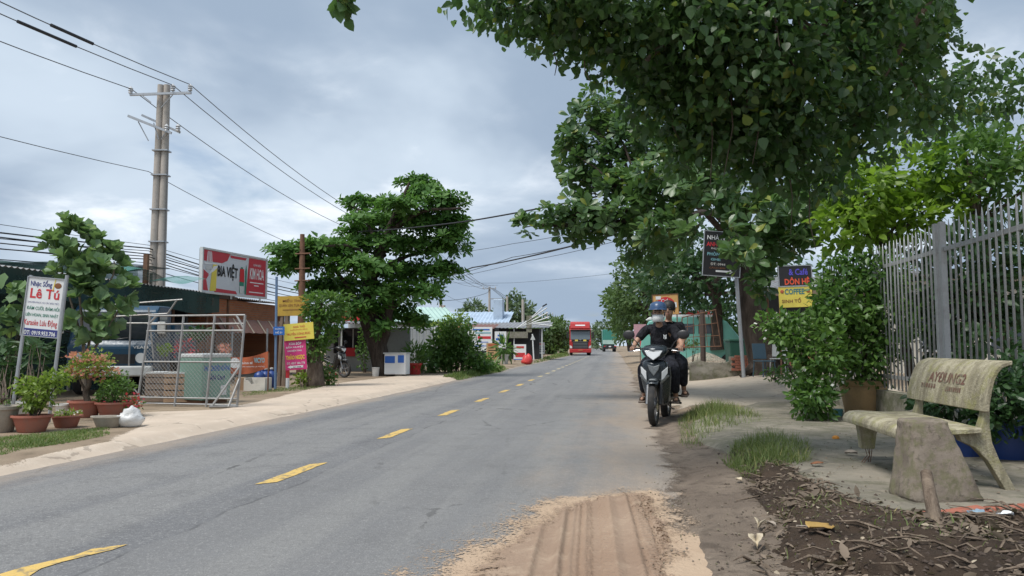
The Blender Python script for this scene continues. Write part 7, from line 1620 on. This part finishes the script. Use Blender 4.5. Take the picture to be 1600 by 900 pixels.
    if face == 'mask':
        mb = MB(); mb.grid(lambda a, b: (hx + math.sin((a - .5) * 2.5) * .090 * (1 - .25 * abs(b - .5)), hy - math.cos((a - .5) * 2.5) * (.108 + .022 * math.sin(b * math.pi)) + .004, hz - .125 + b * .105), 12, 8); mb.build('face_mask', M['mask'], p, smooth=True, thick=.003)
        for s in (-1, 1): MB().tube([(hx + s * .082, hy - .03, hz - .02), (hx + s * .09, hy + .01, hz + .02)], .003, 5).build('mask_loop', M['mask'], p)
        hm = MB(); hm.lathe([(.126, .046), (.131, .052), (.130, .06), (.122, .10), (.10, .135), (.065, .155), (.03, .163), (.001, .165)], 28, (hx, hy + .008, hz + .012), Matrix.Diagonal((.95, 1.12, 1, 1))); hm.build('helmet', M['helmet'], p, smooth=True)
        mb = MB(); mb.grid(lambda a, b: (hx + math.sin((a - .5) * 2.2) * (.122 + .03 * b), hy - math.cos((a - .5) * 2.2) * (.132 + .055 * b) + .01, hz + .066 - .018 * b), 14, 4); mb.build('helmet_peak', M['helmet'], p, smooth=True, thick=.006)
        mb = MB(); mb.tube([(hx - .10, hy, hz + .02), (hx - .085, hy - .02, hz - .08), (hx, hy - .05, hz - .135), (hx + .085, hy - .02, hz - .08), (hx + .10, hy, hz + .02)], .006, 5); mb.build('chin_strap', M['black_plastic'], p)
    else:
        h = MB(); h.lathe([(.098, -.02), (.104, .02), (.102, .06), (.085, .10), (.055, .122), (.02, .13), (.001, .131)], 24, (hx, hy + .022, hz + .012), Matrix.Diagonal((.95, 1.08, 1, 1))); hb = h.build('hair', M['hair'], p, smooth=True)
        for v in hb.data.vertices: v.co += Vector((rnd(-.006, .006), rnd(-.006, .006), rnd(-.004, .008)))
        for s in (-1, 1): MB().sphere((hx + s * .075, hy + .01, hz + .03), .035, 8, 6, (.5, 1, 1.1)).build('hair', M['hair'], p, smooth=True)
    return p
Jr = dict(pelvis=(0, .84, .87), belly=(0, .82, 1.0), chest=(-.005, .76, 1.20), neckb=(-.01, .71, 1.37), neck=(-.012, .69, 1.42), head=(-.015, .655, 1.535),
          shL=(.185, .735, 1.32), shR=(-.195, .735, 1.32), elL=(.315, .60, 1.10), elR=(-.335, .60, 1.12), wrL=(.325, .41, 1.05), wrR=(-.33, .41, 1.055), handL=(.322, .31, 1.04), handR=(-.326, .31, 1.04),
          hipL=(.095, .80, .84), hipR=(-.095, .80, .84), kneeL=(.225, .44, .76), kneeR=(-.215, .44, .75), ankL=(.215, .66, .36), ankR=(-.225, .66, .36), heelL=(.225, .66, .325), heelR=(-.235, .66, .325), toeL=(.235, .50, .315), toeR=(-.245, .50, .315))
person('rider in a blue helmet, white mask and black shirt steering the motorbike', bike.location, Jr, 'mask', 'grip', 0)
Jp = dict(pelvis=(.02, 1.20, .93), belly=(.03, 1.19, 1.06), chest=(.055, 1.13, 1.27), neckb=(.075, 1.09, 1.44), neck=(.08, 1.08, 1.49), head=(.085, 1.05, 1.60),
          shL=(.25, 1.11, 1.39), shR=(-.12, 1.11, 1.39), elL=(.29, 1.12, 1.14), elR=(-.17, 1.12, 1.13), wrL=(.16, 1.0, .98), wrR=(-.10, 1.0, .98), handL=(.10, .96, .97), handR=(-.05, .96, .97),
          hipL=(.12, 1.16, .90), hipR=(-.09, 1.16, .90), kneeL=(.30, .82, .84), kneeR=(-.24, .82, .82), ankL=(.29, 1.0, .44), ankR=(-.25, 1.0, .44), heelL=(.30, 1.02, .40), heelR=(-.26, 1.02, .40), toeL=(.33, .86, .385), toeR=(-.28, .86, .385))
pas = person('bareheaded pillion passenger in black sitting behind the masked rider', bike.location, Jp, 'bare', 'grip', 0)
rid = [o for o in bpy.data.objects if o.name.startswith('person')][0]
lettering(rid, 'N', .065, .105, 1.17, 1.225, M['white'], .598, .0, name='shirt_emblem'); lettering(rid, 'Y', .060, .110, 1.165, 1.23, M['white'], .596, .0, name='shirt_emblem')

# ---------------------------------------------------------------- red lorry coming, green lorry going
rl = G(907, 556); red = thing('red_lorry', 'red heavy lorry coming down the left lane', 'lorry', (rl.x, rl.y, .04), R(-4))
MB().prism([(0, .55), (-.06, .9), (-.08, 1.6), (.0, 1.75), (.18, 2.9), (.3, 3.0), (2.2, 3.0), (2.2, .55)], -1.22, 1.22, 'x').build('cab', M['truck_red'], red, bevel=.08)
rf = MB().prism([(.22, 3.02), (.5, 3.75), (.8, 3.85), (2.2, 3.85), (2.2, 3.02)], -1.12, 1.12, 'x').build('roof_fairing', M['truck_red'], red, bevel=.12)
MB().box((0, .36, 3.42), (1.1, .02, .14), (R(-21), 0, 0)).build('fairing_print', M['white'], rf)
MB().prism([(-.03, 1.82), (.16, 2.82), (.18, 2.82), (-.01, 1.82)], -1.1, 1.1, 'x').build('windscreen', m_glass('lorry_glass', (.10, .13, .15), .06), red)
MB().box((0, .02, 2.88), (2.3, .42, .10)).build('sun_visor', M['black_plastic'], red, bevel=.03)
gr = MB().box((0, -.10, 1.25), (1.75, .06, 1.05)).build('grille', M['black_plastic'], red, bevel=.04)
for i in range(5): MB().box((0, -.15, .86 + i * .17), (1.6, .05, .06)).build('slat', M['alloy'], gr)
MB().lathe([(.12, -.02), (.10, .03), (.001, .03)], 16, (0, -.14, 1.78), Matrix.Rotation(R(90), 4, 'X')).build('badge', M['chrome'], red)
MB().box((0, -.08, 1.68), (2.0, .1, .22)).build('upper_grille', M['black_plastic'], red, bevel=.03)
for x in (-.45, .5): MB().box((x, -.14, 1.70), (.34, .03, .18)).build('sticker', M['yellow_board'], red)
MB().box((0, -.12, .52), (2.46, .34, .42)).build('bumper', M['truck_red'], red, bevel=.06); MB().box((0, -.31, .60), (.5, .02, .14)).build('number_plate', M['orange_banner'], red)
for s in (-1, 1):
    MB().loft([[(s * .92, -.2, .82), (s * 1.2, -.12, .82), (s * 1.2, -.12, 1.15), (s * .96, -.2, 1.05)], [(s * .92, -.05, .82), (s * 1.2, 0, .82), (s * 1.2, 0, 1.15), (s * .96, -.05, 1.05)]]).build('headlight', M['lens'], red)
    m_ = MB().tube([(s * 1.2, .1, 2.7), (s * 1.42, -.05, 2.65), (s * 1.42, -.05, 1.9)], .03, 6).build('mirror', M['black_plastic'], red); MB().box((s * 1.44, -.05, 2.3), (.22, .12, .72)).build('mirror_head', M['black_plastic'], m_, bevel=.03)
    for y in (.9, 4.6, 5.9): w_ = MB().lathe([(.40, -.16), (.5, -.12), (.5, .12), (.40, .16)], 22, (s * 1.03, y, .5), RX).build('wheel', M['rubber'], red, smooth=True); MB().lathe([(.26, -.165), (.24, .165)], 14, (s * 1.03, y, .5), RX).build('rim', M['alloy'], w_)
    MB().box((s * 1.225, 1.2, 2.2), (.02, 1.0, .7)).build('window', M['glass'], red)
MB().box((0, 4.6, .85), (1.0, 6.0, .3)).build('chassis', M['black_plastic'], red); MB().box((0, 6.0, 2.3), (2.4, 7.0, 2.4)).build('trailer', M['truck_red'], red, bevel=.05)
gl_ = G(953, 550); grn = thing('green_lorry', 'green tarpaulin-covered lorry driving away down the right lane', 'lorry', (gl_.x, gl_.y, .04), R(-5))
MB().box((0, 3.2, 2.75), (2.5, 6.4, 2.5)).build('cargo_cover', M['truck_green'], grn, bevel=.05)
for i in range(7): MB().box((-1.15 + i * .383, -.03, 3.05), (.06, .06, 1.8)).build('rib', M['truck_green'], grn)
MB().box((0, -.04, 1.75), (2.5, .08, .75)).build('tailboard', M['tin_mint'], grn); MB().box((0, 3.2, 1.05), (1.2, 6.4, .4)).build('chassis', M['black_plastic'], grn); MB().box((0, .1, .75), (2.4, .15, .4)).build('bumper', M['black_plastic'], grn, bevel=.03); MB().box((0, .0, .95), (.4, .02, .2)).build('number_plate', M['white'], grn)
MB().box((0, 7.6, 1.9), (2.3, 1.8, 2.4)).build('cab', M['truck_green'], grn, bevel=.08)
for s in (-1, 1):
    MB().box((s * .95, .0, 1.0), (.3, .04, .16)).build('tail_light', M['red_print'], grn)
    for y in (1.5, 6.9): w_ = MB().lathe([(.40, -.2), (.5, -.15), (.5, .15), (.40, .2)], 20, (s * .95, y, .5), RX).build('wheel', M['rubber'], grn, smooth=True); MB().lathe([(.26, -.205), (.24, .205)], 14, (s * .95, y, .5), RX).build('rim', M['alloy'], w_)
# ================================================================ poles and wires
PY = 30.0
pb0 = Vector((P(241, 560, PY).x, PY, .09)); ptop = P(246, 133, PY).z - .09
pol = thing('twin_pole', 'tall twin concrete power pole with steel cross-arms', 'power pole', pb0)
for a in (-1, 1): MB().tube([(a * .165, 0, -.1), (a * .15, 0, ptop * .5), (a * .125, 0, ptop)], [.185, .158, .125], 16).build('shaft', M['pole'], pol, smooth=True)
def pq(u, v, dy=0.0): d = P(u, v, PY + dy) - pb0; return Vector((d.x, d.y, d.z))
def arm(a, b, r=.045, nm='cross_arm'):
    d = b - a; mb = MB(); m = (a + b) / 2; mb.box(m, (d.length, .08, .09), (0, -math.atan2(d.z, math.hypot(d.x, d.y)), math.atan2(d.y, d.x))); return mb.build(nm, M['steel'], pol)
arm(pq(203, 148, -.25), pq(299, 145, -.25)); arm(pq(200, 181, -.4), pq(268, 208, -.25)); arm(pq(222, 180, .35), pq(281, 207, -.1))
for a, b in (((252, 168), (270, 148)), ((236, 160), (222, 149)), ((232, 220), (216, 190)), ((252, 218), (260, 204)), ((248, 218), (240, 192))): MB().tube([pq(*a, -.22), pq(*b, -.28)], .022, 6).build('brace', M['steel'], pol)
def insul(u, v, dy=-.25): MB().lathe([(.03, 0), (.05, .02), (.09, .04), (.06, .10), (.10, .13), (.06, .19), (.10, .22), (.05, .28), (.02, .32)], 12, pq(u, v, dy)).build('insulator', M['ceramic'], pol, smooth=True)
for u, v in ((204, 147), (270, 143), (297, 143), (278, 206), (260, 206)): insul(u, v)
for z_ in (5.2, 6.5, 7.9, 8.9): MB().box((0, 0, z_), (.62, .42, .05)).build('band', M['steel'], pol)
MB().tube([(.30, -.1, 8.9), (.31, -.1, 5.0), (.33, -.1, .5)], .012, 5).build('earth_wire', M['wire_grey'], pol)
def wire(label, pts, sag, r=.012, mat='wire', group=None, name='power_line', n=18):
    """A cable through hung points, sagging between each two."""
    Q = []
    for a, b in zip(pts, pts[1:]):
        a, b = Vector(a), Vector(b)
        for i in range(n): t = i / n; q_ = a.lerp(b, t); q_.z -= 4 * sag * t * (1 - t) * ((b - a).length / 45.0); Q.append(q_)
    Q.append(Vector(pts[-1])); t = thing(name, label, 'cable', Q[0], group=group)
    MB().tube([q_ - Q[0] for q_ in Q], r, 6).build('strand', M[mat], t, smooth=True); return t, Q
def along(u, v, Y, y2, dz=0.0): p = P(u, v, Y); return Vector((p.x + float(cx(y2) - cx(Y)), y2, p.z + dz))
HV = 'high lines on the cross-arms'
for i, (u, v, lab, sl) in enumerate(((297, 132, 'outermost high power line over the twin pole', (22.4, 24.2)), (270, 133, 'middle high power line over the twin pole', (22.0, 24.4)), (205, 139, 'inner high power line on the left end of the cross-arm', None))):
    t, Q = wire(lab, [along(u, v, PY, -18), P(u, v, PY - .25), along(u, v, PY, 70, -1.0), along(u, v, PY, 112, -1.6)], 1.35, .017, 'wire_grey', HV)
    if sl:
        a, b = sl; qs = [q_ - Q[0] for q_ in Q]; seg = [q_ for q_ in qs if a - 2.2 < q_.y + Q[0].y < b + 2.2]
        dense = []
        for y in np.linspace(a, b, 6):
            for c, d in zip(qs, qs[1:]):
                if c.y + Q[0].y <= y <= d.y + Q[0].y: dense.append(c.lerp(d, (y - c.y - Q[0].y) / (d.y - c.y))); break
        if len(dense) > 2: MB().tube(dense, .055, 8).build('insulating_sleeve', M['wire'], t, smooth=True)
wire('single lower line clamped halfway up the twin pole', [along(232, 268, PY, -18), P(232, 268, PY - .2), along(232, 268, PY, 75, -.6), along(232, 268, PY, 112, -1)], 1.1, .013, 'wire_grey')
for i, (v, dz) in enumerate(((388, 0), (392, .05), (397, -.04), (401, 0), (405, .05), (411, -.06), (420, .0))):
    wire('black telecom cable in the sagging bundle above the shop roof', [along(232, v, PY - .4, -18, rnd(-.1, .1)), P(232, v, PY - .4 + rnd(-.15, .15)), along(232, v, PY, 62, rnd(-.4, 0))], .8 + dz * 3, rnd(.012, .030), 'wire', 'telecom cables above the shop roof')
wire('thin upper telecom wire above the shop roof', [along(232, 383, PY, -18), P(232, 383, PY), along(232, 383, PY, 62)], .6, .010)
for i, (a, m_, b, lab, r, sg) in enumerate((((560, 362, 27), (735, 345, 21), (1010, 290, 16), 'thick cable crossing the road from the left tree', .021, .25), ((735, 392, 50), (800, 381, 45), (960, 352, 36), 'thin upper cable crossing the road', .014, .2),
        ((660, 442, 62), (738, 418, 52), (960, 366, 34), 'heavy cable bundle crossing the road in the distance', .042, .3), ((700, 432, 62), (800, 402, 50), (980, 362, 36), 'second cable of the crossing bundle', .02, .3), ((690, 436, 62), (820, 408, 48), (980, 372, 36), 'third cable of the crossing bundle', .014, .3),
        ((640, 440, 75), (800, 442, 80), (985, 424, 70), 'faint level wire crossing far down the road', .014, .3), ((690, 470, 70), (760, 458, 100), (766, 452, 110), 'wire from the stub poles to the far pole', .025, .3))):
    wire(lab, [P(*a), P(*m_), P(*b)], sg, r, 'wire')
def far_pole(u, vt, Y, r, lab, arms=(), stub=False):
    b = Vector((P(u, 550, Y).x, Y, .09)); t = thing('concrete_pole', lab, 'utility pole', b); h = P(u, vt, Y).z - .09
    MB().tube([(0, 0, 0), (-.05, 0, h)], [r, r * .7], 9).build('shaft', M['pole'], t, smooth=True)
    for (dz, w) in arms: MB().box((-.05, -r, h - dz), (w, .12, .12)).build('cross_arm', M['steel'], t); [MB().lathe([(.05, 0), (.09, .1), (.05, .3)], 8, (x - .05, -r, h - dz + .05)).build('insulator', M['ceramic'], t) for x in (-w * .45, 0, w * .45)]
    return t
far_pole(765, 448, 110, .22, 'far concrete pole with a cross-arm left of the round tree', ((.3, 2.0),))
far_pole(793, 463, 104, .20, 'concrete pole joined by a beam right of the cross-arm pole')
bm_ = P(777, 467, 107); o = MB().box((0, 0, 0), (2.4, .12, .14)).build('steel_beam', M['steel'], None, bm_); tag(o, 'horizontal steel beam between the two far poles', 'beam')
lampp = far_pole(818, 468, 66, .17, 'concrete pole with a lamp arm beside the dark shed', ((2.2, 1.6),))
bl_ = lampp.location; MB().tube([P(818, 505, 66) - bl_, P(835, 492, 66) - bl_, P(848, 480, 66) - bl_], .05, 7).build('lamp_arm', M['steel'], lampp, smooth=True); MB().box(P(851, 477, 66) - bl_, (.45, .2, .12), (0, R(-30), 0)).build('lamp_head', M['black_plastic'], lampp)
far_pole(689, 470, 58, .17, 'shorter of two stub poles above the hedge', ()); far_pole(694, 477, 57, .17, 'second stub pole close beside the first above the hedge', ())
far_pole(641, 478, 44, .13, 'grey pole behind the mint roofed house', ())
far_pole(855, 487, 140, .2, 'tiny far pole behind the light green trees', ((.5, 2.4),))
for i, (x0, v0, x1, v1) in enumerate(((705, 412, 765, 451), (690, 415, 757, 452), (720, 418, 772, 451))): wire(('upper', 'middle', 'lower')[i] + ' of the converging wires running to the far cross-arm', [P(x0, v0, 70), P(x1, v1, 110)], .4, .022, 'wire_grey')
for i, (x1, v1) in enumerate(((880, 500), (905, 512), (935, 520))): wire(('first', 'second', 'third')[i] + ' wire running from the far cross-arm towards the lorries', [P(768 + i * 2, 451, 110), P(x1, v1, 230)], .8, .03, 'wire_grey')
